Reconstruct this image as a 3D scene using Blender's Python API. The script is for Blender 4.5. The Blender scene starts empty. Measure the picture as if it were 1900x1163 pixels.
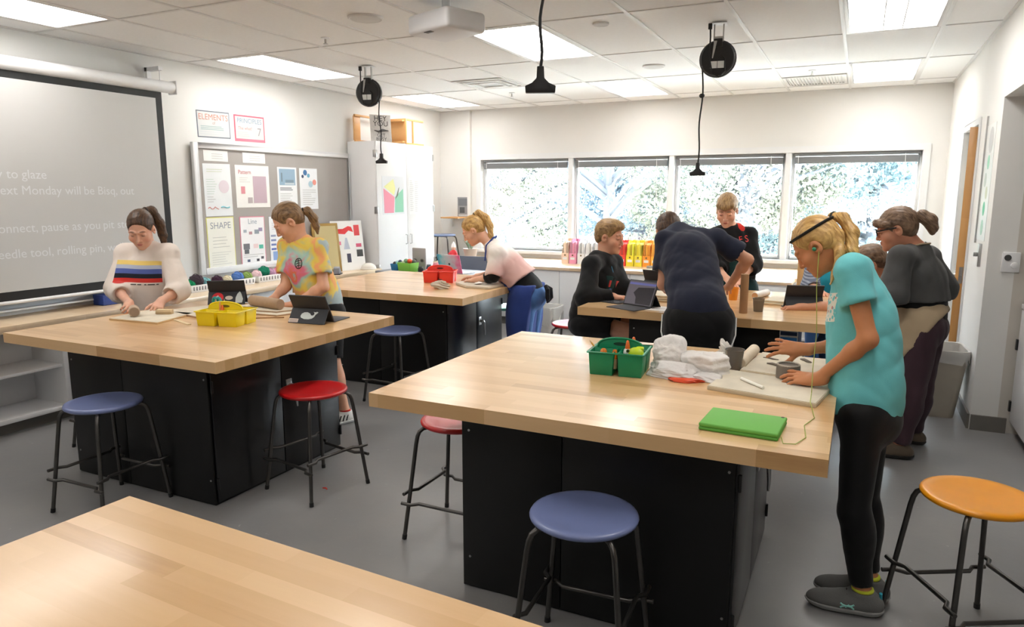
import bpy, bmesh, math, random
import numpy as np
from mathutils import Vector, Matrix
from mathutils.bvhtree import BVHTree

# ------------------------------------------------------------------ camera, sky, sun, exposure
sc = bpy.context.scene
COL = sc.collection
cam_data = bpy.data.cameras.new('camera')
cam_data.sensor_width = 36.0
cam_data.lens = 36.0 * 1323.77 / 1900.0
cam_data.clip_start = 0.05
cam = bpy.data.objects.new('camera', cam_data)
cam.location = (0.0, 0.0, 1.6)
cam.rotation_euler = (math.radians(90 - 9.483), 0.0, math.radians(25.808))
COL.objects.link(cam)
sc.camera = cam

world = bpy.data.worlds.new('World')
sc.world = world
world.use_nodes = True
wn = world.node_tree
wn.nodes.clear()
w_out = wn.nodes.new('ShaderNodeOutputWorld')
w_bg = wn.nodes.new('ShaderNodeBackground')
w_sky = wn.nodes.new('ShaderNodeTexSky')
w_sky.sky_type = 'HOSEK_WILKIE'
w_sky.turbidity = 4.0
w_sky.ground_albedo = 0.4
w_sky.sun_direction = (0.35, 0.55, 0.78)
w_hsv = wn.nodes.new('ShaderNodeHueSaturation')
w_hsv.inputs['Saturation'].default_value = 0.3
wn.links.new(w_sky.outputs[0], w_hsv.inputs['Color'])
wn.links.new(w_hsv.outputs[0], w_bg.inputs[0])
w_bg.inputs[1].default_value = 95.0
wn.links.new(w_bg.outputs[0], w_out.inputs[0])

sun_data = bpy.data.lights.new('sun', 'SUN')
sun_data.energy = 125.0
sun_data.angle = math.radians(1.0)
sun_data.color = (1.0, 0.95, 0.87)
sun = bpy.data.objects.new('sun', sun_data)
sun.rotation_euler = (Vector((0.35, 0.55, 1.05))).to_track_quat('Z', 'Y').to_euler()
sun.location = (3, 14, 12)
COL.objects.link(sun)

# daylight portal in the window opening (sampling aid only, emits nothing itself)
po = bpy.data.lights.new('daylight_portal', 'AREA')
po.shape = 'RECTANGLE'; po.size = 5.3; po.size_y = 1.22
po.cycles.is_portal = True
pob = bpy.data.objects.new('daylight_portal', po)
pob.location = (-2.10, 9.12, 1.45)
pob.rotation_euler = (math.radians(-90), 0, 0)
COL.objects.link(pob)

sc.view_settings.view_transform = 'Standard'
sc.view_settings.look = 'None'
sc.view_settings.gamma = 1.0
sc.view_settings.use_curve_mapping = False
sc.view_settings.exposure = 1.1
LAMP = 4.5           # radiance of the ceiling light lenses

# ------------------------------------------------------------------ helpers
def lin(c):
    c = c / 255.0
    return c / 12.92 if c <= 0.04045 else ((c + 0.055) / 1.055) ** 2.4
def rgb(r, g, b):
    return (lin(r), lin(g), lin(b), 1.0)
_mats = {}
def mat(name, color=None, rough=0.5, metal=0.0, spec=0.5, vary=0.0, scale=6.0, bump=0.0, bscale=60.0, coat=0.0,
        emit=None, estr=0.0, alpha=1.0, trans=0.0, sheen=0.0, sss=0.0):
    if name in _mats:
        return _mats[name]
    m = bpy.data.materials.new(name)
    m.use_nodes = True
    nt = m.node_tree
    b = nt.nodes['Principled BSDF']
    b.inputs['Base Color'].default_value = color
    b.inputs['Roughness'].default_value = rough
    b.inputs['Metallic'].default_value = metal
    b.inputs['Specular IOR Level'].default_value = spec
    b.inputs['Coat Weight'].default_value = coat
    b.inputs['Coat Roughness'].default_value = 0.12
    b.inputs['Alpha'].default_value = alpha
    b.inputs['Transmission Weight'].default_value = trans
    b.inputs['Sheen Weight'].default_value = sheen
    if sss > 0:
        b.inputs['Subsurface Weight'].default_value = sss
        b.inputs['Subsurface Radius'].default_value = (0.012, 0.005, 0.003)
        b.inputs['Subsurface Scale'].default_value = 1.0
    if emit is not None:
        b.inputs['Emission Color'].default_value = emit
        b.inputs['Emission Strength'].default_value = estr
    tc = None
    if vary > 0 or bump > 0:
        tc = nt.nodes.new('ShaderNodeTexCoord')
    if vary > 0:
        n = nt.nodes.new('ShaderNodeTexNoise')
        n.inputs['Scale'].default_value = scale
        n.inputs['Detail'].default_value = 5.0
        nt.links.new(tc.outputs['Object'], n.inputs['Vector'])
        mr = nt.nodes.new('ShaderNodeMapRange')
        mr.inputs[1].default_value = 0.3
        mr.inputs[2].default_value = 0.7
        mr.inputs[3].default_value = 1.0 - vary
        mr.inputs[4].default_value = 1.0 + vary
        nt.links.new(n.outputs['Fac'], mr.inputs[0])
        mx = nt.nodes.new('ShaderNodeVectorMath')
        mx.operation = 'SCALE'
        mx.inputs[0].default_value = color[:3]
        nt.links.new(mr.outputs[0], mx.inputs['Scale'])
        nt.links.new(mx.outputs[0], b.inputs['Base Color'])
    if bump > 0:
        n2 = nt.nodes.new('ShaderNodeTexNoise')
        n2.inputs['Scale'].default_value = bscale
        n2.inputs['Detail'].default_value = 3.0
        nt.links.new(tc.outputs['Object'], n2.inputs['Vector'])
        bp = nt.nodes.new('ShaderNodeBump')
        bp.inputs['Strength'].default_value = bump
        bp.inputs['Distance'].default_value = 0.01
        nt.links.new(n2.outputs['Fac'], bp.inputs['Height'])
        nt.links.new(bp.outputs[0], b.inputs['Normal'])
    _mats[name] = m
    return m

class MB:
    """collects geometry; build() links it as one mesh object"""
    def __init__(s):
        s.v = []; s.f = []
    def add(s, vs, fs):
        o = len(s.v)
        s.v += [tuple(p) for p in vs]
        s.f += [tuple(i + o for i in f) for f in fs]
        return s
    def box(s, x0, y0, z0, x1, y1, z1, M=None):
        vs = [(x0,y0,z0),(x1,y0,z0),(x1,y1,z0),(x0,y1,z0),(x0,y0,z1),(x1,y0,z1),(x1,y1,z1),(x0,y1,z1)]
        if M is not None: vs = [M @ Vector(p) for p in vs]
        return s.add(vs, [(0,3,2,1),(4,5,6,7),(0,1,5,4),(1,2,6,5),(2,3,7,6),(3,0,4,7)])
    def cbox(s, c, d, M=None):
        return s.box(c[0]-d[0]/2, c[1]-d[1]/2, c[2]-d[2]/2, c[0]+d[0]/2, c[1]+d[1]/2, c[2]+d[2]/2, M)
    def tube(s, pts, r, n=10, caps=True, flat=1.0):
        P = [Vector(p) for p in pts]
        R = r if isinstance(r, (list, tuple)) else [r] * len(P)
        T = []
        for i in range(len(P)):
            a = P[max(i-1, 0)]; b = P[min(i+1, len(P)-1)]
            t = (b - a)
            T.append(t.normalized() if t.length > 1e-9 else Vector((0,0,1)))
        up = Vector((0,0,1)) if abs(T[0].z) < 0.9 else Vector((1,0,0))
        N = (up - T[0] * up.dot(T[0])).normalized()
        vs = []
        for i in range(len(P)):
            N = (N - T[i] * N.dot(T[i]))
            N = N.normalized() if N.length > 1e-6 else T[i].orthogonal().normalized()
            B = T[i].cross(N)
            for k in range(n):
                a = 2 * math.pi * k / n
                vs.append(P[i] + (N * math.cos(a) * flat + B * math.sin(a)) * R[i])
        fs = []
        for i in range(len(P) - 1):
            for k in range(n):
                k2 = (k + 1) % n
                fs.append((i*n+k, i*n+k2, (i+1)*n+k2, (i+1)*n+k))
        if caps:
            fs.append(tuple(range(n-1, -1, -1)))
            fs.append(tuple((len(P)-1)*n + k for k in range(n)))
        return s.add(vs, fs)
    def lathe(s, prof, n=28, c=(0,0,0), M=None, cap0=True, cap1=True):
        vs = []
        for (r, z) in prof:
            for k in range(n):
                a = 2 * math.pi * k / n
                p = Vector((c[0] + r*math.cos(a), c[1] + r*math.sin(a), c[2] + z))
                vs.append(M @ p if M is not None else p)
        fs = []
        for i in range(len(prof) - 1):
            for k in range(n):
                k2 = (k + 1) % n
                fs.append((i*n+k, i*n+k2, (i+1)*n+k2, (i+1)*n+k))
        if cap0: fs.append(tuple(range(n-1, -1, -1)))
        if cap1: fs.append(tuple((len(prof)-1)*n + k for k in range(n)))
        return s.add(vs, fs)
    def prism(s, poly, z0, z1, M=None):
        n = len(poly)
        vs = [Vector((x, y, z0)) for x, y in poly] + [Vector((x, y, z1)) for x, y in poly]
        if M is not None: vs = [M @ p for p in vs]
        fs = [tuple(range(n-1, -1, -1)), tuple(range(n, 2*n))]
        fs += [(k, (k+1) % n, n + (k+1) % n, n + k) for k in range(n)]
        return s.add(vs, fs)
    def ellip(s, c, r, nu=20, nv=12, M=None):
        vs = []; fs = []
        for i in range(nv + 1):
            th = math.pi * i / nv
            for k in range(nu):
                a = 2 * math.pi * k / nu
                p = Vector((c[0] + r[0]*math.sin(th)*math.cos(a), c[1] + r[1]*math.sin(th)*math.sin(a), c[2] + r[2]*math.cos(th)))
                vs.append(M @ p if M is not None else p)
        for i in range(nv):
            for k in range(nu):
                k2 = (k + 1) % nu
                fs.append((i*nu+k, (i+1)*nu+k, (i+1)*nu+k2, i*nu+k2))
        return s.add(vs, fs)
    def mesh(s, name, bevel=0.0, seg=2, ang=35):
        me = bpy.data.meshes.new(name)
        me.from_pydata([tuple(p) for p in s.v], [], s.f)
        bm = bmesh.new(); bm.from_mesh(me)
        bmesh.ops.remove_doubles(bm, verts=bm.verts, dist=1e-6)
        if bevel > 0:
            ed = [e for e in bm.edges if len(e.link_faces) == 2 and e.calc_face_angle(0) > 0.5]
            bmesh.ops.bevel(bm, geom=ed, offset=bevel, segments=seg, affect='EDGES', profile=0.5)
        bmesh.ops.recalc_face_normals(bm, faces=bm.faces)
        bm.to_mesh(me); bm.free()
        me.polygons.foreach_set('use_smooth', [True] * len(me.polygons))
        me.set_sharp_from_angle(angle=math.radians(ang))
        return me
    def build(s, name, material, parent=None, bevel=0.0, seg=2, loc=None, ang=35):
        return link(name, s.mesh(name, bevel, seg, ang), material, parent, loc)

def link(name, me, material, parent=None, loc=None, M=None):
    o = bpy.data.objects.new(name, me)
    if material is not None and len(me.materials) == 0:
        me.materials.append(material)
    COL.objects.link(o)
    if parent is not None: o.parent = parent
    if M is not None: o.matrix_local = M
    if loc is not None: o.location = loc
    return o
def tag(o, label, cat, group=None):
    o['label'] = label; o['category'] = cat
    if group: o['group'] = group
    return o
def thing(name, label, cat, loc=(0,0,0), rotz=0.0, group=None):
    o = bpy.data.objects.new(name, None)
    o.empty_display_size = 0.1
    COL.objects.link(o)
    o.location = loc; o.rotation_euler = (0, 0, rotz)
    return tag(o, label, cat, group)
def struct(o):
    o['kind'] = 'structure'
    return o
def empty_struct(name, loc=(0,0,0)):
    o = bpy.data.objects.new(name, None); COL.objects.link(o); o.location = loc
    return struct(o)
def clone(root, loc=None, rotz=None, label=None, skip=()):
    r = root.copy(); COL.objects.link(r)
    if loc is not None: r.location = loc
    if rotz is not None: r.rotation_euler = (0, 0, rotz)
    if label: r['label'] = label
    for ch in list(root.children):
        c = ch.copy(); COL.objects.link(c); c.parent = r
        for g in ch.children:
            d = g.copy(); COL.objects.link(d); d.parent = c
    return r
def frame(loc, x, y, z):
    M = Matrix.Identity(4)
    for i, a in enumerate((x, y, z)):
        a = Vector(a)
        M[0][i], M[1][i], M[2][i] = a.x, a.y, a.z
    M[0][3], M[1][3], M[2][3] = loc
    return M
def text_mesh(s, size, align='CENTER', thick=0.0, shear=0.0):
    cu = bpy.data.curves.new('lettering', 'FONT')
    cu.body = s; cu.size = size; cu.align_x = align; cu.align_y = 'CENTER'; cu.shear = shear
    cu.resolution_u = 3; cu.extrude = thick
    ob = bpy.data.objects.new('lettering', cu); COL.objects.link(ob)
    dg = bpy.context.evaluated_depsgraph_get()
    me = bpy.data.meshes.new_from_object(ob.evaluated_get(dg))
    bpy.data.objects.remove(ob); bpy.data.curves.remove(cu)
    me.materials.clear()
    return me
def text(name, s, size, M, material, parent, align='CENTER', shear=0.0):
    """flat lettering; M maps (right, up, out) of the sheet to the parent's space"""
    me = text_mesh(s, size, align, 0.0, shear); me.name = name
    me.transform(M)
    return link(name, me, material, parent)
PI = math.pi
random.seed(4)
# ------------------------------------------------------------------ materials of the room
def wall_mat(name, c):
    return mat(name, c, rough=0.75, spec=0.25, vary=0.02, scale=1.5, bump=0.04, bscale=220)
M_wall = wall_mat('wall paint', rgb(230, 229, 226))
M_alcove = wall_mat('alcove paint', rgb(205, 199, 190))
M_white = mat('white laminate', rgb(232, 232, 233), rough=0.35, spec=0.5, vary=0.01)
M_frame = mat('white window frame', rgb(228, 229, 230), rough=0.4, vary=0.01)
M_base = mat('grey rubber base', rgb(112, 108, 102), rough=0.6, vary=0.05)
M_black = mat('black laminate', rgb(13, 13, 14), rough=0.42, spec=0.35, vary=0.1, scale=3)
M_door_blk = mat('black cabinet door', rgb(17, 17, 19), rough=0.28, spec=0.55, vary=0.1, scale=3)
M_chrome = mat('brushed steel', rgb(190, 190, 190), rough=0.28, metal=1.0)
M_steel = mat('grey tube steel', rgb(88, 86, 84), rough=0.35, metal=0.85, vary=0.1, scale=14)
M_blackpl = mat('black plastic', rgb(20, 20, 21), rough=0.45, vary=0.05)
M_rubber = mat('black cord rubber', rgb(16, 16, 17), rough=0.6)
M_tile = mat('ceiling tile', rgb(236, 236, 235), rough=0.9, spec=0.1, vary=0.015, scale=40, bump=0.12, bscale=400)
M_grid = mat('ceiling grid', rgb(216, 215, 213), rough=0.5, vary=0.01)
M_paper = mat('white paper', rgb(238, 238, 236), rough=0.6, vary=0.015, scale=9)

def floor_mat():
    m = bpy.data.materials.new('grey floor'); m.use_nodes = True
    nt = m.node_tree; b = nt.nodes['Principled BSDF']
    tc = nt.nodes.new('ShaderNodeTexCoord')
    n = nt.nodes.new('ShaderNodeTexNoise'); n.inputs['Scale'].default_value = 2.2; n.inputs['Detail'].default_value = 6
    n2 = nt.nodes.new('ShaderNodeTexNoise'); n2.inputs['Scale'].default_value = 26; n2.inputs['Detail'].default_value = 4
    nt.links.new(tc.outputs['Object'], n.inputs['Vector']); nt.links.new(tc.outputs['Object'], n2.inputs['Vector'])
    r = nt.nodes.new('ShaderNodeValToRGB')
    r.color_ramp.elements[0].position = 0.3; r.color_ramp.elements[0].color = rgb(130, 130, 131)
    r.color_ramp.elements[1].position = 0.75; r.color_ramp.elements[1].color = rgb(144, 143, 142)
    nt.links.new(n.outputs['Fac'], r.inputs[0])
    # pale scuffs and dried clay specks
    sp = nt.nodes.new('ShaderNodeValToRGB')
    sp.color_ramp.elements[0].position = 0.70; sp.color_ramp.elements[0].color = (0, 0, 0, 1)
    sp.color_ramp.elements[1].position = 0.76; sp.color_ramp.elements[1].color = (1, 1, 1, 1)
    nt.links.new(n2.outputs['Fac'], sp.inputs[0])
    mul = nt.nodes.new('ShaderNodeMath'); mul.operation = 'MULTIPLY'; mul.inputs[1].default_value = 0.5
    nt.links.new(sp.outputs[0], mul.inputs[0])
    mx = nt.nodes.new('ShaderNodeMix'); mx.data_type = 'RGBA'
    nt.links.new(mul.outputs[0], mx.inputs[0]); nt.links.new(r.outputs[0], mx.inputs[6])
    mx.inputs[7].default_value = rgb(190, 188, 184)
    nt.links.new(mx.outputs[2], b.inputs['Base Color'])
    mr = nt.nodes.new('ShaderNodeMapRange'); mr.inputs[3].default_value = 0.27; mr.inputs[4].default_value = 0.42
    nt.links.new(n.outputs['Fac'], mr.inputs[0]); nt.links.new(mr.outputs[0], b.inputs['Roughness'])
    b.inputs['Specular IOR Level'].default_value = 0.5
    bp = nt.nodes.new('ShaderNodeBump'); bp.inputs['Strength'].default_value = 0.05; bp.inputs['Distance'].default_value = 0.01
    nt.links.new(n2.outputs['Fac'], bp.inputs['Height']); nt.links.new(bp.outputs[0], b.inputs['Normal'])
    return m

def wood_mat(name, dark, light, warm, rough=0.24, coat=0.25, axis=0):
    """butcher block: staves of differing tone along the plank, fine grain stretched with it"""
    m = bpy.data.materials.new(name); m.use_nodes = True
    nt = m.node_tree; b = nt.nodes['Principled BSDF']; L = nt.links.new; N = nt.nodes.new
    tc = N('ShaderNodeTexCoord'); oi = N('ShaderNodeObjectInfo')
    off = N('ShaderNodeVectorMath'); off.operation = 'SCALE'; off.inputs[0].default_value = (37.0, 11.0, 23.0)
    L(oi.outputs['Random'], off.inputs['Scale'])
    ad = N('ShaderNodeVectorMath'); ad.operation = 'ADD'
    L(tc.outputs['Object'], ad.inputs[0]); L(off.outputs[0], ad.inputs[1])
    mp = N('ShaderNodeMapping')
    s = [14.0, 14.0, 14.0]; s[axis] = 1.3
    mp.inputs['Scale'].default_value = s
    L(ad.outputs[0], mp.inputs[0])
    g = N('ShaderNodeTexNoise'); g.inputs['Scale'].default_value = 3.0; g.inputs['Detail'].default_value = 7; g.inputs['Roughness'].default_value = 0.6
    L(mp.outputs[0], g.inputs['Vector'])
    # staves
    sx = N('ShaderNodeSeparateXYZ'); L(ad.outputs[0], sx.inputs[0])
    dv = N('ShaderNodeMath'); dv.operation = 'DIVIDE'; dv.inputs[1].default_value = 0.47
    L(sx.outputs[axis], dv.inputs[0])
    fl = N('ShaderNodeMath'); fl.operation = 'FLOOR'; L(dv.outputs[0], fl.inputs[0])
    cmb = N('ShaderNodeCombineXYZ'); L(fl.outputs[0], cmb.inputs[0]); L(oi.outputs['Random'], cmb.inputs[1])
    wh = N('ShaderNodeTexWhiteNoise'); wh.noise_dimensions = '3D'; L(cmb.outputs[0], wh.inputs[0])
    r = N('ShaderNodeValToRGB')
    r.color_ramp.elements[0].position = 0.0; r.color_ramp.elements[0].color = dark
    r.color_ramp.elements[1].position = 1.0; r.color_ramp.elements[1].color = light
    e = r.color_ramp.elements.new(0.25); e.color = warm
    mxv = N('ShaderNodeMix'); mxv.inputs[0].default_value = 0.32
    L(wh.outputs['Value'], mxv.inputs[2]); L(g.outputs['Fac'], mxv.inputs[3])
    L(mxv.outputs[0], r.inputs[0])
    L(r.outputs[0], b.inputs['Base Color'])
    b.inputs['Roughness'].default_value = rough
    b.inputs['Specular IOR Level'].default_value = 0.5
    b.inputs['Coat Weight'].default_value = coat; b.inputs['Coat Roughness'].default_value = 0.15
    bp = N('ShaderNodeBump'); bp.inputs['Strength'].default_value = 0.03; bp.inputs['Distance'].default_value = 0.01
    L(g.outputs['Fac'], bp.inputs['Height']); L(bp.outputs[0], b.inputs['Normal'])
    return m
M_floor = floor_mat()
M_wood = wood_mat('maple butcher block', rgb(178, 132, 84), rgb(230, 192, 144), rgb(208, 166, 114), rough=0.3, coat=0.45)
M_counter = wood_mat('pale maple counter', rgb(196, 164, 128), rgb(226, 204, 174), rgb(212, 184, 150), rough=0.35, axis=1)
M_counter_x = wood_mat('pale maple counter along window', rgb(196, 164, 128), rgb(226, 204, 174), rgb(212, 184, 150), rough=0.35, axis=0)
M_oak = wood_mat('oak door edge', rgb(176, 122, 66), rgb(208, 158, 98), rgb(192, 140, 80), rough=0.4, coat=0.1, axis=2)
M_oak_h = wood_mat('honey oak', rgb(186, 128, 70), rgb(222, 172, 112), rgb(206, 150, 88), rough=0.4, coat=0.1, axis=1)

# ------------------------------------------------------------------ room shell
XL, XR, YB, YN, ZC, XA = -5.4, 0.78, 8.87, -2.4, 2.738, 2.6
WX0, WX1, WZ0, WZ1 = -4.76, 0.553, 0.84, 2.065
struct(MB().box(XL-0.2, YN-0.2, -0.12, XA+0.2, YB+0.22, 0).build('floor', M_floor))
XWALL = XL-0.021
struct(MB().box(XL-0.22, YN-0.2, 0, XWALL, YB+0.22, ZC+0.3).build('wall_left', M_wall))
wb = MB()
wb.box(XWALL, YB, 0, WX0, YB+0.22, ZC+0.3); wb.box(WX1, YB, 0, XA+0.2, YB+0.22, ZC+0.3)
wb.box(WX0, YB, 0, WX1, YB+0.22, WZ0); wb.box(WX0, YB, WZ1, WX1, YB+0.22, ZC+0.3)
struct(wb.build('wall_back', M_wall))
DY0, DY1, DZ = 6.62, 7.52, 2.13           # door opening in the right wall
wr = MB()
wr.box(XR, 5.645, 0, XR+0.16, DY0, ZC+0.3); wr.box(XR, DY1, 0, XR+0.16, YB, ZC+0.3); wr.box(XR, DY0, DZ, XR+0.16, DY1, ZC+0.3)
wr.box(XR+0.6, DY0-0.4, 0, XR+0.76, DY1+0.4, ZC+0.3)
struct(wr.build('wall_right', M_wall))
struct(MB().box(XR+0.16, 5.645, 0, XA, 5.80, ZC+0.3).build('wall_alcove', M_alcove))
struct(MB().box(XA, YN-0.2, 0, XA+0.2, YB, ZC+0.3).build('wall_alcove_side', M_wall))
struct(MB().box(XR, YN, 2.215, XA, 5.645, ZC+0.3).build('wall_bulkhead', M_wall))
struct(MB().box(XWALL, YN-0.2, 0, XA, YN, ZC+0.3).build('wall_near', M_wall))
struct(MB().box(XR+0.005, 5.628, 0, 0.99, 5.645, 0.105).build('baseboard_alcove', M_base))
struct(MB().box(XR-0.015, 5.65, 0, XR, DY0-0.06, 0.105).box(XR-0.015, DY1+0.06, 0, XR, YB, 0.105).build('baseboard_right', M_base))
struct(MB().box(WX0-0.2, YB-0.05, 0.78, WX0-0.15, YB, ZC).build('trim_1', M_wall))
# window trim around the opening
tr = MB()
tr.box(WX0-0.07, YB-0.02, WZ1, WX1+0.07, YB, WZ1+0.07)
tr.box(WX0-0.07, YB-0.02, WZ0, WX0, YB, WZ1); tr.box(WX1, YB-0.02, WZ0, WX1+0.07, YB, WZ1)
tr.box(WX0-0.09, YB-0.06, WZ0-0.035, WX1+0.09, YB+0.225, WZ0+0.004)
struct(tr.build('trim_2', M_frame))

# window panes and mullions
def glass_mat():
    m = bpy.data.materials.new('window glass'); m.use_nodes = True
    nt = m.node_tree; nt.nodes.clear()
    o = nt.nodes.new('ShaderNodeOutputMaterial'); mx = nt.nodes.new('ShaderNodeMixShader')
    t = nt.nodes.new('ShaderNodeBsdfTransparent'); t.inputs[0].default_value = (0.93, 0.96, 0.97, 1)
    g = nt.nodes.new('ShaderNodeBsdfGlossy'); g.inputs['Roughness'].default_value = 0.02
    f = nt.nodes.new('ShaderNodeFresnel'); f.inputs[0].default_value = 1.3
    nt.links.new(f.outputs[0], mx.inputs[0]); nt.links.new(t.outputs[0], mx.inputs[1]); nt.links.new(g.outputs[0], mx.inputs[2])
    nt.links.new(mx.outputs[0], o.inputs[0])
    return m
M_glass = glass_mat()
MULL = [-3.44, -2.12, -0.78]
edges = [WX0] + MULL + [WX1]
M_blind = mat('grey aluminium blind', rgb(126, 128, 131), rough=0.45, vary=0.03)
blind_labels = ['grey blind raised at the leftmost window pane', 'grey blind raised at second pane from left wall',
                'grey blind raised at the pane behind standing boy', 'grey blind raised at the pane nearest the door']
for i in range(4):
    x0, x1 = edges[i], edges[i+1]
    a = x0 + (0.0 if i == 0 else 0.032); b = x1 - (0.0 if i == 3 else 0.032)
    w = empty_struct('window_%d' % (i+1), ((a+b)/2, YB+0.11, WZ0))
    hw = (b-a)/2; hz = WZ1-WZ0
    fm = MB()
    fm.box(-hw, -0.03, 0, -hw+0.035, 0.03, hz); fm.box(hw-0.035, -0.03, 0, hw, 0.03, hz)
    fm.box(-hw+0.035, -0.03, 0, hw-0.035, 0.03, 0.05); fm.box(-hw+0.035, -0.03, hz-0.04, hw-0.035, 0.03, hz)
    fm.build('window_frame', M_frame, w, bevel=0.004)
    MB().box(-hw+0.03, -0.004, 0.04, hw-0.03, 0.004, hz-0.03).build('pane', M_glass, w)
    if i < 3:
        struct(MB().box(x1-0.032, YB-0.01, WZ0+0.004, x1+0.032, YB+0.17, WZ1).build('trim_%d' % (i+3), M_frame, bevel=0.005))
    bl = thing('window_blind', blind_labels[i], 'blind', ((a+b)/2, YB+0.045, WZ1), 0, 'blinds above the window panes')
    MB().box(-hw+0.02, -0.025, -0.035, hw-0.02, 0.02, -0.003).build('head_rail', M_blind, bl, bevel=0.004)
    for k in range(7):
        MB().box(-hw+0.03, -0.022, -0.0535-0.009*k, hw-0.03, 0.018, -0.0455-0.009*k).build('slat', M_blind, bl)
    MB().box(-hw+0.03, -0.02, -0.122, hw-0.03, 0.016, -0.109).build('bottom_rail', M_blind, bl, bevel=0.003)
    cx = -hw+0.07
    MB().tube([(cx, -0.028, -0.03), (cx+0.005, -0.03, -0.4), (cx, -0.03, -0.75)], 0.003, 6).build('wand', M_frame, bl)
    cx = hw-0.16
    MB().tube([(cx, -0.028, -0.03), (cx+0.01, -0.032, -0.5), (cx-0.01, -0.035, -0.8), (cx-0.07, -0.04, -0.98), (cx-0.16, -0.045, -1.06)], 0.0035, 6).build('pull_cord', M_frame, bl)

# ceiling: grid, tiles, light fixtures
PX, PY, GX0, GY0 = 0.614, 1.285, -0.196, 4.615
gx = [GX0 + PX*k for k in range(-9, 6)]; gx = [x for x in gx if XL < x < XA]
gy = [GY0 + PY*k for k in range(-6, 5)]; gy = [y for y in gy if YN < y < YB]
cg = MB()
for x in gx: cg.box(x-0.012, YN, ZC-0.006, x+0.012, YB, ZC+0.0)
for y in gy: cg.box(XWALL, y-0.010, ZC-0.005, XA, y+0.010, ZC+0.001)
cg.box(XWALL, YN, ZC-0.006, XL+0.022, YB, ZC); cg.box(XL, YB-0.022, ZC-0.006, XR, YB, ZC); cg.box(XR-0.022, YN, ZC-0.006, XR, YB, ZC)
ceiling = struct(cg.build('ceiling', M_grid))
MB().box(XL, YN, ZC+0.2, XA, YB, ZC+0.3).build('deck', M_tile, ceiling)
LIGHTS = [(lx, ly) for lx in (-5.108, -2.652, -0.196) for ly in (-0.525, 2.045, 4.615, 7.185)]
VENTS = [(-3.880, 5.9), (-0.810, 7.185)]
def fixture_at(x0, y0): return any(abs(x0-lx) < 0.02 and abs(y0-ly) < 0.02 for lx, ly in LIGHTS)
tile_me = {}
xs = [XWALL] + gx + [XA]; ys = [YN] + gy + [YB]
for i in range(len(xs)-1):
    for j in range(len(ys)-1):
        x0, x1, y0, y1 = xs[i], xs[i+1], ys[j], ys[j+1]
        if x0 >= XR or x1-x0 < 0.03 or y1-y0 < 0.03 or fixture_at(x0, y0): continue
        x1 = min(x1, XR)
        key = (round(x1-x0, 3), round(y1-y0, 3))
        if key not in tile_me:
            hx, hy = (x1-x0)/2-0.006, (y1-y0)/2-0.005
            me = MB().box(-hx, -hy, 0, hx, hy, 0.016).mesh('ceiling_tile')
            me.materials.append(M_tile); tile_me[key] = me
        link('ceiling_tile', tile_me[key], None, ceiling, ((x0+x1)/2, (y0+y1)/2, ZC))
def lens_mat():
    m = bpy.data.materials.new('light lens'); m.use_nodes = True
    nt = m.node_tree; b = nt.nodes['Principled BSDF']
    b.inputs['Base Color'].default_value = (0.9, 0.9, 0.9, 1); b.inputs['Roughness'].default_value = 0.6
    b.inputs['Emission Color'].default_value = (1.0, 0.97, 0.93, 1); b.inputs['Emission Strength'].default_value = LAMP
    return m
M_lens = lens_mat()
names = {(-5.108, -0.525): 'unseen', }
def light_label(lx, ly):
    col = {-5.108: 'along the screen wall', -2.652: 'over the middle of the room', -0.196: 'along the door side'}[lx]
    row = {-0.525: 'behind the camera', 2.045: 'nearest the camera', 4.615: 'in the middle row', 7.185: 'closest to the windows'}[ly]
    return 'white recessed ceiling light %s, %s' % (col, row)
for lx, ly in LIGHTS:
    t = thing('ceiling_light', light_label(lx, ly), 'light', (lx+PX/2, ly+PY/2, ZC), 0, 'recessed ceiling lights')
    hx, hy = PX/2-0.012, PY/2-0.010
    f = MB()
    f.box(-hx, -hy, -0.007, -hx+0.03, hy, 0.03); f.box(hx-0.03, -hy, -0.007, hx, hy, 0.03)
    f.box(-hx+0.03, -hy, -0.007, hx-0.03, -hy+0.03, 0.03); f.box(-hx+0.03, hy-0.03, -0.007, hx-0.03, hy, 0.03)
    f.build('frame', M_grid, t, bevel=0.002)
    MB().box(-hx+0.03, -hy+0.03, 0.004, hx-0.03, hy-0.03, 0.010).build('diffuser', M_lens, t)
    for sx in (-0.06, 0.06):
        MB().box(sx-0.004, -hy+0.03, -0.002, sx+0.004, hy-0.03, 0.004).build('divider', M_grid, t)
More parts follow.
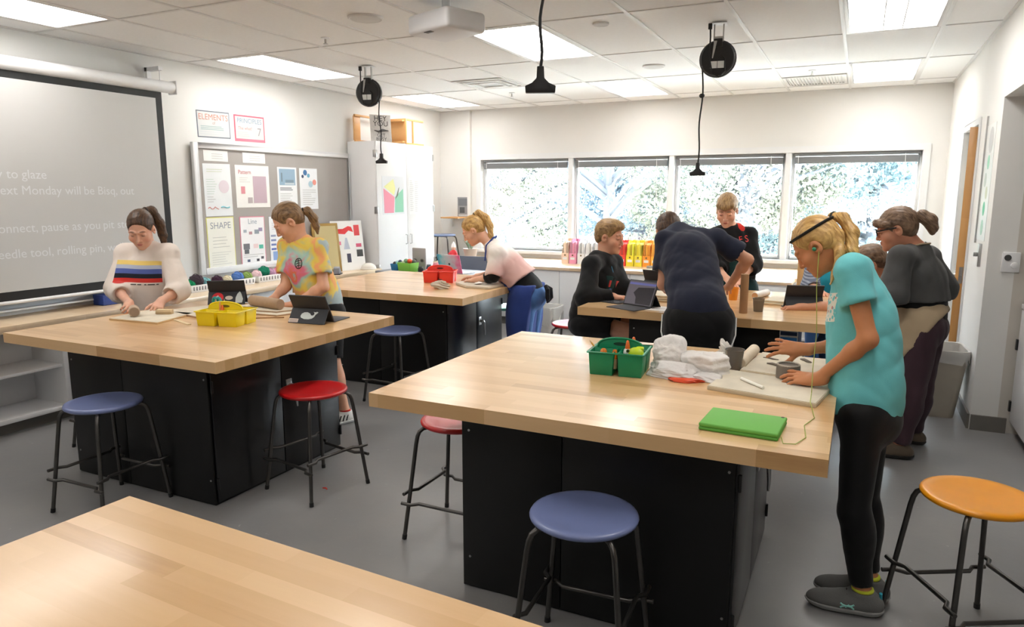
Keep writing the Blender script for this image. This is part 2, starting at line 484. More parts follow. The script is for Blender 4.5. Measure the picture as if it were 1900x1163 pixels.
# ------------------------------------------------------------------ work tables
TH, TT, TW, TD = 0.832, 0.055, 1.655, 1.42
NPL = 26
plank_me = MB().box(-TW/2, -TD/NPL/2, 0, TW/2, TD/NPL/2, TT).mesh('plank')
plank_me.materials.append(M_wood)
M_screw = mat('zinc screw', rgb(170, 170, 170), rough=0.4, metal=1.0)
def handle_set(parent, x, y, z):
    """key-locking lever latch on a cabinet door facing +X"""
    h = MB()
    h.box(x, y-0.022, z-0.035, x+0.008, y+0.022, z+0.035)
    h.tube([(x, y, z), (x+0.035, y, z)], 0.013, 12)
    h.tube([(x+0.034, y, z+0.008), (x+0.042, y+0.004, z-0.01), (x+0.046, y+0.012, z-0.09), (x+0.044, y+0.016, z-0.125)], [0.010, 0.010, 0.008, 0.006], 8)
    h.build('handle', M_chrome, parent, bevel=0.002)
def make_table(label, cx, cy, rotz=0.0, base=True, bw=(-0.545, 0.545), bd=(-0.50, 0.49)):
    t = thing('work_table', label, 'table', (cx, cy, 0), rotz, 'butcher block work tables')
    for k in range(NPL):
        link('plank', plank_me, None, t, (0, -TD/2 + TD/NPL*(k+0.5), TH-TT))
    x0, x1 = bw; y0, y1 = bd; zt = TH-TT
    MB().box(x0, y0, 0.0, x1-0.02, y1, zt).build('cabinet_body', M_black, t, bevel=0.003)
    xm = (x0+x1)/2 - 0.1
    MB().box(x0+0.01, y0-0.012, 0.012, xm-0.002, y0, zt-0.01).build('front_panel', M_black, t, bevel=0.002)
    MB().box(xm+0.002, y0-0.012, 0.012, x1-0.01, y0, zt-0.01).build('front_panel', M_black, t, bevel=0.002)
    for (sx, sz) in ((x1-0.03, zt-0.1), (x1-0.03, 0.14), (x0+0.04, zt-0.1), (x0+0.04, 0.14)):
        MB().tube([(sx, y0-0.012, sz), (sx, y0-0.015, sz)], 0.005, 8).build('screw', M_screw, t)
    ym = (y0+y1)/2
    for (a, b, s) in ((y0+0.004, ym-0.003, -1), (ym+0.003, y1-0.004, 1)):
        d = MB().box(x1-0.02, a, 0.02, x1, b, zt-0.012).build('door', M_door_blk, t, bevel=0.002)
        hy = (a if s < 0 else b)
        for hz in (0.12, zt-0.14):
            MB().tube([(x1+0.003, hy, hz-0.03), (x1+0.003, hy, hz+0.03)], 0.007, 8).build('hinge', M_blackpl, d)
        if s > 0:
            handle_set(d, x1, a+0.05, 0.52)
    return t
table_left = make_table('wooden work table with yellow caddy, below the projection screen', -3.465, 3.01, 0, bw=(-0.545, 0.575), bd=(-0.53, 0.45))
table_mid = make_table('wooden work table with green caddy and green tablet in front centre', -0.859, 2.905, 0, bw=(-0.518, 0.555), bd=(-0.521, 0.50))
table_rear = make_table('wooden work table with red caddy beside the girl in blue apron', -3.455, 5.295, 0, bw=(-0.545, 0.555), bd=(-0.48, 0.49))
table_right = make_table('wooden work table by the windows with boys working around it', -0.888, 5.30, 0, bw=(-0.52, 0.55), bd=(-0.5, 0.5))
ca, sa = math.cos(math.radians(-2.6)), math.sin(math.radians(-2.6))
ox, oy = TW/2, -TD/2
table_near = make_table('empty wooden work table cut off at the bottom left corner', -1.646 + ox*ca - oy*sa, 1.136 + ox*sa + oy*ca, math.radians(-2.6))

# ------------------------------------------------------------------ stools
STOOL_H = 0.556
seat_prof = [(0.0, -0.004), (0.06, -0.0035), (0.11, -0.001), (0.145, 0.004), (0.168, 0.006), (0.178, 0.003), (0.182, -0.004), (0.180, -0.011), (0.172, -0.017), (0.15, -0.019), (0.0, -0.019)]
def lathe_mesh(prof, n, name):
    return MB().lathe(prof, n, cap0=False, cap1=False).mesh(name, ang=50)
seat_me = {}
leg_prof = [(0.07, 0.534), (0.14, 0.534), (0.172, 0.530), (0.190, 0.517), (0.200, 0.495), (0.207, 0.46), (0.240, 0.23), (0.272, 0.012)]
leg_me = []
for k in range(4):
    a = PI/4 + k*PI/2
    me = MB().tube([(r*math.cos(a), r*math.sin(a), z) for r, z in leg_prof], 0.0098, 10).mesh('leg', ang=60)
    me.materials.append(M_steel); leg_me.append(me)
foot_me = []
for k in range(4):
    a = PI/4 + k*PI/2
    me = MB().tube([(0.2705*math.cos(a), 0.2705*math.sin(a), 0.022), (0.2738*math.cos(a), 0.2738*math.sin(a), 0.0)], 0.0115, 10).mesh('foot_cap')
    me.materials.append(M_blackpl); foot_me.append(me)
rung_me = []
for k in range(4):
    z = 0.175 if k % 2 == 0 else 0.225
    r = 0.272 - (0.272-0.207)*(z/0.46)
    a0 = PI/4 + k*PI/2; a1 = a0 + PI/2; am = (a0+a1)/2
    o = Vector((math.cos(am), math.sin(am), 0)) * 0.017
    p0 = Vector((r*math.cos(a0), r*math.sin(a0), z)) + o; p1 = Vector((r*math.cos(a1), r*math.sin(a1), z)) + o
    d = (p1-p0).normalized()
    pts = [p0 - d*0.03, p0 + d*0.02, p0 + d*0.05 - o*1.6, p1 - d*0.05 - o*1.6, p1 - d*0.02, p1 + d*0.03]
    me = MB().tube(pts, 0.0085, 8).mesh('rung', ang=60)
    me.materials.append(M_steel); rung_me.append(me)
pad_me = MB().box(-0.075, -0.075, 0.528, 0.075, 0.075, 0.540).mesh('mounting_plate'); pad_me.materials.append(M_blackpl)
def stool_color(c):
    return mat('stool seat %d %d %d' % c, rgb(*c), rough=0.33, spec=0.5, vary=0.04, scale=9, coat=0.1)
def make_stool(label, x, y, rot, c, z=0.0, feet=True):
    t = thing('stool', label, 'stool', (x, y, z), rot, 'round stools with tube legs')
    if c not in seat_me:
        me = lathe_mesh(seat_prof, 40, 'seat'); me.materials.append(stool_color(c)); seat_me[c] = me
    link('seat', seat_me[c], None, t, (0, 0, STOOL_H))
    for k in range(4):
        link('leg', leg_me[k], None, t); link('rung', rung_me[k], None, t); link('foot_cap', foot_me[k], None, t)
    link('mounting_plate', pad_me, None, t)
    return t
BLUE = (112, 124, 168); RED = (186, 22, 26); ORANGE = (238, 154, 18); TEAL = (120, 190, 180)
make_stool('blue round stool tucked at the near left of the left table', -3.41, 2.26, 0.02, BLUE)
make_stool('red round stool beside the left table cabinet door', -2.607, 2.912, -0.19, RED)
make_stool('red round stool tucked under left end of the centre table', -1.63, 2.80, 0.0, RED)
make_stool('blue round stool in front of the centre table', -0.755, 2.11, 0.06, BLUE)
make_stool('orange round stool standing alone at right edge', 0.445, 2.845, 0.50, ORANGE)
make_stool('blue round stool in front of the rear table', -3.19, 4.54, -0.08, BLUE)
make_stool('blue stool half hidden behind left table, against shelves', -4.245, 2.91, 0.0, BLUE)
make_stool('red stool under the seated boy in black hoodie', -2.05, 5.40, 0.1, RED)
make_stool('teal stool under rear table corner beside blue apron', -2.93, 5.98, 0.1, TEAL)
make_stool('stool under the pupil hidden behind the girl in teal', 0.20, 5.44, 0.35, BLUE)
make_stool('blue stool standing on counter in the far left corner', -5.13, 8.42, 0.1, (120, 140, 180), z=0.5)

# ------------------------------------------------------------------ left wall: shelf unit, counter, screen, boards
CX = -4.96      # counter front
def make_shelves():
    t = thing('shelf_unit', 'white open shelf unit under the counter below the screen', 'shelves', (XL, 0, 0))
    d = CX-0.06-XL
    MB().box(0, -2.0, 0.085, d, 4.2, 0.115).build('bottom_shelf', M_white, t, bevel=0.002)
    MB().box(0, -2.0, 0.39, d-0.02, 4.2, 0.41).build('shelf', M_white, t, bevel=0.002)
    MB().box(0, -2.0, 0.115, 0.012, 4.2, 0.70).build('back_panel', M_white, t)
    for y in (-2.0, -0.6, 0.75, 1.95, 3.08, 4.17):
        MB().box(0.012, y-0.016, 0.085, d, y+0.016, 0.70).build('divider', M_white, t, bevel=0.002)
    MB().box(0, -2.0, 0.0, d-0.07, 4.2, 0.085).build('toe_kick', M_base, t)
    return t
make_shelves()
lc = thing('base_cabinet', 'white base cabinet run under the counter below notice board', 'cabinet', (XL, 0, 0))
MB().box(0, 4.2, 0.085, CX-0.08-XL, 6.78, 0.70).build('body', M_white, lc)
MB().box(0, 4.2, 0, CX-0.14-XL, 6.78, 0.085).build('toe_kick', M_base, lc)
for k in range(4):
    y0 = 4.21 + k*0.642
    dd = MB().box(CX-0.08-XL, y0, 0.095, CX-0.06-XL, y0+0.634, 0.695).build('door', M_white, lc, bevel=0.002)
    MB().tube([(CX-0.045-XL, y0+0.58, 0.5), (CX-0.03-XL, y0+0.58, 0.51), (CX-0.03-XL, y0+0.58, 0.6), (CX-0.045-XL, y0+0.58, 0.61)], 0.004, 8).build('handle', M_chrome, dd)
tag(MB().box(XL, -2.0, 0.70, CX, 6.785, 0.75).build('counter_top', M_counter, bevel=0.004), 'long pale wood counter top along the screen wall', 'counter')

M_screen = mat('screen fabric', rgb(196, 195, 193), rough=0.7, vary=0.012, scale=1.2)
M_scrblk = mat('screen black border', rgb(24, 24, 25), rough=0.7)
scr = thing('projection_screen', 'pulled-down projection screen with black border on left wall', 'screen', (-5.25, 0, 0))
MB().tube([(0, 0.2, 2.475), (0, 4.33, 2.475)], 0.048, 18).build('roller_case', M_white, scr)
MB().box(-0.052, 4.33, 2.42, 0.052, 4.345, 2.53).build('end_cap', M_white, scr, bevel=0.01)
MB().box(-0.003, 0.3, 0.865, 0, 4.225, 2.43).build('border', M_scrblk, scr)
MB().box(0.0, 0.36, 0.935, 0.002, 4.165, 2.375).build('fabric', M_screen, scr)
MB().tube([(0, 0.3, 0.86), (0, 4.225, 0.86)], 0.012, 12).build('weight_bar', M_white, scr)
br = MB(); br.box(-0.15, 4.20, 2.60, 0.02, 4.24, 2.63); br.box(-0.15, 4.20, 2.45, -0.12, 4.24, 2.63); br.tube([(0.005, 4.22, 2.60), (0.005, 4.22, 2.52)], 0.004, 6)
br.build('wall_bracket', M_white, scr)
M_proj = mat('projected words', rgb(208, 209, 210), rough=0.7, emit=(1, 1, 1, 1), estr=0.06)
Fscr = lambda y, z: frame((0.0035, y, z), (0, 1, 0), (0, 0, 1), (1, 0, 0))
for (y, z, s, st, al) in ((3.22, 1.735, 'ready to glaze', 0.088, 'RIGHT'), (3.90, 1.625, '(next Monday will be Bisq, out', 0.088, 'RIGHT'),
                          (2.85, 1.50, ')', 0.088, 'RIGHT'), (3.88, 1.365, 'Connect, pause as you pit stop', 0.088, 'RIGHT'), (3.80, 1.19, 'clay, needle tool, rolling pin, walls', 0.088, 'RIGHT')):
    words = [text_mesh(wd, st, 'LEFT') for wd in s.split(' ')]
    wid = [max(v.co.x for v in me.vertices) for me in words]; gap = st*0.28
    yy = y - sum(wid) - gap*(len(words)-1)
    for me, wl in zip(words, wid):
        me.name = 'projected_word'; me.transform(Fscr(yy, z)); link('projected_word', me, M_proj, scr); yy += wl + gap

# whiteboard behind the screen with a marker ledge
wbd = thing('whiteboard', 'whiteboard mostly hidden behind the projection screen, ledge showing', 'whiteboard', (XL, 0, 0))
MB().box(0, 0.5, 0.80, 0.02, 4.30, 2.1).build('panel', mat('whiteboard enamel', rgb(222, 226, 230), rough=0.2), wbd)
MB().box(0, 0.5, 0.785, 0.075, 4.30, 0.80).build('ledge', M_frame, wbd, bevel=0.002)
bx = thing('marker_box', 'blue mesh marker box on the counter under the screen', 'box', (-5.27, 3.63, 0.75))
M_mbox = mat('blue mesh plastic', rgb(36, 62, 140), rough=0.5, vary=0.2, scale=60)
b = MB(); b.box(-0.06, -0.1, 0, 0.06, 0.1, 0.004); b.box(-0.06, -0.1, 0, -0.056, 0.1, 0.08); b.box(0.056, -0.1, 0, 0.06, 0.1, 0.08); b.box(-0.056, -0.1, 0, 0.056, -0.096, 0.08); b.box(-0.056, 0.096, 0, 0.056, 0.1, 0.08)
b.build('tray', M_mbox, bx)
MB().box(0.061, 0.005, 0.02, 0.063, 0.095, 0.085, Matrix.Rotation(0.1, 4, 'Y')).build('paper_label', M_paper, bx)
for k in range(5):
    MB().tube([(-0.04+0.018*k, -0.08, 0.014+0.012*(k % 2)), (-0.035+0.018*k, 0.07, 0.014+0.012*(k % 2))], 0.009, 8).build('marker', mat('marker %d' % k, rgb(*[(20, 40, 150), (200, 30, 40), (20, 120, 60), (30, 30, 30), (60, 80, 190)][k]), rough=0.4), bx)
tag(MB().box(-5.31, 3.80, 0.7505, -5.25, 4.24, 0.78).build('folded_paper', M_paper, bevel=0.003), 'long white paper folder lying on counter beside marker box', 'paper')

# notice board
nb = thing('notice_board', 'grey fabric notice board in white frame covered with papers', 'notice board', (XL, 0, 0))
NY0, NY1, NZ0, NZ1 = 4.60, 6.775, 0.868, 2.06
MB().box(0.0, NY0+0.03, NZ0+0.03, 0.018, NY1-0.03, NZ1-0.03).build('fabric_panel', mat('grey tack fabric', rgb(170, 165, 161), rough=0.9, vary=0.02, bump=0.1, bscale=500), nb)
fr = MB()
fr.box(0, NY0, NZ0, 0.035, NY0+0.055, NZ1); fr.box(0, NY1-0.02, NZ0, 0.035, NY1, NZ1)
fr.box(0, NY0+0.055, NZ0, 0.035, NY1-0.02, NZ0+0.06); fr.box(0, NY0+0.055, NZ1-0.05, 0.035, NY1-0.02, NZ1)
fr.build('board_frame', M_frame, nb, bevel=0.004)

# pinned sheets: (name, label, y0, y1, z0, z1, sheet colour, border)
def ink(c): return mat('ink %d %d %d' % c, rgb(*c), rough=0.7)
def sheet(name, label, cat, y0, y1, z0, z1, paper=(236, 236, 234), border=None, x=XL+0.0185, tilt=0.0, bw=0.008, group=None):
    t = thing(name, label, cat, (x, (y0+y1)/2, (z0+z1)/2), 0, group)
    t.rotation_euler = (tilt, 0, 0)
    hw, hh = (y1-y0)/2, (z1-z0)/2
    if border:
        MB().box(0, -hw, -hh, 0.0015, hw, hh).build('backing', mat('card %d %d %d' % border, rgb(*border), rough=0.6), t)
        MB().box(0.0015, -hw+bw, -hh+bw, 0.003, hw-bw, hh-bw).build('paper', mat('paper %d %d %d' % paper, rgb(*paper), rough=0.45, vary=0.02, scale=7), t)
    else:
        MB().box(0, -hw, -hh, 0.002, hw, hh).build('paper', mat('paper %d %d %d' % paper, rgb(*paper), rough=0.45, vary=0.02, scale=7), t)
    return t
def F(u, v, o=0.0036): return frame((o, u, v), (0, 1, 0), (0, 0, 1), (1, 0, 0))
def stext(t, s, size, u, v, c, al='CENTER'): return text('lettering', s, size, F(u, v), ink(c), t, al)
_bl = [0]
def block(t, u0, u1, v0, v1, c, name='printed_block', o=None):
    _bl[0] += 1; o = 0.0032 + 0.00006*(_bl[0] % 17) if o is None else o
    return MB().box(o-0.0004, u0, v0, o, u1, v1).build(name, ink(c), t)
def lines(t, u0, u1, v0, n, dv, c=(190, 190, 190), h=0.005):
    rr = random.Random(int(v0*1000)+n)
    for k in range(n):
        block(t, u0, u0+(u1-u0)*rr.uniform(0.6, 1.0), v0-k*dv-h, v0-k*dv, c, 'printed_line')
XW = XWALL
t = sheet('hand_lettered_sign', 'hand-lettered ELEMENTS sign with grey border above notice board', 'sign', 4.707, 5.085, 2.113, 2.352, (206, 208, 208), (110, 118, 130), x=XW, bw=0.010, tilt=0.02)
stext(t, 'ELEMENTS', 0.074, 0, 0.062, (196, 130, 112)); stext(t, 'of', 0.04, 0.0, 0.012, (180, 150, 140)); lines(t, -0.15, 0.15, -0.015, 3, 0.014, (150, 176, 176), 0.006); lines(t, -0.16, 0.17, -0.065, 2, 0.02, (196, 200, 205))
t = sheet('hand_lettered_sign', 'hand-lettered PRINCIPLES sign with pink border above notice board', 'sign', 5.139, 5.525, 2.105, 2.352, (208, 206, 204), (214, 96, 118), x=XW, bw=0.014, tilt=0.01)
stext(t, 'PRINCIPLES', 0.062, 0, 0.07, (120, 150, 172)); stext(t, 'The what?', 0.042, -0.06, 0.0, (206, 130, 130)); stext(t, '7', 0.11, 0.12, -0.03, (150, 146, 150)); lines(t, -0.16, 0.05, -0.035, 3, 0.018, (226, 190, 190))
block(t, -0.193, 0.193, -0.1235, -0.098, (226, 122, 142))
t = sheet('caption_card', 'small white caption card at top left of notice board', 'card', 4.72, 5.0, 1.90, 1.997); lines(t, -0.05, 0.08, 0.02, 3, 0.02, (205, 205, 205), 0.006)
t = sheet('caption_card', 'small white caption card above the Pattern poster', 'card', 5.18, 5.47, 1.90, 1.997); lines(t, -0.06, 0.08, 0.02, 3, 0.02, (205, 205, 205), 0.006)
t = sheet('notice_sheet', 'pale laminated sheet with red and blue scribbled lines', 'poster', 4.703, 5.02, 1.40, 1.878, (232, 236, 238), tilt=0.01)
lines(t, -0.12, 0.12, 0.19, 2, 0.02, (206, 214, 190)); lines(t, -0.13, -0.01, 0.1, 7, 0.022, (200, 215, 205)); lines(t, -0.13, -0.02, -0.06, 3, 0.022)
MB().tube([(0.004, -0.13+0.02*k, -0.165+0.012*math.sin(k*1.9)) for k in range(7)], 0.003, 5).build('red_squiggle', ink((226, 130, 130)), t)
MB().tube([(0.004, 0.02+0.02*k, -0.16+0.006*math.sin(k*1.3)) for k in range(6)], 0.006, 5).build('blue_squiggle', ink((130, 200, 214)), t)
MB().lathe([(0.06, 0), (0.06, 0.0005)], 24, M=frame((0.0025, 0.07, 0.03), (0, 1, 0), (0, 0, 1), (1, 0, 0))).build('printed_wheel', ink((224, 214, 222)), t)
t = sheet('notice_sheet', 'Pattern poster with a mauve square on cream paper', 'poster', 5.075, 5.508, 1.473, 1.877, (240, 238, 234))
stext(t, 'Pattern', 0.055, -0.10, 0.135, (196, 110, 122)); block(t, 0.0, 0.175, -0.16, 0.1, (198, 176, 188)); block(t, -0.155, -0.105, -0.07, 0.0, (222, 150, 160)); block(t, -0.075, -0.015, -0.16, -0.105, (190, 180, 182)); lines(t, -0.17, -0.03, 0.085, 3, 0.02, (215, 212, 210))
t = sheet('notice_sheet', 'glossy sheet with a wintry blue photograph on top', 'poster', 5.628, 5.905, 1.44, 1.876, (238, 240, 242))
block(t, -0.115, 0.115, 0.035, 0.2, (150, 178, 200)); block(t, -0.09, -0.07, 0.07, 0.16, (120, 140, 154)); block(t, -0.04, 0.1, 0.04, 0.06, (196, 208, 216)); block(t, -0.03, 0.09, 0.06, 0.09, (128, 150, 166)); lines(t, -0.11, 0.1, 0.01, 2, 0.018, (120, 126, 132), 0.009); lines(t, -0.11, 0.11, -0.05, 5, 0.022)
t = sheet('notice_sheet', 'glossy sheet with blue dots and a red dab near cabinet', 'poster', 5.948, 6.225, 1.442, 1.874, (238, 240, 243))
for (u, v, r, c) in ((-0.05, 0.17, 0.03, (70, 120, 170)), (0.0, 0.14, 0.022, (110, 170, 200)), (-0.09, 0.13, 0.018, (60, 80, 110)), (0.09, 0.07, 0.03, (228, 150, 140)), (0.03, 0.05, 0.035, (176, 204, 216))):
    MB().lathe([(r, 0), (r, 0.0005)], 16, M=frame((0.0025, u, v), (0, 1, 0), (0, 0, 1), (1, 0, 0))).build('printed_dot', ink(c), t)
lines(t, -0.1, 0.11, -0.01, 8, 0.022)
t = sheet('notice_sheet', 'SHAPE poster with yellow border at lower left of board', 'poster', 4.70, 5.022, 0.90, 1.39, (238, 238, 228), (228, 226, 130), tilt=0.005)
stext(t, 'SHAPE', 0.085, 0, 0.165, (150, 158, 166)); lines(t, -0.1, 0.1, 0.06, 4, 0.03, (196, 196, 190)); lines(t, -0.12, 0.12, -0.08, 6, 0.022, (212, 212, 206))
t = sheet('notice_sheet', 'LINE sheet with pink border and small diagrams', 'poster', 5.093, 5.412, 0.905, 1.385, (240, 240, 242), (226, 140, 164), tilt=-0.005)
stext(t, 'Line', 0.07, 0.0, 0.19, (150, 162, 176))
for (u, v, s2, c) in ((-0.1, 0.1, 0.02, (170, 180, 190)), (-0.03, 0.08, 0.02, (190, 150, 160)), (0.05, 0.09, 0.03, (150, 160, 170)), (0.1, 0.11, 0.025, (160, 150, 180)), (-0.09, -0.05, 0.04, (120, 122, 128)), (-0.09, -0.1, 0.03, (100, 102, 108)), (0.1, -0.06, 0.028, (90, 190, 170)), (0.03, -0.05, 0.03, (236, 214, 216)), (-0.07, -0.19, 0.018, (80, 90, 120)), (0.05, -0.19, 0.018, (60, 60, 70)), (0.11, -0.17, 0.018, (90, 90, 100))):
    block(t, u-s2, u+s2, v-s2*0.7, v+s2*0.7, c)
lines(t, -0.13, 0.13, -0.13, 2, 0.02)
t = sheet('notice_sheet', 'blue and white chart sheet partly behind tie-dye girl', 'poster', 5.471, 5.79, 0.905, 1.38, (236, 240, 244), (150, 156, 164), bw=0.004)
for k in range(4): block(t, -0.14, -0.07, 0.03-k*0.045, 0.05-k*0.045, (150-18*k, 160-14*k, 190))
block(t, -0.12, 0.05, -0.21, -0.12, (140, 174, 224)); lines(t, -0.12, 0.12, 0.17, 4, 0.02)

# tall white cabinet with things on top
tc_ = thing('tall_cabinet', 'tall white two-door storage cabinet beside the notice board', 'cabinet', (XL, 0, 0))
TY0, TY1, TZ = 6.79, 8.0, 2.20
MB().box(0.0, TY0, 0.0, 0.38, TY1, TZ).build('body', M_white, tc_, bevel=0.002)
ym = (TY0+TY1)/2
for (a, bb, hy) in ((TY0+0.004, ym-0.003, ym-0.045), (ym+0.003, TY1-0.004, ym+0.05)):
    dr = MB().box(0.38, a, 0.09, 0.40, bb, TZ-0.004).build('door', M_white, tc_, bevel=0.002)
    MB().tube([(0.40, hy, 1.00), (0.425, hy, 1.005), (0.425, hy, 1.11), (0.40, hy, 1.115)], 0.006, 8).build('handle', M_chrome, dr)
    hy2 = a if hy < ym else bb
    for hz in (0.75, 1.42, 2.06):
        MB().box(0.36, hy2-0.012, hz-0.04, 0.408, hy2+0.012, hz+0.04).build('hinge', M_chrome, dr, bevel=0.002)
t = sheet('cabinet_poster', 'poster with pink, green and yellow shapes on the cabinet door', 'poster', 6.885, 7.33, 1.365, 1.81, (226, 228, 232), x=-4.9995, bw=0.01)
MB().add([(0.003, -0.20, 0.08), (0.003, 0.02, -0.02), (0.003, 0.0, -0.205), (0.003, -0.19, -0.205)], [(0, 1, 2, 3)]).build('pink_shape', ink((232, 150, 170)), t)
MB().add([(0.003, 0.03, -0.02), (0.003, 0.2, 0.08), (0.003, 0.2, -0.2), (0.003, 0.02, -0.2)], [(0, 1, 2, 3)]).build('green_shape', ink((150, 210, 184)), t)
MB().add([(0.003, -0.19, 0.1), (0.003, 0.0, 0.19), (0.003, 0.04, 0.08), (0.003, 0.01, 0.0)], [(0, 1, 2, 3)]).build('yellow_shape', ink((234, 234, 170)), t)
MB().add([(0.0034, 0.03, -0.05), (0.0034, 0.1, 0.08), (0.0034, 0.12, 0.1), (0.0034, 0.09, 0.0)], [(0, 1, 2, 3)]).build('pencil_shape', ink((120, 130, 110)), t)
t = sheet('class_list', 'faint white printed list on the right cabinet door', 'paper', 7.43, 7.66, 1.355, 1.80, (238, 238, 240), x=-4.9995)
lines(t, -0.09, -0.01, 0.19, 16, 0.024, (214, 214, 216), 0.008); lines(t, 0.02, 0.1, 0.18, 16, 0.024, (214, 214, 216), 0.008)

# small oak chair lying on its side on the cabinet
ch = thing('small_chair', 'small oak child chair lying on its side on tall cabinet', 'chair', (-5.2, 7.36, TZ))
# local: Y along the cabinet is the chair's up axis reversed; lying on its side
seat_y = 0.12
MB().box(-0.14, seat_y, 0.012, 0.15, seat_y+0.02, 0.31).build('seat', M_oak_h, ch, bevel=0.004)
for z in (0.012, 0.30):
    MB().box(0.12, seat_y+0.02, z-0.012 if z > 0.1 else 0.0, 0.145, seat_y+0.40, z+0.012).build('leg', M_oak_h, ch, bevel=0.003)
    MB().box(-0.14, -0.52, z-0.012 if z > 0.1 else 0.0, -0.115, seat_y+0.40, z+0.012).build('leg', M_oak_h, ch, bevel=0.003)
MB().box(0.125, seat_y+0.16, 0.02, 0.14, seat_y+0.185, 0.30).build('stretcher', M_oak_h, ch, bevel=0.003)
MB().box(-0.135, seat_y+0.20, 0.02, -0.12, seat_y+0.225, 0.30).build('stretcher', M_oak_h, ch, bevel=0.003)
MB().box(-0.15, -0.52, 0.02, -0.135, -0.40, 0.295).build('backrest', M_oak_h, ch, bevel=0.003)
MB().box(-0.12, seat_y-0.05, 0.02, 0.13, seat_y, 0.04).build('apron_rail', M_oak_h, ch, bevel=0.003)
MB().box(-0.12, seat_y-0.05, 0.27, 0.13, seat_y, 0.29).build('apron_rail', M_oak_h, ch, bevel=0.003)
sg = thing('lettered_sign', 'grey printed HEY YOU GET BUSY sign propped on tall cabinet', 'sign', (-5.06, 6.99, TZ), 0)
sg.rotation_euler = (0, math.radians(-7), math.radians(-36))
MB().box(-0.004, -0.125, 0, 0, 0.125, 0.31).build('panel', mat('sign grey card', rgb(206, 202, 198), rough=0.6, vary=0.08, scale=30), sg, bevel=0.001)
for (s, z, sz) in (('HEY', 0.265, 0.085), ('YOU', 0.205, 0.085), ('GET', 0.075, 0.055), ('BUSY', 0.03, 0.055)):
    text('lettering', s, sz, frame((0.001, 0, z), (0, 1, 0), (0, 0, 1), (1, 0, 0)), ink((70, 68, 68)), sg)
MB().tube([(0.001, -0.08, 0.13), (0.001, -0.03, 0.115), (0.001, 0.02, 0.135), (0.001, 0.09, 0.13)], [0.004, 0.012, 0.016, 0.004], 6).build('bird_print', ink((90, 88, 88)), sg)

# ------------------------------------------------------------------ back wall: window counter with cabinets
BCY = 7.80      # counter front
bc = thing('window_cabinets', 'white base cabinets under the window counter', 'cabinet', (0, BCY, 0))
MB().box(-4.9, 0.05, 0.1, 0.30, YB-BCY, 0.71).build('body', M_white, bc)
MB().box(-4.9, 0.10, 0.0, 0.30, YB-BCY, 0.1).build('toe_kick', M_base, bc)
k = 0; x = -4.88
while x < 0.28:
    dd = MB().box(x, 0.03, 0.105, x+0.425, 0.05, 0.705).build('door', M_white, bc, bevel=0.002)
    hx = x+0.385 if k % 2 == 0 else x+0.04
    MB().tube([(hx, 0.03, 0.52), (hx, 0.0, 0.525), (hx, 0.0, 0.635), (hx, 0.03, 0.64)], 0.005, 8).build('handle', M_chrome, dd)
    x += 0.43; k += 1
tag(MB().box(-4.9, BCY, 0.71, 0.32, YB-0.002, 0.75).build('counter_top', M_counter_x, bevel=0.004), 'pale wood counter top running under the windows', 'counter')

# right wall door, ajar
dw = empty_struct('door_1', (XR+0.085, DY1-0.03, 0))
dw.rotation_euler = (0, 0, math.radians(-7.5))
leaf_w = 0.86
MB().box(-0.035, -leaf_w, 0.01, 0.035, 0, 2.11).build('door_leaf', mat('pale door face', rgb(226, 224, 220), rough=0.45, vary=0.02), dw, bevel=0.002)
MB().box(-0.036, -leaf_w-0.008, 0.01, 0.036, -leaf_w, 2.11).build('door_edge', M_oak, dw, bevel=0.001)
hd = MB(); hd.tube([(-0.035, -leaf_w+0.07, 0.96), (-0.085, -leaf_w+0.07, 0.96)], 0.011, 10); hd.tube([(-0.08, -leaf_w+0.07, 0.96), (-0.083, -leaf_w+0.19, 0.96)], 0.010, 10)
hd.tube([(-0.035, -leaf_w+0.07, 0.96), (-0.045, -leaf_w+0.07, 0.96)], 0.03, 16)
hd.build('lever_handle', M_chrome, dw)
MB().box(-0.013, -leaf_w-0.010, 0.90, 0.013, -leaf_w-0.008, 1.03).tube([(0, -leaf_w-0.008, 0.96), (0, -leaf_w-0.022, 0.96)], 0.009, 8).build('latch_plate', M_chrome, dw)
for hz in (0.3, 1.09, 1.94):
    MB().tube([(-0.042, -0.004, hz-0.05), (-0.042, -0.004, hz+0.05)], 0.009, 10).box(-0.040, -0.04, hz-0.05, -0.036, 0.0, hz+0.05).build('hinge', M_chrome, dw)
MB().box(0.036, -leaf_w+0.02, 2.02, 0.085, -leaf_w+0.27, 2.09).build('door_closer', M_blackpl, dw, bevel=0.004)
dj = MB(); dj.box(XR-0.012, DY1, 0, XR, DY1+0.05, DZ+0.05); dj.box(XR-0.012, DY0-0.05, 0, XR, DY0, DZ+0.05); dj.box(XR-0.012, DY0, DZ, XR, DY1, DZ+0.05)
struct(dj.build('trim_6', M_frame, bevel=0.003))
# sheet chart, holder strip and switch on the right wall
t = thing('wall_chart', 'tall pale chart with green blots hung beside the door', 'chart', (XR, 6.0, 1.70))
t.rotation_euler = (0, 0, PI)
MB().box(0, -0.20, -0.42, 0.003, 0.17, 0.38).build('paper', mat('chart vinyl', rgb(226, 228, 226), rough=0.3), t)
MB().box(0, -0.225, -0.45, 0.012, -0.21, 0.45).build('hanging_rail', M_chrome, t)
for (u, v, r, c) in ((0.02, 0.27, 0.09, (200, 202, 202)), (0.0, 0.12, 0.05, (150, 205, 180)), (-0.06, 0.0, 0.05, (196, 206, 200)), (0.04, -0.09, 0.045, (206, 210, 190)), (0.0, -0.2, 0.05, (110, 196, 160)), (0.0, -0.33, 0.055, (178, 212, 196))):
    MB().lathe([(r, 0), (r, 0.0005)], 14, M=frame((0.0032, u, v), (0, 1, 0), (0, 0, 1), (1, 0, 0))).build('printed_blot', ink(c), t)
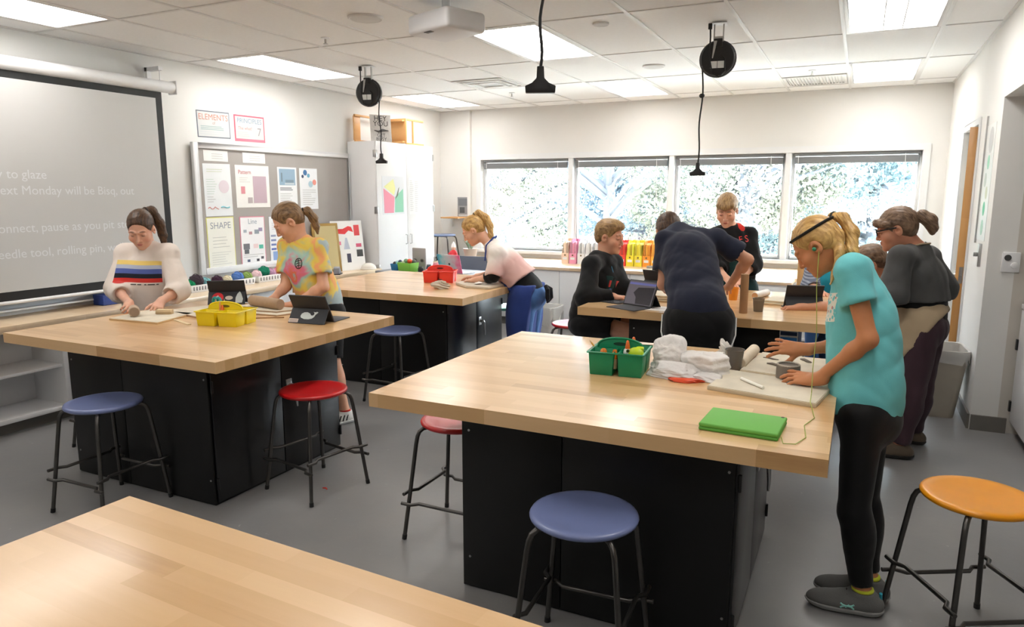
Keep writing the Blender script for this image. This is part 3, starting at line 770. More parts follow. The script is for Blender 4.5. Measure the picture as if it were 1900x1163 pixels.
tag(MB().box(XR-0.02, 5.90, 1.10, XR, 5.96, 1.26).box(XR-0.045, 5.92, 1.17, XR-0.02, 5.94, 1.20).build('light_switch', M_chrome, bevel=0.003), 'steel switch plate on the white wall right of door', 'switch')
th = thing('thermostat', 'white wall thermostat with round dial and knob', 'thermostat', (0.912, 5.645, 1.16))
MB().box(-0.05, -0.025, -0.065, 0.05, 0, 0.065).build('case', M_white, th, bevel=0.004)
MB().lathe([(0.02, 0), (0.02, 0.004)], 20, M=frame((-0.02, -0.025, 0.03), (1, 0, 0), (0, 0, 1), (0, -1, 0))).build('dial', mat('dark dial', rgb(70, 70, 70), rough=0.4), th)
MB().lathe([(0.022, 0), (0.020, 0.015), (0.012, 0.018)], 20, M=frame((0.02, -0.025, -0.02), (1, 0, 0), (0, 0, 1), (0, -1, 0))).build('knob', M_white, th)
ac = thing('alcove_cabinet', 'white cabinet edge with dark hinges at far right edge', 'cabinet', (1.0, 5.08, 0))
MB().box(0.02, 0, 0.09, 0.9, 0.545, 0.86).build('body', M_white, ac)
MB().box(0.06, 0.03, 0.0, 0.86, 0.545, 0.09).build('toe_kick', M_base, ac)
for k in range(2):
    d = MB().box(0.0+0.45*k, -0.02, 0.10, 0.445+0.45*k, 0, 0.855).build('door', M_white, ac, bevel=0.002)
MB().box(-0.0, -0.02, 0.86, 0.92, 0.555, 0.89).build('top', M_white, ac, bevel=0.003)
dsd = MB().box(0.0, 0.0, 0.10, 0.02, 0.53, 0.855).build('side_panel', M_white, ac, bevel=0.002)
for hz in (0.2, 0.62): MB().box(-0.012, 0.515, hz-0.035, 0.004, 0.545, hz+0.035).build('hinge', M_blackpl, dsd)
# ------------------------------------------------------------------ people: bodies and clothes from blended distance fields
def V3(p): return np.array(p, dtype=np.float64)
def unit(v):
    v = V3(v); return v / max(np.linalg.norm(v), 1e-9)
class Field:
    """a list of blended solids; mesh() polygonises it with surface nets"""
    def __init__(s): s.p = []
    def cone(s, a, b, ra, rb, k=0.015, sub=False): s.p.append(('c', V3(a), V3(b), ra, rb, k, sub)); return s
    def ell(s, c, R, rad, k=0.015, sub=False): s.p.append(('e', V3(c), np.array(R, dtype=np.float64), V3(rad), 0, k, sub)); return s
    def ball(s, c, r, k=0.015, sub=False): return s.cone(c, c, r, r, k, sub)
    def chain(s, pts, rads, k=0.012):
        for i in range(len(pts)-1): s.cone(pts[i], pts[i+1], rads[i], rads[i+1], k)
        return s
    def cut(s, point, normal): s.p.append(('h', V3(point), unit(normal), 0, 0, 0.0, True)); return s
    @staticmethod
    def dist(q, X, Y, Z):
        if q[0] == 'h':
            return -((X-q[1][0])*q[2][0] + (Y-q[1][1])*q[2][1] + (Z-q[1][2])*q[2][2])
        if q[0] == 'c':
            a, b, ra, rb = q[1:5]
            d = b - a; L2 = d @ d
            px, py, pz = X-a[0], Y-a[1], Z-a[2]
            if L2 < 1e-10: return np.sqrt(px*px+py*py+pz*pz) - ra
            t = np.clip((px*d[0]+py*d[1]+pz*d[2]) / L2, 0, 1)
            px = px - d[0]*t; py = py - d[1]*t; pz = pz - d[2]*t
            return np.sqrt(px*px+py*py+pz*pz) - (ra + (rb-ra)*t)
        c, R, r = q[1:4]
        px, py, pz = X-c[0], Y-c[1], Z-c[2]
        u = (px*R[0][0]+py*R[0][1]+pz*R[0][2]) / r[0]; v = (px*R[1][0]+py*R[1][1]+pz*R[1][2]) / r[1]; w = (px*R[2][0]+py*R[2][1]+pz*R[2][2]) / r[2]
        k0 = np.sqrt(u*u+v*v+w*w)
        k1 = np.sqrt((u/r[0])**2 + (v/r[1])**2 + (w/r[2])**2)
        return k0*(k0-1.0) / np.maximum(k1, 1e-6)
    @staticmethod
    def bounds(q):
        if q[0] == 'c':
            r = max(q[3], q[4]); return np.minimum(q[1], q[2])-r, np.maximum(q[1], q[2])+r
        r = np.abs(q[2]).T @ q[3]
        return q[1]-r, q[1]+r
    def box(s):
        bs = [Field.bounds(q) for q in s.p if not q[6]]
        return np.min([b[0] for b in bs], 0), np.max([b[1] for b in bs], 0)
    def grid(s, lo, hi, h, disp=None):
        n = np.ceil((hi-lo)/h).astype(int) + 1
        ax = [lo[i] + h*np.arange(n[i]) for i in range(3)]
        G = np.full(n, 0.5)
        for q in s.p:
            if q[0] == 'h':
                d = Field.dist(q, ax[0][:, None, None], ax[1][None, :, None], ax[2][None, None, :])
                G = np.maximum(G, -d); continue
            b0, b1 = Field.bounds(q)
            m = q[5] + 3*h + 0.012
            i0 = np.maximum(np.floor((b0-m-lo)/h).astype(int), 0); i1 = np.minimum(np.ceil((b1+m-lo)/h).astype(int)+1, n)
            if np.any(i1 <= i0): continue
            sl = tuple(slice(i0[i], i1[i]) for i in range(3))
            d = Field.dist(q, ax[0][sl[0]][:, None, None], ax[1][sl[1]][None, :, None], ax[2][sl[2]][None, None, :])
            g = G[sl]; k = max(q[5], 1e-6)
            if q[6]:
                d = -d; hh = np.maximum(k - np.abs(g-d), 0) / k
                G[sl] = np.maximum(g, d) + hh*hh*k*0.25
            else:
                hh = np.maximum(k - np.abs(g-d), 0) / k
                G[sl] = np.minimum(g, d) - hh*hh*k*0.25
        if disp is not None:
            near = np.abs(G) < 0.06
            I = np.nonzero(near)
            G[I] += disp(ax[0][I[0]], ax[1][I[1]], ax[2][I[2]])
        return ax, G
    def mesh(s, h, lo=None, hi=None, disp=None):
        a, b = s.box()
        lo = a - 2.5*h - 0.008 if lo is None else V3(lo); hi = b + 2.5*h + 0.008 if hi is None else V3(hi)
        ax, G = s.grid(lo, hi, h, disp)
        return nets(ax, G, h)
def nets(ax, G, h):
    lo = np.array([a[0] for a in ax])
    S = G < 0
    n = np.array(G.shape) - 1
    cnt = np.zeros(n, dtype=np.int8); 
    for dx in (0, 1):
        for dy in (0, 1):
            for dz in (0, 1):
                cnt += S[dx:n[0]+dx, dy:n[1]+dy, dz:n[2]+dz]
    act = (cnt > 0) & (cnt < 8)
    I = np.argwhere(act)
    if len(I) == 0: return np.zeros((0, 3)), np.zeros((0, 4), int)
    idx = np.full(n, -1, dtype=np.int64); idx[act] = np.arange(len(I))
    P = np.zeros((len(I), 3)); W = np.zeros(len(I))
    cor = [(0,0,0),(1,0,0),(0,1,0),(1,1,0),(0,0,1),(1,0,1),(0,1,1),(1,1,1)]
    val = [G[I[:,0]+c[0], I[:,1]+c[1], I[:,2]+c[2]] for c in cor]
    for a in range(8):
        for b in range(a+1, 8):
            df = [abs(cor[a][i]-cor[b][i]) for i in range(3)]
            if sum(df) != 1: continue
            va, vb = val[a], val[b]
            x = (va < 0) != (vb < 0)
            t = np.where(x, va / np.where(np.abs(va-vb) < 1e-12, 1, va-vb), 0)
            ca, cb = np.array(cor[a], float), np.array(cor[b], float)
            P += np.where(x[:, None], ca + (cb-ca)*t[:, None], 0); W += x
    P = P / W[:, None]
    verts = lo + (I + P) * h
    quads = []
    for d in range(3):
        e1, e2 = [(1, 2), (2, 0), (0, 1)][d]
        sl0 = [slice(None)]*3; sl1 = [slice(None)]*3
        sl0[d] = slice(0, -1); sl1[d] = slice(1, None)
        A = S[tuple(sl0)]; B = S[tuple(sl1)]
        for flip, C_ in ((False, A & ~B), (True, ~A & B)):
            J = np.argwhere(C_)
            ok = (J[:, e1] > 0) & (J[:, e2] > 0) & (J[:, e1] < n[e1]) & (J[:, e2] < n[e2])
            J = J[ok]
            if len(J) == 0: continue
            o1 = np.zeros(3, int); o1[e1] = 1; o2 = np.zeros(3, int); o2[e2] = 1
            q = [idx[tuple((J-o1-o2).T)], idx[tuple((J-o2).T)], idx[tuple(J.T)], idx[tuple((J-o1).T)]]
            Q = np.stack(q if not flip else q[::-1], 1)
            quads.append(Q[(Q >= 0).all(1)])
    return verts, np.concatenate(quads) if quads else np.zeros((0, 4), int)
def merge(parts):
    vs, fs, o = [], [], 0
    for v, f in parts:
        vs.append(v); fs.append(f + o); o += len(v)
    return np.concatenate(vs), np.concatenate(fs)
def np_mesh(name, v, f, attrs=None):
    me = bpy.data.meshes.new(name)
    me.vertices.add(len(v)); me.vertices.foreach_set('co', np.asarray(v, dtype=np.float32).ravel())
    me.loops.add(len(f)*4); me.loops.foreach_set('vertex_index', np.asarray(f, dtype=np.int32).ravel())
    me.polygons.add(len(f)); me.polygons.foreach_set('loop_start', np.arange(0, len(f)*4, 4, dtype=np.int32))
    me.update(calc_edges=True); me.validate()
    me.polygons.foreach_set('use_smooth', np.ones(len(me.polygons), dtype=bool))
    for an, (kind, data) in (attrs or {}).items():
        at = me.attributes.new(an, kind, 'POINT')
        at.data.foreach_set('vector' if kind == 'FLOAT_VECTOR' else 'color', np.asarray(data, dtype=np.float32).ravel())
    return me
def smooth_pass(v, f, it=1, w=0.5):
    """light laplacian smoothing"""
    for _ in range(it):
        acc = np.zeros_like(v); cnt = np.zeros(len(v))
        for a, b in ((0, 1), (1, 2), (2, 3), (3, 0)):
            for i, j in ((a, b), (b, a)):
                np.add.at(acc, f[:, i], v[f[:, j]]); np.add.at(cnt, f[:, i], 1)
        m = cnt > 0
        v = v.copy(); v[m] += w*(acc[m]/cnt[m][:, None] - v[m])
    return v
def folds(seed, amp, freq, axis=None):
    """soft cloth creases as a displacement of the field"""
    rr = np.random.RandomState(seed)
    D = rr.normal(size=(7, 3)); D /= np.linalg.norm(D, axis=1)[:, None]
    if axis is not None:
        axis = unit(axis); D = D - np.outer(D @ axis, axis)*0.75; D /= np.linalg.norm(D, axis=1)[:, None]
    ph = rr.uniform(0, 6.28, 7); fr = freq * rr.uniform(0.6, 1.7, 7)
    def f(x, y, z):
        wx = 0.03*np.sin(9*y+seed) + 0.02*np.sin(17*z+2*seed); wy = 0.03*np.sin(8*z+1.3*seed); wz = 0.03*np.sin(10*x+0.7*seed)
        s = 0
        for i in range(7):
            u = np.sin(fr[i]*((x+wx)*D[i, 0] + (y+wy)*D[i, 1] + (z+wz)*D[i, 2]) + ph[i])
            s = s + (1 - np.abs(u))**2 - 0.37
        return amp * s / 2.2
    return f

# ---- anatomy
def basis(fwd, up):
    f = unit(fwd); u = V3(up); u = unit(u - f*(u @ f)); l = np.cross(u, f)     # left, forward, up
    return np.array([l, f, u])
def head_field(F, c, B, sc_, neck, rneck=0.047):
    def P(x, y, z): return V3(c) + sc_*(B[0]*x + B[1]*y + B[2]*z)
    s = sc_
    F.cone(P(0, -0.028, -0.045), neck, 0.050*s, rneck*1.08, 0.03)
    F.ell(P(0, -0.014, 0.034), B, V3((0.073, 0.094, 0.083))*s, 0.02)
    F.ell(P(0, 0.030, -0.028), B, V3((0.060, 0.060, 0.080))*s, 0.03)
    F.ell(P(0, 0.048, -0.070), B, V3((0.043, 0.042, 0.036))*s, 0.025)
    F.ell(P(0, 0.078, -0.094), B, V3((0.020, 0.016, 0.014))*s, 0.02)
    for q in (-1, 1):
        F.ell(P(q*0.045, 0.058, -0.030), B, V3((0.022, 0.026, 0.024))*s, 0.022)          # cheek
        F.ball(P(q*0.031, 0.108, 0.010), 0.017*s, 0.016, True)                             # socket
        F.ell(P(q*0.031, 0.078, 0.007), B, V3((0.0155, 0.0145, 0.0115))*s, 0.004)           # lidded eye
        F.cone(P(q*0.012, 0.089, 0.027), P(q*0.046, 0.077, 0.030), 0.007*s, 0.006*s, 0.012) # brow ridge
        F.ell(P(q*0.074, -0.006, -0.008), B, V3((0.009, 0.020, 0.031))*s, 0.006)            # ear
        F.ball(P(q*0.080, 0.000, -0.006), 0.011*s, 0.006, True)
        F.ball(P(q*0.0115, 0.096, -0.0335), 0.0068*s, 0.006)                               # nostril wing
    F.cone(P(0, 0.087, 0.016), P(0, 0.105, -0.026), 0.0070*s, 0.0095*s, 0.010)
    F.ball(P(0, 0.106, -0.028), 0.0088*s, 0.006)
    F.ell(P(0, 0.092, -0.0525), B, V3((0.021, 0.0085, 0.0055))*s, 0.004)
    F.ell(P(0, 0.090, -0.0635), B, V3((0.018, 0.0090, 0.0065))*s, 0.004)
    return P
def face_paint(v, c, B, s, skin, hair, lip):
    q = (v - V3(c)) @ B.T / s
    col = np.tile(np.array(skin), (len(v), 1))
    def mixin(mask, cc, a):
        m = np.clip(mask, 0, 1)[:, None]*a
        return col*(1-m) + np.array(cc)*m
    def blob(x, y, z, rx, ry, rz, soft=0.4):
        d = np.sqrt(((q[:, 0]-x)/rx)**2 + ((q[:, 1]-y)/ry)**2 + ((q[:, 2]-z)/rz)**2)
        return np.clip((1-d)/soft, 0, 1)
    for t in (-1, 1):
        col = mixin(blob(t*0.042, 0.08, -0.03, 0.028, 0.05, 0.024, 0.9), (skin[0]*1.0, skin[1]*0.72, skin[2]*0.68, 1), 0.5)
        col = mixin(blob(t*0.03, 0.088, 0.0325, 0.020, 0.03, 0.0045, 0.4), hair, 0.75)
        col = mixin(blob(t*0.031, 0.09, 0.0045, 0.0165, 0.025, 0.0032, 0.4), (0.02, 0.012, 0.01, 1), 0.85)
        col = mixin(blob(t*0.031, 0.09, 0.0125, 0.017, 0.025, 0.004, 0.6), (skin[0]*0.62, skin[1]*0.5, skin[2]*0.45, 1), 0.5)
    col = mixin(blob(0, 0.098, -0.0575, 0.022, 0.03, 0.0125, 0.5), lip, 0.75)
    col = mixin(blob(0, 0.1, -0.058, 0.020, 0.03, 0.0018, 0.5), (lip[0]*0.3, lip[1]*0.25, lip[2]*0.25, 1), 0.8)
    return col
def hand_field(F, w, d, n, side, curl=0.5, spread=0.15, s=1.0, thumb=0.4, curls=None):
    """w wrist, d towards the knuckles, n palm normal; side +1 left hand, -1 right"""
    y = unit(d); z = -unit(V3(n) - y*(V3(n) @ y)); x = np.cross(y, z)*side   # x: thumb side
    if side > 0: pass
    def P(a, b, c): return V3(w) + s*(x*a + y*b + z*c)
    kn = [(0.027, 0.080, 0.004), (0.009, 0.084, 0.006), (-0.009, 0.080, 0.004), (-0.025, 0.072, 0.000)]
    ln = [0.068, 0.075, 0.070, 0.055]; rad = [0.0082, 0.0084, 0.0080, 0.0070]
    F.cone(P(0, -0.02, 0), P(0, 0.015, 0), 0.023*s, 0.023*s, 0.02)
    for i, (a, b, c) in enumerate(kn):
        F.cone(P(a*0.55, 0.012, 0), P(a, b, c-0.003), 0.0135*s, 0.0105*s, 0.012)
    F.ell(P(0.018, 0.035, -0.008), np.array([x, y, z]), V3((0.016, 0.026, 0.013))*s, 0.012)
    F.ell(P(-0.018, 0.035, -0.008), np.array([x, y, z]), V3((0.012, 0.028, 0.011))*s, 0.012)
    for i, (a, b, c) in enumerate(kn):
        p = P(a, b, c); ang = 0.0; cu = (curls[i] if curls else curl)
        sp = (1.5-i)*spread
        for j, fr in enumerate((0.46, 0.30, 0.24)):
            ang += cu*(0.75, 1.25, 0.9)[j]
            dr = y*math.cos(ang)*math.cos(sp) + x*math.sin(sp)*math.cos(ang) - z*math.sin(ang)
            q = p + s*ln[i]*fr*dr
            F.cone(p, q, rad[i]*(1-0.06*j)*s, rad[i]*(0.94-0.06*j)*s, 0.004)
            p = q
    p = P(0.020, 0.020, -0.006)
    for j, (L, a1, a2) in enumerate(((0.040, 0.85, 0.45), (0.030, 0.55, 0.45+0.4*thumb), (0.025, 0.30, 0.5+0.8*thumb))):
        dr = unit(x*math.sin(a1) + y*math.cos(a1) - z*math.sin(a2)*0.9)
        q = p + s*L*dr
        F.cone(p, q, (0.0125, 0.0098, 0.009)[j]*s, (0.0100, 0.0092, 0.0075)[j]*s, 0.006)
        p = q
def skin_mat():
    m = bpy.data.materials.new('skin'); m.use_nodes = True
    nt = m.node_tree; b = nt.nodes['Principled BSDF']
    at = nt.nodes.new('ShaderNodeAttribute'); at.attribute_name = 'Col'
    tc = nt.nodes.new('ShaderNodeTexCoord'); n = nt.nodes.new('ShaderNodeTexNoise'); n.inputs['Scale'].default_value = 38; n.inputs['Detail'].default_value = 4
    nt.links.new(tc.outputs['Object'], n.inputs['Vector'])
    mr = nt.nodes.new('ShaderNodeMapRange'); mr.inputs[3].default_value = 0.93; mr.inputs[4].default_value = 1.06
    nt.links.new(n.outputs['Fac'], mr.inputs[0])
    sc2 = nt.nodes.new('ShaderNodeVectorMath'); sc2.operation = 'SCALE'
    nt.links.new(at.outputs['Color'], sc2.inputs[0]); nt.links.new(mr.outputs[0], sc2.inputs['Scale'])
    nt.links.new(sc2.outputs[0], b.inputs['Base Color'])
    b.inputs['Roughness'].default_value = 0.5; b.inputs['Specular IOR Level'].default_value = 0.35
    b.inputs['Subsurface Weight'].default_value = 0.12; b.inputs['Subsurface Radius'].default_value = (0.012, 0.005, 0.003); b.inputs['Subsurface Scale'].default_value = 0.6
    return m
M_skin = skin_mat()
def hair_mat(name, dark, light):
    m = bpy.data.materials.new(name); m.use_nodes = True
    nt = m.node_tree; b = nt.nodes['Principled BSDF']
    at = nt.nodes.new('ShaderNodeAttribute'); at.attribute_name = 'loc'
    mp = nt.nodes.new('ShaderNodeMapping'); mp.inputs['Scale'].default_value = (150, 26, 26)
    nt.links.new(at.outputs['Vector'], mp.inputs[0])
    n = nt.nodes.new('ShaderNodeTexNoise'); n.inputs['Scale'].default_value = 1.0; n.inputs['Detail'].default_value = 4; n.inputs['Distortion'].default_value = 0.4
    nt.links.new(mp.outputs[0], n.inputs['Vector'])
    r = nt.nodes.new('ShaderNodeValToRGB'); r.color_ramp.elements[0].position = 0.32; r.color_ramp.elements[0].color = dark
    r.color_ramp.elements[1].position = 0.72; r.color_ramp.elements[1].color = light
    nt.links.new(n.outputs['Fac'], r.inputs[0]); nt.links.new(r.outputs[0], b.inputs['Base Color'])
    bp = nt.nodes.new('ShaderNodeBump'); bp.inputs['Strength'].default_value = 0.5; bp.inputs['Distance'].default_value = 0.004
    nt.links.new(n.outputs['Fac'], bp.inputs['Height']); nt.links.new(bp.outputs[0], b.inputs['Normal'])
    b.inputs['Roughness'].default_value = 0.42; b.inputs['Specular IOR Level'].default_value = 0.4
    return m
# ------------------------------------------------------------------ outside the windows
M_ground = mat('pale bounce ground', rgb(226, 224, 216), rough=0.95, vary=0.15, scale=1.2)  # mostly hidden ground, made pale to bounce sunlight onto the ceiling
struct(MB().box(-30, YB+0.22, -0.5, 25, 60, -0.4).build('ground_outside', M_ground))
def leaf_mat(name, a, b):
    m = bpy.data.materials.new(name); m.use_nodes = True
    nt = m.node_tree; bs = nt.nodes['Principled BSDF']
    tc = nt.nodes.new('ShaderNodeTexCoord'); n = nt.nodes.new('ShaderNodeTexNoise'); n.inputs['Scale'].default_value = 0.8; n.inputs['Detail'].default_value = 3
    nt.links.new(tc.outputs['Object'], n.inputs['Vector'])
    r = nt.nodes.new('ShaderNodeValToRGB'); r.color_ramp.elements[0].position = 0.35; r.color_ramp.elements[0].color = a; r.color_ramp.elements[1].position = 0.65; r.color_ramp.elements[1].color = b
    nt.links.new(n.outputs['Fac'], r.inputs[0]); nt.links.new(r.outputs[0], bs.inputs['Base Color'])
    bs.inputs['Roughness'].default_value = 0.8; bs.inputs['Specular IOR Level'].default_value = 0.1
    tl = nt.nodes.new('ShaderNodeBsdfTranslucent'); mx = nt.nodes.new('ShaderNodeMixShader'); mx.inputs[0].default_value = 0.5
    nt.links.new(r.outputs[0], tl.inputs[0]); nt.links.new(bs.outputs[0], mx.inputs[1]); nt.links.new(tl.outputs[0], mx.inputs[2])
    nt.links.new(mx.outputs[0], nt.nodes['Material Output'].inputs[0])
    return m
M_bark = mat('grey bark', rgb(52, 58, 66), rough=0.9, vary=0.2, scale=5)
def leaves(rs, centers, radii, n, size, flat=1.0):
    """n leaf quads scattered over puffs"""
    k = rs.randint(0, len(centers), n)
    d = rs.normal(size=(n, 3)); d /= np.linalg.norm(d, axis=1)[:, None]
    p = centers[k] + d*(radii[k]*rs.uniform(0.35, 1.0, n)**0.5)[:, None]*np.array([1, 1, flat])
    a = rs.normal(size=(n, 3)); a /= np.linalg.norm(a, axis=1)[:, None]
    b = np.cross(a, rs.normal(size=(n, 3))); b /= np.linalg.norm(b, axis=1)[:, None]
    sz = size*rs.uniform(0.6, 1.5, n)[:, None]
    v = np.stack([p - a*sz, p + b*sz*0.5, p + a*sz, p - b*sz*0.5], 1).reshape(-1, 3)
    f = np.arange(4*n).reshape(-1, 4)
    return v, f
def tree(label, x, y, hgt, spread, mleaf, seed, n=5000, conifer=False, size=0.033, low=0.2, cat='tree', puffs=38):
    rs = np.random.RandomState(seed)
    t = thing('tree' if cat == 'tree' else 'shrub', label, cat, (x, y, -0.4), 0, 'trees outside the windows')
    tr_ = MB()
    if cat == 'tree':
        tr_.tube([(0, 0, 0), (0.05, 0, hgt*0.3), (-0.05, 0.05, hgt*0.65), (0, 0, hgt*0.95)], [0.17, 0.13, 0.08, 0.03], 10)
    for i in range(16):
        a = rs.uniform(0, 2*PI); z = rs.uniform(low, 0.85)*hgt; L = spread*(0.9 if not conifer else 1.0-0.8*z/hgt)
        e = (L*math.cos(a), L*math.sin(a), z + (0.35*L if not conifer else -0.1*L))
        tr_.tube([(0, 0, z*0.9 if cat == 'tree' else 0), (e[0]*0.5, e[1]*0.5, (z*0.9+e[2])/2+0.1), e], [0.06, 0.04, 0.012], 6)
    tr_.build('trunk', M_bark, t)
    C_, R_ = [], []
    for i in range(puffs):
        z = rs.uniform(low, 1.0)*hgt; a = rs.uniform(0, 2*PI)
        L = spread*math.sqrt(rs.uniform(0.05, 1))*(1.0 if not conifer else (1.05 - 0.9*z/hgt))
        if not conifer: L *= math.sin(PI*min(0.95, 0.15+0.85*(z/hgt)))**0.5
        C_.append((L*math.cos(a), L*math.sin(a), z)); R_.append(rs.uniform(0.35, 0.75)*spread*0.45)
    v, f = leaves(rs, np.array(C_), np.array(R_), n, size, 0.4 if conifer else 0.9)
    me = np_mesh('foliage', v, f)
    o = link('foliage', me, mleaf, t); o['kind'] = 'stuff'
    return t
L_grey = leaf_mat('grey green leaves', rgb(84, 88, 79), rgb(135, 140, 129)); L_blue = leaf_mat('blue spruce needles', rgb(75, 90, 102), rgb(123, 139, 150))
L_pale = leaf_mat('pale blossom leaves', rgb(88, 89, 81), rgb(121, 121, 113)); L_teal = leaf_mat('blue green needles', rgb(77, 95, 103), rgb(127, 145, 149))
tree('pale grey green tree outside the leftmost window pane', -7.2, 14.5, 3.7, 2.6, L_grey, 1, 52000)
tree('cream blossoming shrub close to the leftmost window pane', -6.3, 11.2, 2.9, 1.1, L_pale, 2, 26000, size=0.025, low=0.1, cat='shrub')
tree('blue spruce with pale trunk outside the second window pane', -4.3, 15.5, 4.4, 2.6, L_blue, 3, 52000, conifer=True)
tree('pale leafy tree outside the third window pane', -2.1, 14.0, 3.6, 2.2, L_grey, 4, 46000)
tree('blue green conifer filling the rightmost window pane', 0.2, 14.5, 4.2, 3.2, L_teal, 5, 60000, conifer=True, size=0.035)
tree('hazy tree further back between spruce and leafy tree', -4.0, 21.0, 4.4, 4.2, L_blue, 6, 36000, size=0.055)
tree('hazy tree further back behind the leftmost pane', -11.0, 21.0, 4.4, 4.5, L_grey, 7, 36000, size=0.055)
tree('hazy tree further back behind the right panes', 1.5, 21.5, 4.4, 4.5, L_grey, 8, 36000, size=0.055)
tree('slender branching tree with few leaves outside second pane', -4.05, 12.3, 4.6, 1.7, L_blue, 14, 3500, low=0.35)
tree('slender branching tree with few leaves outside third pane', -1.75, 12.6, 4.4, 1.6, L_grey, 15, 3500, low=0.35)
tree('low sunlit hedge outside between the trees', -2.8, 17.5, 2.2, 2.6, L_pale, 9, 28000, low=0.05, cat='shrub')

rs_ = np.random.RandomState(12)
hv = []; hf = []
NX = 40
for k in range(NX+1):
    x = -45 + 80*k/NX; hgt = 4.2 + 0.8*math.sin(k*0.9) + 0.5*rs_.uniform(-1, 1)
    for (dy, z) in ((0, -0.4), (1.0, 1.6), (2.2, hgt*0.8), (5.0, hgt), (14.0, hgt*0.7)): hv.append((x, 33+dy+0.6*rs_.uniform(-1, 1), z))
for k in range(NX):
    for q in range(4): hf.append((k*5+q, (k+1)*5+q, (k+1)*5+q+1, k*5+q+1))
struct(MB().add(hv, hf).build('haze_backdrop', mat('painted haze blue', rgb(92, 108, 118), rough=0.95, vary=0.25, scale=0.9), ang=80))  # added backdrop, haze painted in, so leaf gaps show blue instead of white
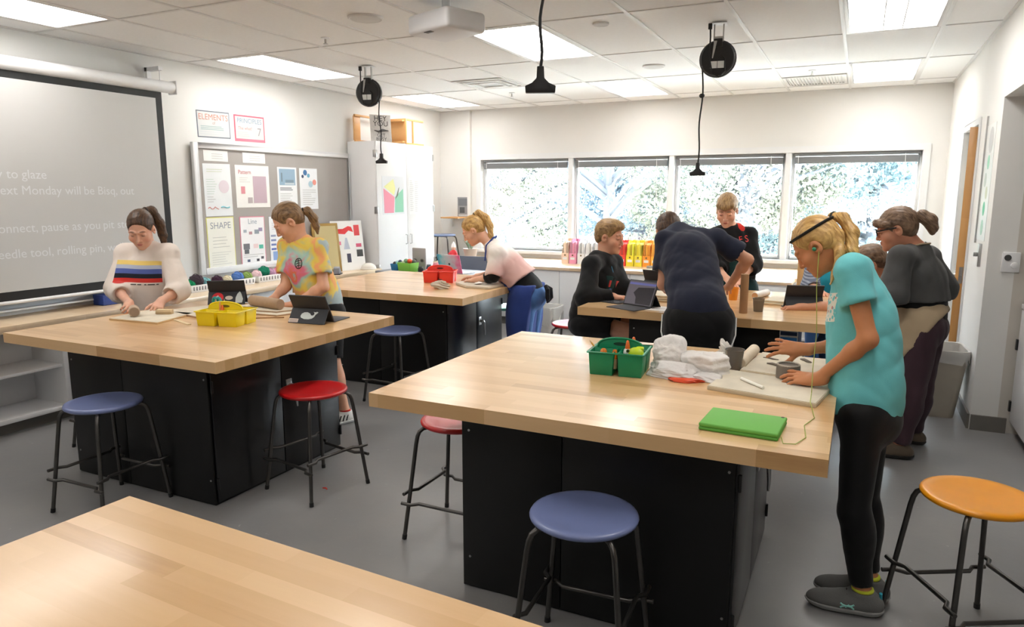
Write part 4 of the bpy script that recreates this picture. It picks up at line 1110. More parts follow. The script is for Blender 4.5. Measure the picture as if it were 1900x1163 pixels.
# joints of every figure in metres
J = {
 'P1': dict(pelvis=(-4.579, 3.452, 0.750), chest=(-4.559, 3.437, 1.050), neck=(-4.556, 3.453, 1.253), head=(-4.520, 3.389, 1.360), shR=(-4.671, 3.363, 1.187), elR=(-4.655, 3.259, 0.949), wrR=(-4.347, 3.125, 0.881), haR=(-4.264, 3.081, 0.850), shL=(-4.392, 3.498, 1.187), elL=(-4.252, 3.441, 0.940), wrL=(-4.195, 3.244, 0.886), haL=(-4.168, 3.176, 0.872), hipR=(-4.629, 3.383, 0.710), knR=(-4.614, 3.369, 0.377), anR=(-4.632, 3.379, 0.070), hipL=(-4.530, 3.521, 0.710), knL=(-4.512, 3.511, 0.377), anL=(-4.527, 3.525, 0.070)),
 'P2': dict(pelvis=(-3.434, 3.979, 0.797), chest=(-3.512, 3.920, 1.110), neck=(-3.546, 3.894, 1.302), head=(-3.587, 3.839, 1.412), shL=(-3.367, 3.879, 1.240), elL=(-3.304, 3.837, 0.970), wrL=(-3.460, 3.731, 0.861), haL=(-3.522, 3.698, 0.846), shR=(-3.686, 3.917, 1.239), elR=(-3.657, 3.855, 0.955), wrR=(-3.667, 3.722, 0.871), haR=(-3.691, 3.673, 0.850), hipL=(-3.349, 3.949, 0.757), knL=(-3.293, 3.886, 0.416), anL=(-3.196, 3.882, 0.075), hipR=(-3.513, 4.009, 0.757), knR=(-3.523, 3.991, 0.401), anR=(-3.518, 4.011, 0.070)),
 'P3': dict(pelvis=(-2.500, 5.506, 0.776), chest=(-2.718, 5.472, 1.032), neck=(-2.846, 5.449, 1.182), head=(-2.989, 5.424, 1.295), shL=(-2.718, 5.330, 1.112), elL=(-2.715, 5.263, 0.928), wrL=(-2.914, 5.327, 0.879), haL=(-2.988, 5.346, 0.873), shR=(-2.843, 5.606, 1.106), elR=(-2.879, 5.643, 0.915), wrR=(-3.003, 5.510, 0.884), haR=(-3.063, 5.500, 0.867), hipL=(-2.496, 5.421, 0.736), knL=(-2.515, 5.418, 0.390), anL=(-2.495, 5.416, 0.070), hipR=(-2.504, 5.591, 0.736), knR=(-2.524, 5.593, 0.390), anR=(-2.504, 5.596, 0.070)),
 'P4': dict(pelvis=(-1.856, 5.213, 0.640), chest=(-1.780, 5.256, 0.941), neck=(-1.761, 5.278, 1.133), head=(-1.727, 5.298, 1.274), shR=(-1.785, 5.042, 1.077), elR=(-1.756, 4.890, 0.851), wrR=(-1.596, 4.992, 0.860), haR=(-1.547, 5.017, 0.867), shL=(-1.716, 5.400, 1.066), elL=(-1.639, 5.313, 0.879), wrL=(-1.473, 5.301, 0.869), haL=(-1.423, 5.302, 0.868), hipR=(-1.836, 5.128, 0.620), knR=(-1.476, 5.098, 0.590), anR=(-1.536, 5.098, 0.120), hipL=(-1.836, 5.298, 0.620), knL=(-1.476, 5.328, 0.590), anL=(-1.536, 5.328, 0.120)),
 'P5': dict(pelvis=(-0.843, 4.367, 0.870), chest=(-0.981, 4.658, 1.223), neck=(-1.107, 4.848, 1.357), head=(-1.194, 4.970, 1.335), shL=(-1.143, 4.707, 1.299), elL=(-1.134, 4.636, 1.013), wrL=(-1.076, 4.889, 0.894), haL=(-1.045, 4.969, 0.874), shR=(-0.835, 4.813, 1.308), elR=(-0.644, 4.880, 1.176), wrR=(-0.771, 4.985, 0.979), haR=(-0.821, 5.040, 0.920), hipL=(-0.932, 4.354, 0.830), knL=(-0.951, 4.381, 0.440), anL=(-0.961, 4.350, 0.070), hipR=(-0.754, 4.381, 0.830), knR=(-0.743, 4.413, 0.440), anR=(-0.724, 4.385, 0.070)),
 'P6': dict(pelvis=(-0.949, 6.353, 0.814), chest=(-0.949, 6.323, 1.124), neck=(-0.986, 6.296, 1.322), head=(-1.014, 6.265, 1.467), shR=(-1.088, 6.258, 1.257), elR=(-1.082, 6.168, 1.003), wrR=(-0.934, 6.019, 0.903), haR=(-0.891, 5.968, 0.880), shL=(-0.839, 6.378, 1.257), elL=(-0.789, 6.290, 1.019), wrL=(-0.839, 6.066, 0.912), haL=(-0.858, 5.981, 0.867), hipR=(-1.032, 6.336, 0.774), knR=(-1.031, 6.316, 0.410), anR=(-1.037, 6.335, 0.070), hipL=(-0.865, 6.369, 0.774), knL=(-0.859, 6.350, 0.410), anL=(-0.861, 6.370, 0.070)),
 'P7': dict(pelvis=(0.073, 3.025, 0.780), chest=(0.035, 3.074, 1.143), neck=(-0.025, 3.081, 1.337), head=(-0.142, 3.048, 1.401), shL=(-0.014, 2.936, 1.317), elL=(0.060, 2.882, 1.074), wrL=(-0.104, 2.970, 0.885), haL=(-0.156, 2.983, 0.847), shR=(0.000, 3.232, 1.296), elR=(-0.018, 3.254, 0.975), wrR=(-0.177, 3.195, 0.953), haR=(-0.236, 3.189, 0.949), hipL=(0.066, 2.930, 0.773), knL=(0.059, 2.870, 0.405), anL=(0.112, 2.879, 0.080), hipR=(0.088, 3.115, 0.741), knR=(0.095, 3.061, 0.367), anR=(0.136, 2.994, 0.080)),
 'P8': dict(pelvis=(0.384, 5.020, 0.827), chest=(0.348, 5.055, 1.107), neck=(0.318, 5.072, 1.278), head=(0.211, 5.040, 1.387), shL=(0.240, 4.866, 1.225), elL=(0.197, 4.769, 0.993), wrL=(0.065, 4.896, 0.992), haL=(0.023, 4.920, 0.986), shR=(0.412, 5.283, 1.199), elR=(0.509, 5.337, 0.999), wrR=(0.376, 5.443, 0.942), haR=(0.330, 5.465, 0.937), hipL=(0.374, 4.908, 0.795), knL=(0.353, 4.818, 0.426), anL=(0.322, 4.808, 0.080), hipR=(0.420, 5.140, 0.773), knR=(0.416, 5.070, 0.406), anR=(0.410, 5.142, 0.080)),
 'P9': dict(pelvis=(0.209, 5.495, 0.630), chest=(0.150, 5.514, 0.882), neck=(0.119, 5.525, 1.022), head=(0.088, 5.506, 1.124), shL=(0.022, 5.369, 0.979), elL=(-0.138, 5.200, 0.850), wrL=(-0.321, 5.111, 0.850), haL=(-0.363, 5.090, 0.847), shR=(0.118, 5.696, 0.973), elR=(-0.034, 5.565, 0.786), wrR=(-0.178, 5.449, 0.781), haR=(-0.219, 5.430, 0.781), hipL=(0.189, 5.410, 0.610), knL=(-0.141, 5.380, 0.580), anL=(-0.081, 5.380, 0.120), hipR=(0.189, 5.580, 0.610), knR=(-0.141, 5.610, 0.580), anR=(-0.081, 5.610, 0.120)),
 'P10': dict(pelvis=(-0.184, 6.399, 0.692), chest=(-0.184, 6.319, 0.932), neck=(-0.204, 6.288, 1.122), head=(-0.226, 6.243, 1.241), shR=(-0.314, 6.256, 1.050), elR=(-0.320, 6.151, 0.869), wrR=(-0.235, 5.964, 0.853), haR=(-0.202, 5.912, 0.849), shL=(-0.074, 6.371, 1.050), elL=(-0.029, 6.292, 0.869), wrL=(-0.092, 6.033, 0.853), haL=(-0.120, 5.952, 0.849), hipR=(-0.269, 6.407, 0.652), knR=(-0.273, 6.388, 0.345), anR=(-0.274, 6.408, 0.070), hipL=(-0.100, 6.390, 0.652), knL=(-0.099, 6.370, 0.345), anL=(-0.095, 6.390, 0.070)),
}
def build_person(key, label, hf, up=(0, 0, 1), hs=1.0, w=1.0, skin=(214, 164, 136), lip=(190, 100, 95), browc=(90, 62, 42),
                 hands=None, girth=1.0, limb=1.0, toeL=None, toeR=None, handscale=1.0, legres=0.011):
    j = {k: V3(v) for k, v in J[key].items()}
    root = thing('person', label, 'person', (j['pelvis'][0], j['pelvis'][1], 0.0))
    left = unit(j['shL'] - j['shR']); upv = unit(j['neck'] - j['pelvis'])
    BT = basis(np.cross(left, upv), upv)                       # torso frame: left, forward, up
    lh = unit(j['hipL'] - j['hipR']); BP = basis(np.cross(lh, V3((0, 0, 1))), (0, 0, 1))
    BH = basis(hf, up)
    j.update(BT=BT, BP=BP, BH=BH, root=root, w=w, g=girth, limb=limb, hs=hs, key=key)
    if toeL is None: toeL = BP[1]
    if toeR is None: toeR = BP[1]
    j['toeL'], j['toeR'] = unit(toeL), unit(toeR)
    F = Field()
    limbs(F, j, 0.0)
    torso(F, j, 0.0)
    Ph = head_field(F, j['head'], BH, hs, j['neck'], 0.047*w)
    j['Ph'] = Ph
    for s, n in ((1, 'L'), (-1, 'R')):
        foot(F, j, n, 0.0)
        hd = (hands or {}).get(n, {})
        dirv = hd.get('d', j['ha'+n] - j['wr'+n])
        hand_field(F, j['wr'+n], dirv, hd.get('n', (0, 0, -1)), s, hd.get('curl', 0.5), hd.get('spread', 0.12), handscale, hd.get('thumb', 0.4), hd.get('curls'))
    # fine blocks for head and hands, coarse elsewhere
    blocks = [(j['head'] - 0.155*hs, j['head'] + 0.155*hs, 0.0042)]
    for s, n in ((1, 'L'), (-1, 'R')):
        hd = (hands or {}).get(n, {}); dv = unit(hd.get('d', j['ha'+n] - j['wr'+n]))
        c = j['wr'+n] + dv*0.075; blocks.append((c - 0.115, c + 0.115, 0.0034))
    v, f = F.mesh(legres)
    keep = np.ones(len(f), bool); cen = v[f].mean(1)
    for lo, hi, h in blocks:
        keep &= ~((cen > lo + legres*0.9) & (cen < hi - legres*0.9)).all(1)
    parts = [(v, f[keep])]
    done = []
    for lo, hi, h in blocks:
        v2, f2 = F.mesh(h, lo, hi)
        if len(f2):
            c2 = v2[f2].mean(1); k2 = np.ones(len(f2), bool)
            for l3, h3 in done: k2 &= ~((c2 > l3 + 0.004) & (c2 < h3 - 0.004)).all(1)
            parts.append((v2, f2[k2])); done.append((lo, hi))
    v, f = merge(parts)
    used = np.unique(f); remap = np.full(len(v), -1); remap[used] = np.arange(len(used)); v = v[used]; f = remap[f]
    col = face_paint(v, j['head'], BH, hs, rgb(*skin), rgb(*browc), rgb(*lip))
    o = np.array([j['pelvis'][0], j['pelvis'][1], 0.0])
    j['o'] = o
    me = np_mesh('body', v - o, f, {'Col': ('FLOAT_COLOR', col)})
    link('body', me, M_skin, root)
    return j
def limbs(F, j, off, arm=(0, 2), leg=(0, 2), parts='AL', k=0.02, flare=0.0):
    L = j['limb']
    for n in 'LR':
        if 'A' in parts:
            sh, el, wr = j['sh'+n], j['el'+n], j['wr'+n]
            so = off*0.3
            F.ball(sh, 0.049*L + so, 0.03)
            t1 = min(arm[1], 1.0)
            e = sh + (el-sh)*t1
            F.cone(sh, e, 0.046*L + so, (0.046 - 0.009*t1)*L + off*min(1, 0.45+0.7*t1) + flare*t1, k)
            if arm[1] > 1:
                t2 = arm[1]-1; e2 = el + (wr-el)*t2
                F.cone(el, e2, 0.038*L + off + flare, (0.038 - 0.014*t2)*L + off*0.7 + flare*0.3, k)
                F.ball(el + (wr-el)*0.28, 0.038*L + off, 0.02)
        if 'L' in parts:
            hp, kn, an = j['hip'+n], j['kn'+n], j['an'+n]
            t1 = min(leg[1], 1.0); e = hp + (kn-hp)*t1
            g = j['g']
            F.cone(hp, e, 0.085*L*g + off, (0.085 - 0.031*t1)*L*(g*0.5+0.5) + off + flare*t1, 0.03)
            if leg[1] > 1:
                t2 = leg[1]-1; e2 = kn + (an-kn)*t2
                F.cone(kn, e2, 0.052*L + off, (0.052 - 0.017*t2)*L + off, 0.02)
                bk = -j['BP'][1]*0.018
                if t2 > 0.4: F.ell(kn + (an-kn)*0.3 + bk, basis(j['BP'][1], an-kn), (0.046*L+off, 0.046*L+off, 0.11), 0.03)
def torso(F, j, off, low=0.0, k=0.06):
    w, g = j['w'], j['g']; B, P = j['BT'], j['BP']
    a, c, n = j['pelvis'], j['chest'], j['neck']
    F.ell(a, P, (0.145*w*g + off, 0.108*g + off, 0.115 + off + low), k)
    up1 = unit(c-a); B1 = basis(B[1], up1)
    F.ell(a + (c-a)*0.5, B1, (0.122*w*g + off, 0.092*g + off, 0.14), k)
    if off > 0:
        for q in (0.22, 0.5, 0.78): F.ell(a + (c-a)*q, B1, (0.134*w*g + off, 0.096*g + off, 0.12), k)
    up2 = unit(n-c); B2 = basis(B[1], up2)
    F.ell(c + B2[1]*0.005, B2, (0.141*w*g + off*0.7, 0.104*g + off*0.8, 0.145 + off*0.3), k)
    nb = n - up2*0.045
    so = off*0.35
    F.cone(j['shL'], nb, 0.048*w + so, 0.054*w + so, 0.045)
    F.cone(j['shR'], nb, 0.048*w + so, 0.054*w + so, 0.045)
    F.cone(c, nb, 0.085*w + off*0.6, 0.053*w + so, 0.05)
def foot(F, j, n, off):
    an = j['an'+n]; t = j['toe'+n]; t = unit(V3((t[0], t[1], 0)))
    s = np.cross((0, 0, 1), t)
    B = np.array([s, t, (0, 0, 1)])
    base = V3((an[0], an[1], 0.0))
    z0 = an[2] - 0.075
    F.cone(an, base + V3((0, 0, z0+0.045)), 0.036+off, 0.036+off, 0.02)
    F.ell(base + t*0.02 + V3((0, 0, z0+0.038)), B, (0.036+off, 0.075+off, 0.036+off), 0.02)
    F.ell(base + t*0.105 + V3((0, 0, z0+0.028)), B, (0.040+off, 0.085+off, 0.028+off), 0.03)
    F.ell(base - t*0.03 + V3((0, 0, z0+0.035)), B, (0.033+off, 0.04+off, 0.035+off), 0.02)
def cloth(j, name, F, h, material, disp=None, smooth=1, extra_cut=None, parent=None):
    v, f = F.mesh(h, disp=disp)
    if smooth: v = smooth_pass(v, f, smooth, 0.5)
    loc = (v - j['chest']) @ j['BT'].T
    me = np_mesh(name, v - j['o'], f, {'loc': ('FLOAT_VECTOR', loc)})
    return link(name, me, material, parent or j['root'])
def cut_end(F, p, d, r=0.13):
    d = unit(d); F.ball(p + d*r, r, 0.004, True)
def shirt(j, material, off=0.018, sleeve=2.0, hem=-0.12, seed=1, amp=0.004, freq=26, h=0.0085, name='shirt', flare=0.0, hemn=None, low=0.06, hood=False, neckcut=0.0):
    F = Field()
    limbs(F, j, off, (0, sleeve), parts='A', flare=flare)
    for n in 'LR':
        sh, el, wr = j['sh'+n], j['el'+n], j['wr'+n]
        if sleeve <= 1: cut_end(F, sh + (el-sh)*sleeve, el-sh, 0.14)
        else: cut_end(F, el + (wr-el)*(sleeve-1), wr-el, 0.06)
    torso(F, j, off, low)
    up2 = unit(j['neck']-j['chest'])
    if hood:
        b = -j['BT'][1]
        nb = j['neck'] - up2*0.02
        F.ell(nb + b*0.055 - up2*0.01, j['BT'], (0.105, 0.055, 0.055), 0.03)
        F.chain([nb + b*0.03 + j['BT'][0]*0.075, nb + j['BT'][1]*0.045 + j['BT'][0]*0.045 - up2*0.03, nb + j['BT'][1]*0.07 - up2*0.06], [0.035, 0.03, 0.022], 0.03)
        F.chain([nb + b*0.03 - j['BT'][0]*0.075, nb + j['BT'][1]*0.045 - j['BT'][0]*0.045 - up2*0.03, nb + j['BT'][1]*0.07 - up2*0.06], [0.035, 0.03, 0.022], 0.03)
    hp = j['pelvis'] + unit(j['pelvis']-j['chest'])*(-hem) if hemn is None else j['pelvis'] + V3((0, 0, hem))
    F.cut(hp, unit(j['pelvis']-j['chest']) if hemn is None else hemn)
    if neckcut > 0:
        F.ball(j['neck'] + up2*(0.012) + j['BT'][1]*0.012, neckcut, 0.01, True)
    return cloth(j, name, F, h, material, folds(seed, amp, freq) if amp else None)
def pants(j, material, off=0.012, length=1.95, seed=3, amp=0.003, freq=24, h=0.009, name='trousers', flare=0.0):
    F = Field()
    limbs(F, j, off, leg=(0, length), parts='L', flare=flare)
    for n in 'LR':
        hp, kn, an = j['hip'+n], j['kn'+n], j['an'+n]
        if length <= 1: cut_end(F, hp + (kn-hp)*length, kn-hp, 0.16)
        else: cut_end(F, kn + (an-kn)*(length-1), an-kn, 0.08)
    w, g = j['w'], j['g']
    F.ell(j['pelvis'] + V3((0, 0, -0.02)), j['BP'], (0.147*w*g + off, 0.112*g + off, 0.12), 0.06)
    F.ell(j['pelvis'] - j['BP'][1]*0.045 + V3((0, 0, -0.05)), j['BP'], (0.12*w*g + off, 0.08*g + off, 0.09), 0.05)
    return cloth(j, name, F, h, material, folds(seed, amp, freq) if amp else None)
def shoes(j, upper, sole, h=0.007, accent=None):
    res = []
    for n in 'LR':
        an = j['an'+n]; z0 = an[2]-0.075
        F = Field(); foot(F, j, n, 0.010); F.cut((0, 0, z0+0.020), (0, 0, -1)); F.cut((0, 0, z0+0.088), (0, 0, 1))
        a = cloth(j, 'shoe', F, h, upper, None, 1)
        F = Field(); foot(F, j, n, 0.015); F.cut((0, 0, z0+0.024), (0, 0, 1)); F.cut((0, 0, z0+0.0), (0, 0, -1))
        cloth(j, 'sole', F, h, sole, None, 0, parent=a)
        t = unit(V3((j['toe'+n][0], j['toe'+n][1], 0))); s = np.cross((0, 0, 1), t); base = V3((an[0], an[1], z0)) - j['o']
        mb = MB()
        for q in range(3):
            c = base + t*(0.055+0.025*q) + V3((0, 0, 0.079-0.010*q))
            mb.tube([c - s*0.026 - V3((0, 0, 0.008)), c + V3((0, 0, 0.004)), c + s*0.026 - V3((0, 0, 0.008))], 0.0032, 6)
        mb.build('laces', accent or sole, a)
        res.append((a, base, t, s, n))
    return res
def hair(j, material, cap=1.0, tail=None, fringe=False, boy=False, seed=5, h=0.0050, facecut=(0.0, 0.100, -0.022), band=None, extra=None):
    P, B, s = j['Ph'], j['BH'], j['hs']
    F = Field()
    if boy:
        F.ell(P(0, -0.016, 0.044), B, V3((0.079, 0.102, 0.088))*s*cap, 0.02)
        F.ell(P(0, 0.030, 0.092), B, V3((0.060, 0.062, 0.036))*s*cap, 0.03)
        F.ell(P(0, -0.060, -0.005), B, V3((0.064, 0.046, 0.060))*s*cap, 0.03)
    else:
        F.ell(P(0, -0.016, 0.036), B, V3((0.0780, 0.0995, 0.0895))*s*cap, 0.02)
        F.ell(P(0, -0.055, -0.010), B, V3((0.064, 0.046, 0.056))*s*cap, 0.03)
    fc = facecut
    F.ell(P(*fc), B, V3((0.083, 0.087, 0.104))*s, 0.012, True)
    F.ell(P(0, 0.06, -0.09), B, V3((0.09, 0.085, 0.085))*s, 0.012, True)
    for q in (-1, 1): F.ell(P(q*0.080, 0.000, -0.010), B, V3((0.026, 0.027, 0.038))*s, 0.006, True)
    if fringe:
        F.chain([P(-0.055, 0.060, 0.055), P(-0.02, 0.090, 0.062), P(0.03, 0.088, 0.060), P(0.06, 0.055, 0.045)], [0.018*s]*4, 0.02)
    if extra:
        for pts, rads in extra: F.chain([P(*p) if len(p) == 3 else V3(p[1:]) for p in pts], [r*s for r in rads], 0.02)
    ax = unit(B[1]*0.8 + B[2]*0.2)
    fo = folds(seed, 0.0022, 130, ax)
    v, f = F.mesh(h, disp=fo)
    loc = (v - j['head']) @ B.T
    o = link('hair', np_mesh('hair', v - j['o'], f, {'loc': ('FLOAT_VECTOR', loc)}), material, j['root'])
    if tail:
        T = Field(); pts = [P(*p) if len(p) == 3 else V3(p[1:]) for p, r in tail]
        T.chain(pts, [r*s for p, r in tail], 0.015)
        ax = unit(pts[-1]-pts[0])
        v, f = T.mesh(h, disp=folds(seed+3, 0.003, 130, ax))
        t0 = unit(pts[-1]-pts[0]); B2 = basis(t0, B[0] if abs(t0 @ B[0]) < 0.9 else B[2])
        loc = (v - pts[0]) @ np.array([B2[0], B2[1], B2[2]]).T
        tl = link('ponytail', np_mesh('ponytail', v - j['o'], f, {'loc': ('FLOAT_VECTOR', loc)}), material, j['root'])
        if band is not None:
            d = unit(pts[1]-pts[0]); u = basis(d, B[0] if abs(d @ B[0]) < 0.9 else B[2]); rr = tail[0][1]*s
            c = pts[0] - j['o'] + d*0.004
            ring = [c + (u[0]*math.cos(a) + u[2]*math.sin(a))*rr*1.02 for a in np.linspace(0, 2*PI, 17)]
            MB().tube(ring, 0.006, 6).build('hair_tie', band, tl)
    return o
def cloth_mat(name, c, rough=0.85, vary=0.05, bump=0.15, bscale=350, sheen=0.1):
    return mat(name, rgb(*c), rough=rough, spec=0.25, vary=vary, scale=9, bump=bump, bscale=bscale, sheen=sheen)
def loc_nodes(m):
    nt = m.node_tree
    at = nt.nodes.new('ShaderNodeAttribute'); at.attribute_name = 'loc'
    sx = nt.nodes.new('ShaderNodeSeparateXYZ'); nt.links.new(at.outputs['Vector'], sx.inputs[0])
    return nt, at, sx
def mathn(nt, op, a, b=None, clamp=False):
    n = nt.nodes.new('ShaderNodeMath'); n.operation = op; n.use_clamp = clamp
    for i, x in enumerate((a, b)):
        if x is None: continue
        if isinstance(x, (int, float)): n.inputs[i].default_value = x
        else: nt.links.new(x, n.inputs[i])
    return n.outputs[0]
def band_mask(nt, s, lo, hi):
    return mathn(nt, 'MULTIPLY', mathn(nt, 'GREATER_THAN', s, lo), mathn(nt, 'LESS_THAN', s, hi))
def put_color(nt, base, mask, c):
    mx = nt.nodes.new('ShaderNodeMix'); mx.data_type = 'RGBA'
    nt.links.new(mask, mx.inputs[0])
    if isinstance(base, tuple): mx.inputs[6].default_value = base
    else: nt.links.new(base, mx.inputs[6])
    if isinstance(c, tuple): mx.inputs[7].default_value = c
    else: nt.links.new(c, mx.inputs[7])
    return mx.outputs[2]
def chest_print(j, name, s, size, x, z, material, target, out=0.35):
    """lettering laid on the front of a garment"""
    me = text_mesh(s, size); B = j['BT']
    dg = [tuple(v.co) for v in target.data.vertices]
    bvh = BVHTree.FromPolygons(dg, [tuple(p.vertices) for p in target.data.polygons])
    c0 = j['chest'] - j['o']
    for v in me.vertices:
        p = c0 + B[0]*(x + v.co.x) + B[2]*(z + v.co.y) + B[1]*out
        hit = bvh.ray_cast(Vector(p), Vector(-B[1]))
        v.co = (Vector(hit[0]) + Vector(B[1])*0.003) if hit[0] else Vector(p - B[1]*(out-0.12))
    me.name = name
    return link(name, me, material, j['root'])
H_brown = hair_mat('dark brown hair', rgb(44, 30, 22), rgb(98, 70, 48))
H_light = hair_mat('light brown hair', rgb(88, 64, 42), rgb(160, 126, 88))
H_blond = hair_mat('blond hair', rgb(150, 108, 58), rgb(226, 186, 118))
H_sandy = hair_mat('sandy hair', rgb(110, 82, 50), rgb(186, 150, 102))
H_ash = hair_mat('ash brown hair', rgb(84, 64, 50), rgb(152, 124, 100))
M_tie = mat('black hair tie', rgb(14, 14, 15), rough=0.7)
C_black = cloth_mat('black cotton', (13, 13, 15)); C_leg = cloth_mat('black stretch leggings', (9, 9, 11), rough=0.6, vary=0.03)
C_navy = cloth_mat('navy cotton', (33, 37, 54)); C_grey = cloth_mat('charcoal knit', (74, 74, 74)); C_plum = cloth_mat('plum denim', (62, 44, 52))
C_green = cloth_mat('dark green canvas', (22, 52, 50)); C_denim = cloth_mat('blue denim', (72, 112, 168), vary=0.15); C_blueap = cloth_mat('blue apron cotton', (46, 66, 132))
C_tan = cloth_mat('tan canvas', (178, 158, 130)); C_wine = cloth_mat('wine cotton', (110, 40, 52)); C_white = cloth_mat('white rubber', (228, 228, 226), rough=0.6)
C_red = cloth_mat('red lining', (206, 50, 42)); C_shoeg = cloth_mat('grey mesh shoe', (104, 104, 102)); C_sole = cloth_mat('pale grey sole', (150, 150, 148), rough=0.7)
C_brownsh = cloth_mat('brown suede', (92, 80, 68)); C_darksole = cloth_mat('dark sole', (40, 38, 36)); C_khaki = cloth_mat('khaki cotton', (120, 108, 88))
P_white = mat('white piping', rgb(226, 226, 224), rough=0.6)

# --- girl in the striped sweatshirt
def sweat_mat():
    m = cloth_mat('cream striped sweatshirt', (226, 214, 204), bump=0.12)
    nt, at, sx = loc_nodes(m); b = nt.nodes['Principled BSDF']
    col = b.inputs['Base Color'].links[0].from_socket
    x, y, z = sx.outputs
    box = mathn(nt, 'MULTIPLY', mathn(nt, 'LESS_THAN', mathn(nt, 'ABSOLUTE', x), 0.150), mathn(nt, 'GREATER_THAN', y, 0.0))
    for lo, hi, c in ((0.066, 0.095, (236, 206, 120)), (0.040, 0.066, (176, 182, 202)), (0.007, 0.040, (84, 100, 166)), (-0.024, 0.007, (30, 34, 44)), (-0.053, -0.024, (204, 56, 48))):
        col = put_color(nt, col, mathn(nt, 'MULTIPLY', box, band_mask(nt, z, lo, hi)), rgb(*c))
    nt.links.new(col, b.inputs['Base Color'])
    return m
def girl_stripes():
    j = build_person('P1', 'girl in cream striped sweatshirt rolling clay before the projection screen', (0.55, -0.72, -0.52), hs=1.08, w=0.92,
        skin=(222, 172, 148), browc=(70, 46, 34), hands={'R': dict(d=(0.72, -0.62, -0.18), n=(-0.35, -0.55, -0.75), curl=0.85, thumb=0.9), 'L': dict(d=(0.55, -0.75, -0.35), n=(-0.3, -0.2, -0.9), curl=0.85, thumb=0.8)})
    s = shirt(j, sweat_mat(), off=0.034, sleeve=1.30, hem=-0.10, seed=11, amp=0.005, freq=20, flare=0.004, name='sweatshirt')
    B = j['BT']; bvh = BVHTree.FromPolygons([tuple(v.co) for v in s.data.vertices], [tuple(p.vertices) for p in s.data.polygons])
    for x0, x1 in ((-0.04, -0.005), (0.005, 0.03), (0.05, 0.062), (0.07, 0.11), (0.118, 0.13)):
        pp = []
        for x in np.linspace(x0, x1, 4):
            p = j['chest'] - j['o'] + B[0]*x - B[2]*0.066 + B[1]*0.4; hit = bvh.ray_cast(Vector(p), Vector(-B[1]))
            if hit[0]: pp.append(Vector(hit[0]) + Vector(B[1])*0.001)
        if len(pp) > 1: MB().tube(pp, 0.004, 5).build('small_print', ink((70, 68, 70)), s)
    pants(j, C_denim); shoes(j, C_white, C_sole)
    hair(j, H_brown, 1.0, tail=[((0.02, -0.085, 0.085), 0.020), ((0.05, -0.125, 0.060), 0.030), ((0.085, -0.115, -0.03), 0.030), ((0.095, -0.085, -0.105), 0.026), ((0.098, -0.06, -0.155), 0.016)], band=M_tie)
girl_stripes()

# --- girl in the tie-dye shirt
def tiedye_mat():
    m = cloth_mat('tie-dye cotton', (230, 200, 120), bump=0.1)
    nt, at, sx = loc_nodes(m); b = nt.nodes['Principled BSDF']
    n = nt.nodes.new('ShaderNodeTexNoise'); n.inputs['Scale'].default_value = 6.0; n.inputs['Detail'].default_value = 3; n.inputs['Distortion'].default_value = 0.8
    nt.links.new(at.outputs['Vector'], n.inputs['Vector'])
    ln = nt.nodes.new('ShaderNodeVectorMath'); ln.operation = 'LENGTH'
    cen = nt.nodes.new('ShaderNodeVectorMath'); cen.operation = 'SUBTRACT'; cen.inputs[1].default_value = (0.0, 0.1, 0.0)
    nt.links.new(at.outputs['Vector'], cen.inputs[0]); nt.links.new(cen.outputs[0], ln.inputs[0])
    v = mathn(nt, 'FRACT', mathn(nt, 'ADD', mathn(nt, 'MULTIPLY', ln.outputs['Value'], 2.6), mathn(nt, 'MULTIPLY', n.outputs['Fac'], 1.1)))
    r = nt.nodes.new('ShaderNodeValToRGB'); r.color_ramp.interpolation = 'EASE'
    cols = [(0.0, (232, 206, 92)), (0.14, (236, 164, 110)), (0.28, (228, 200, 100)), (0.38, (168, 182, 184)), (0.52, (170, 186, 186)), (0.60, (230, 120, 80)), (0.70, (224, 120, 146)), (0.82, (164, 200, 190)), (1.0, (232, 206, 92))]
    r.color_ramp.elements[0].position, r.color_ramp.elements[0].color = cols[0][0], rgb(*cols[0][1])
    r.color_ramp.elements[1].position, r.color_ramp.elements[1].color = cols[-1][0], rgb(*cols[-1][1])
    for p, c in cols[1:-1]:
        e = r.color_ramp.elements.new(p); e.color = rgb(*c)
    nt.links.new(v, r.inputs[0]); nt.links.new(r.outputs[0], b.inputs['Base Color'])
    return m
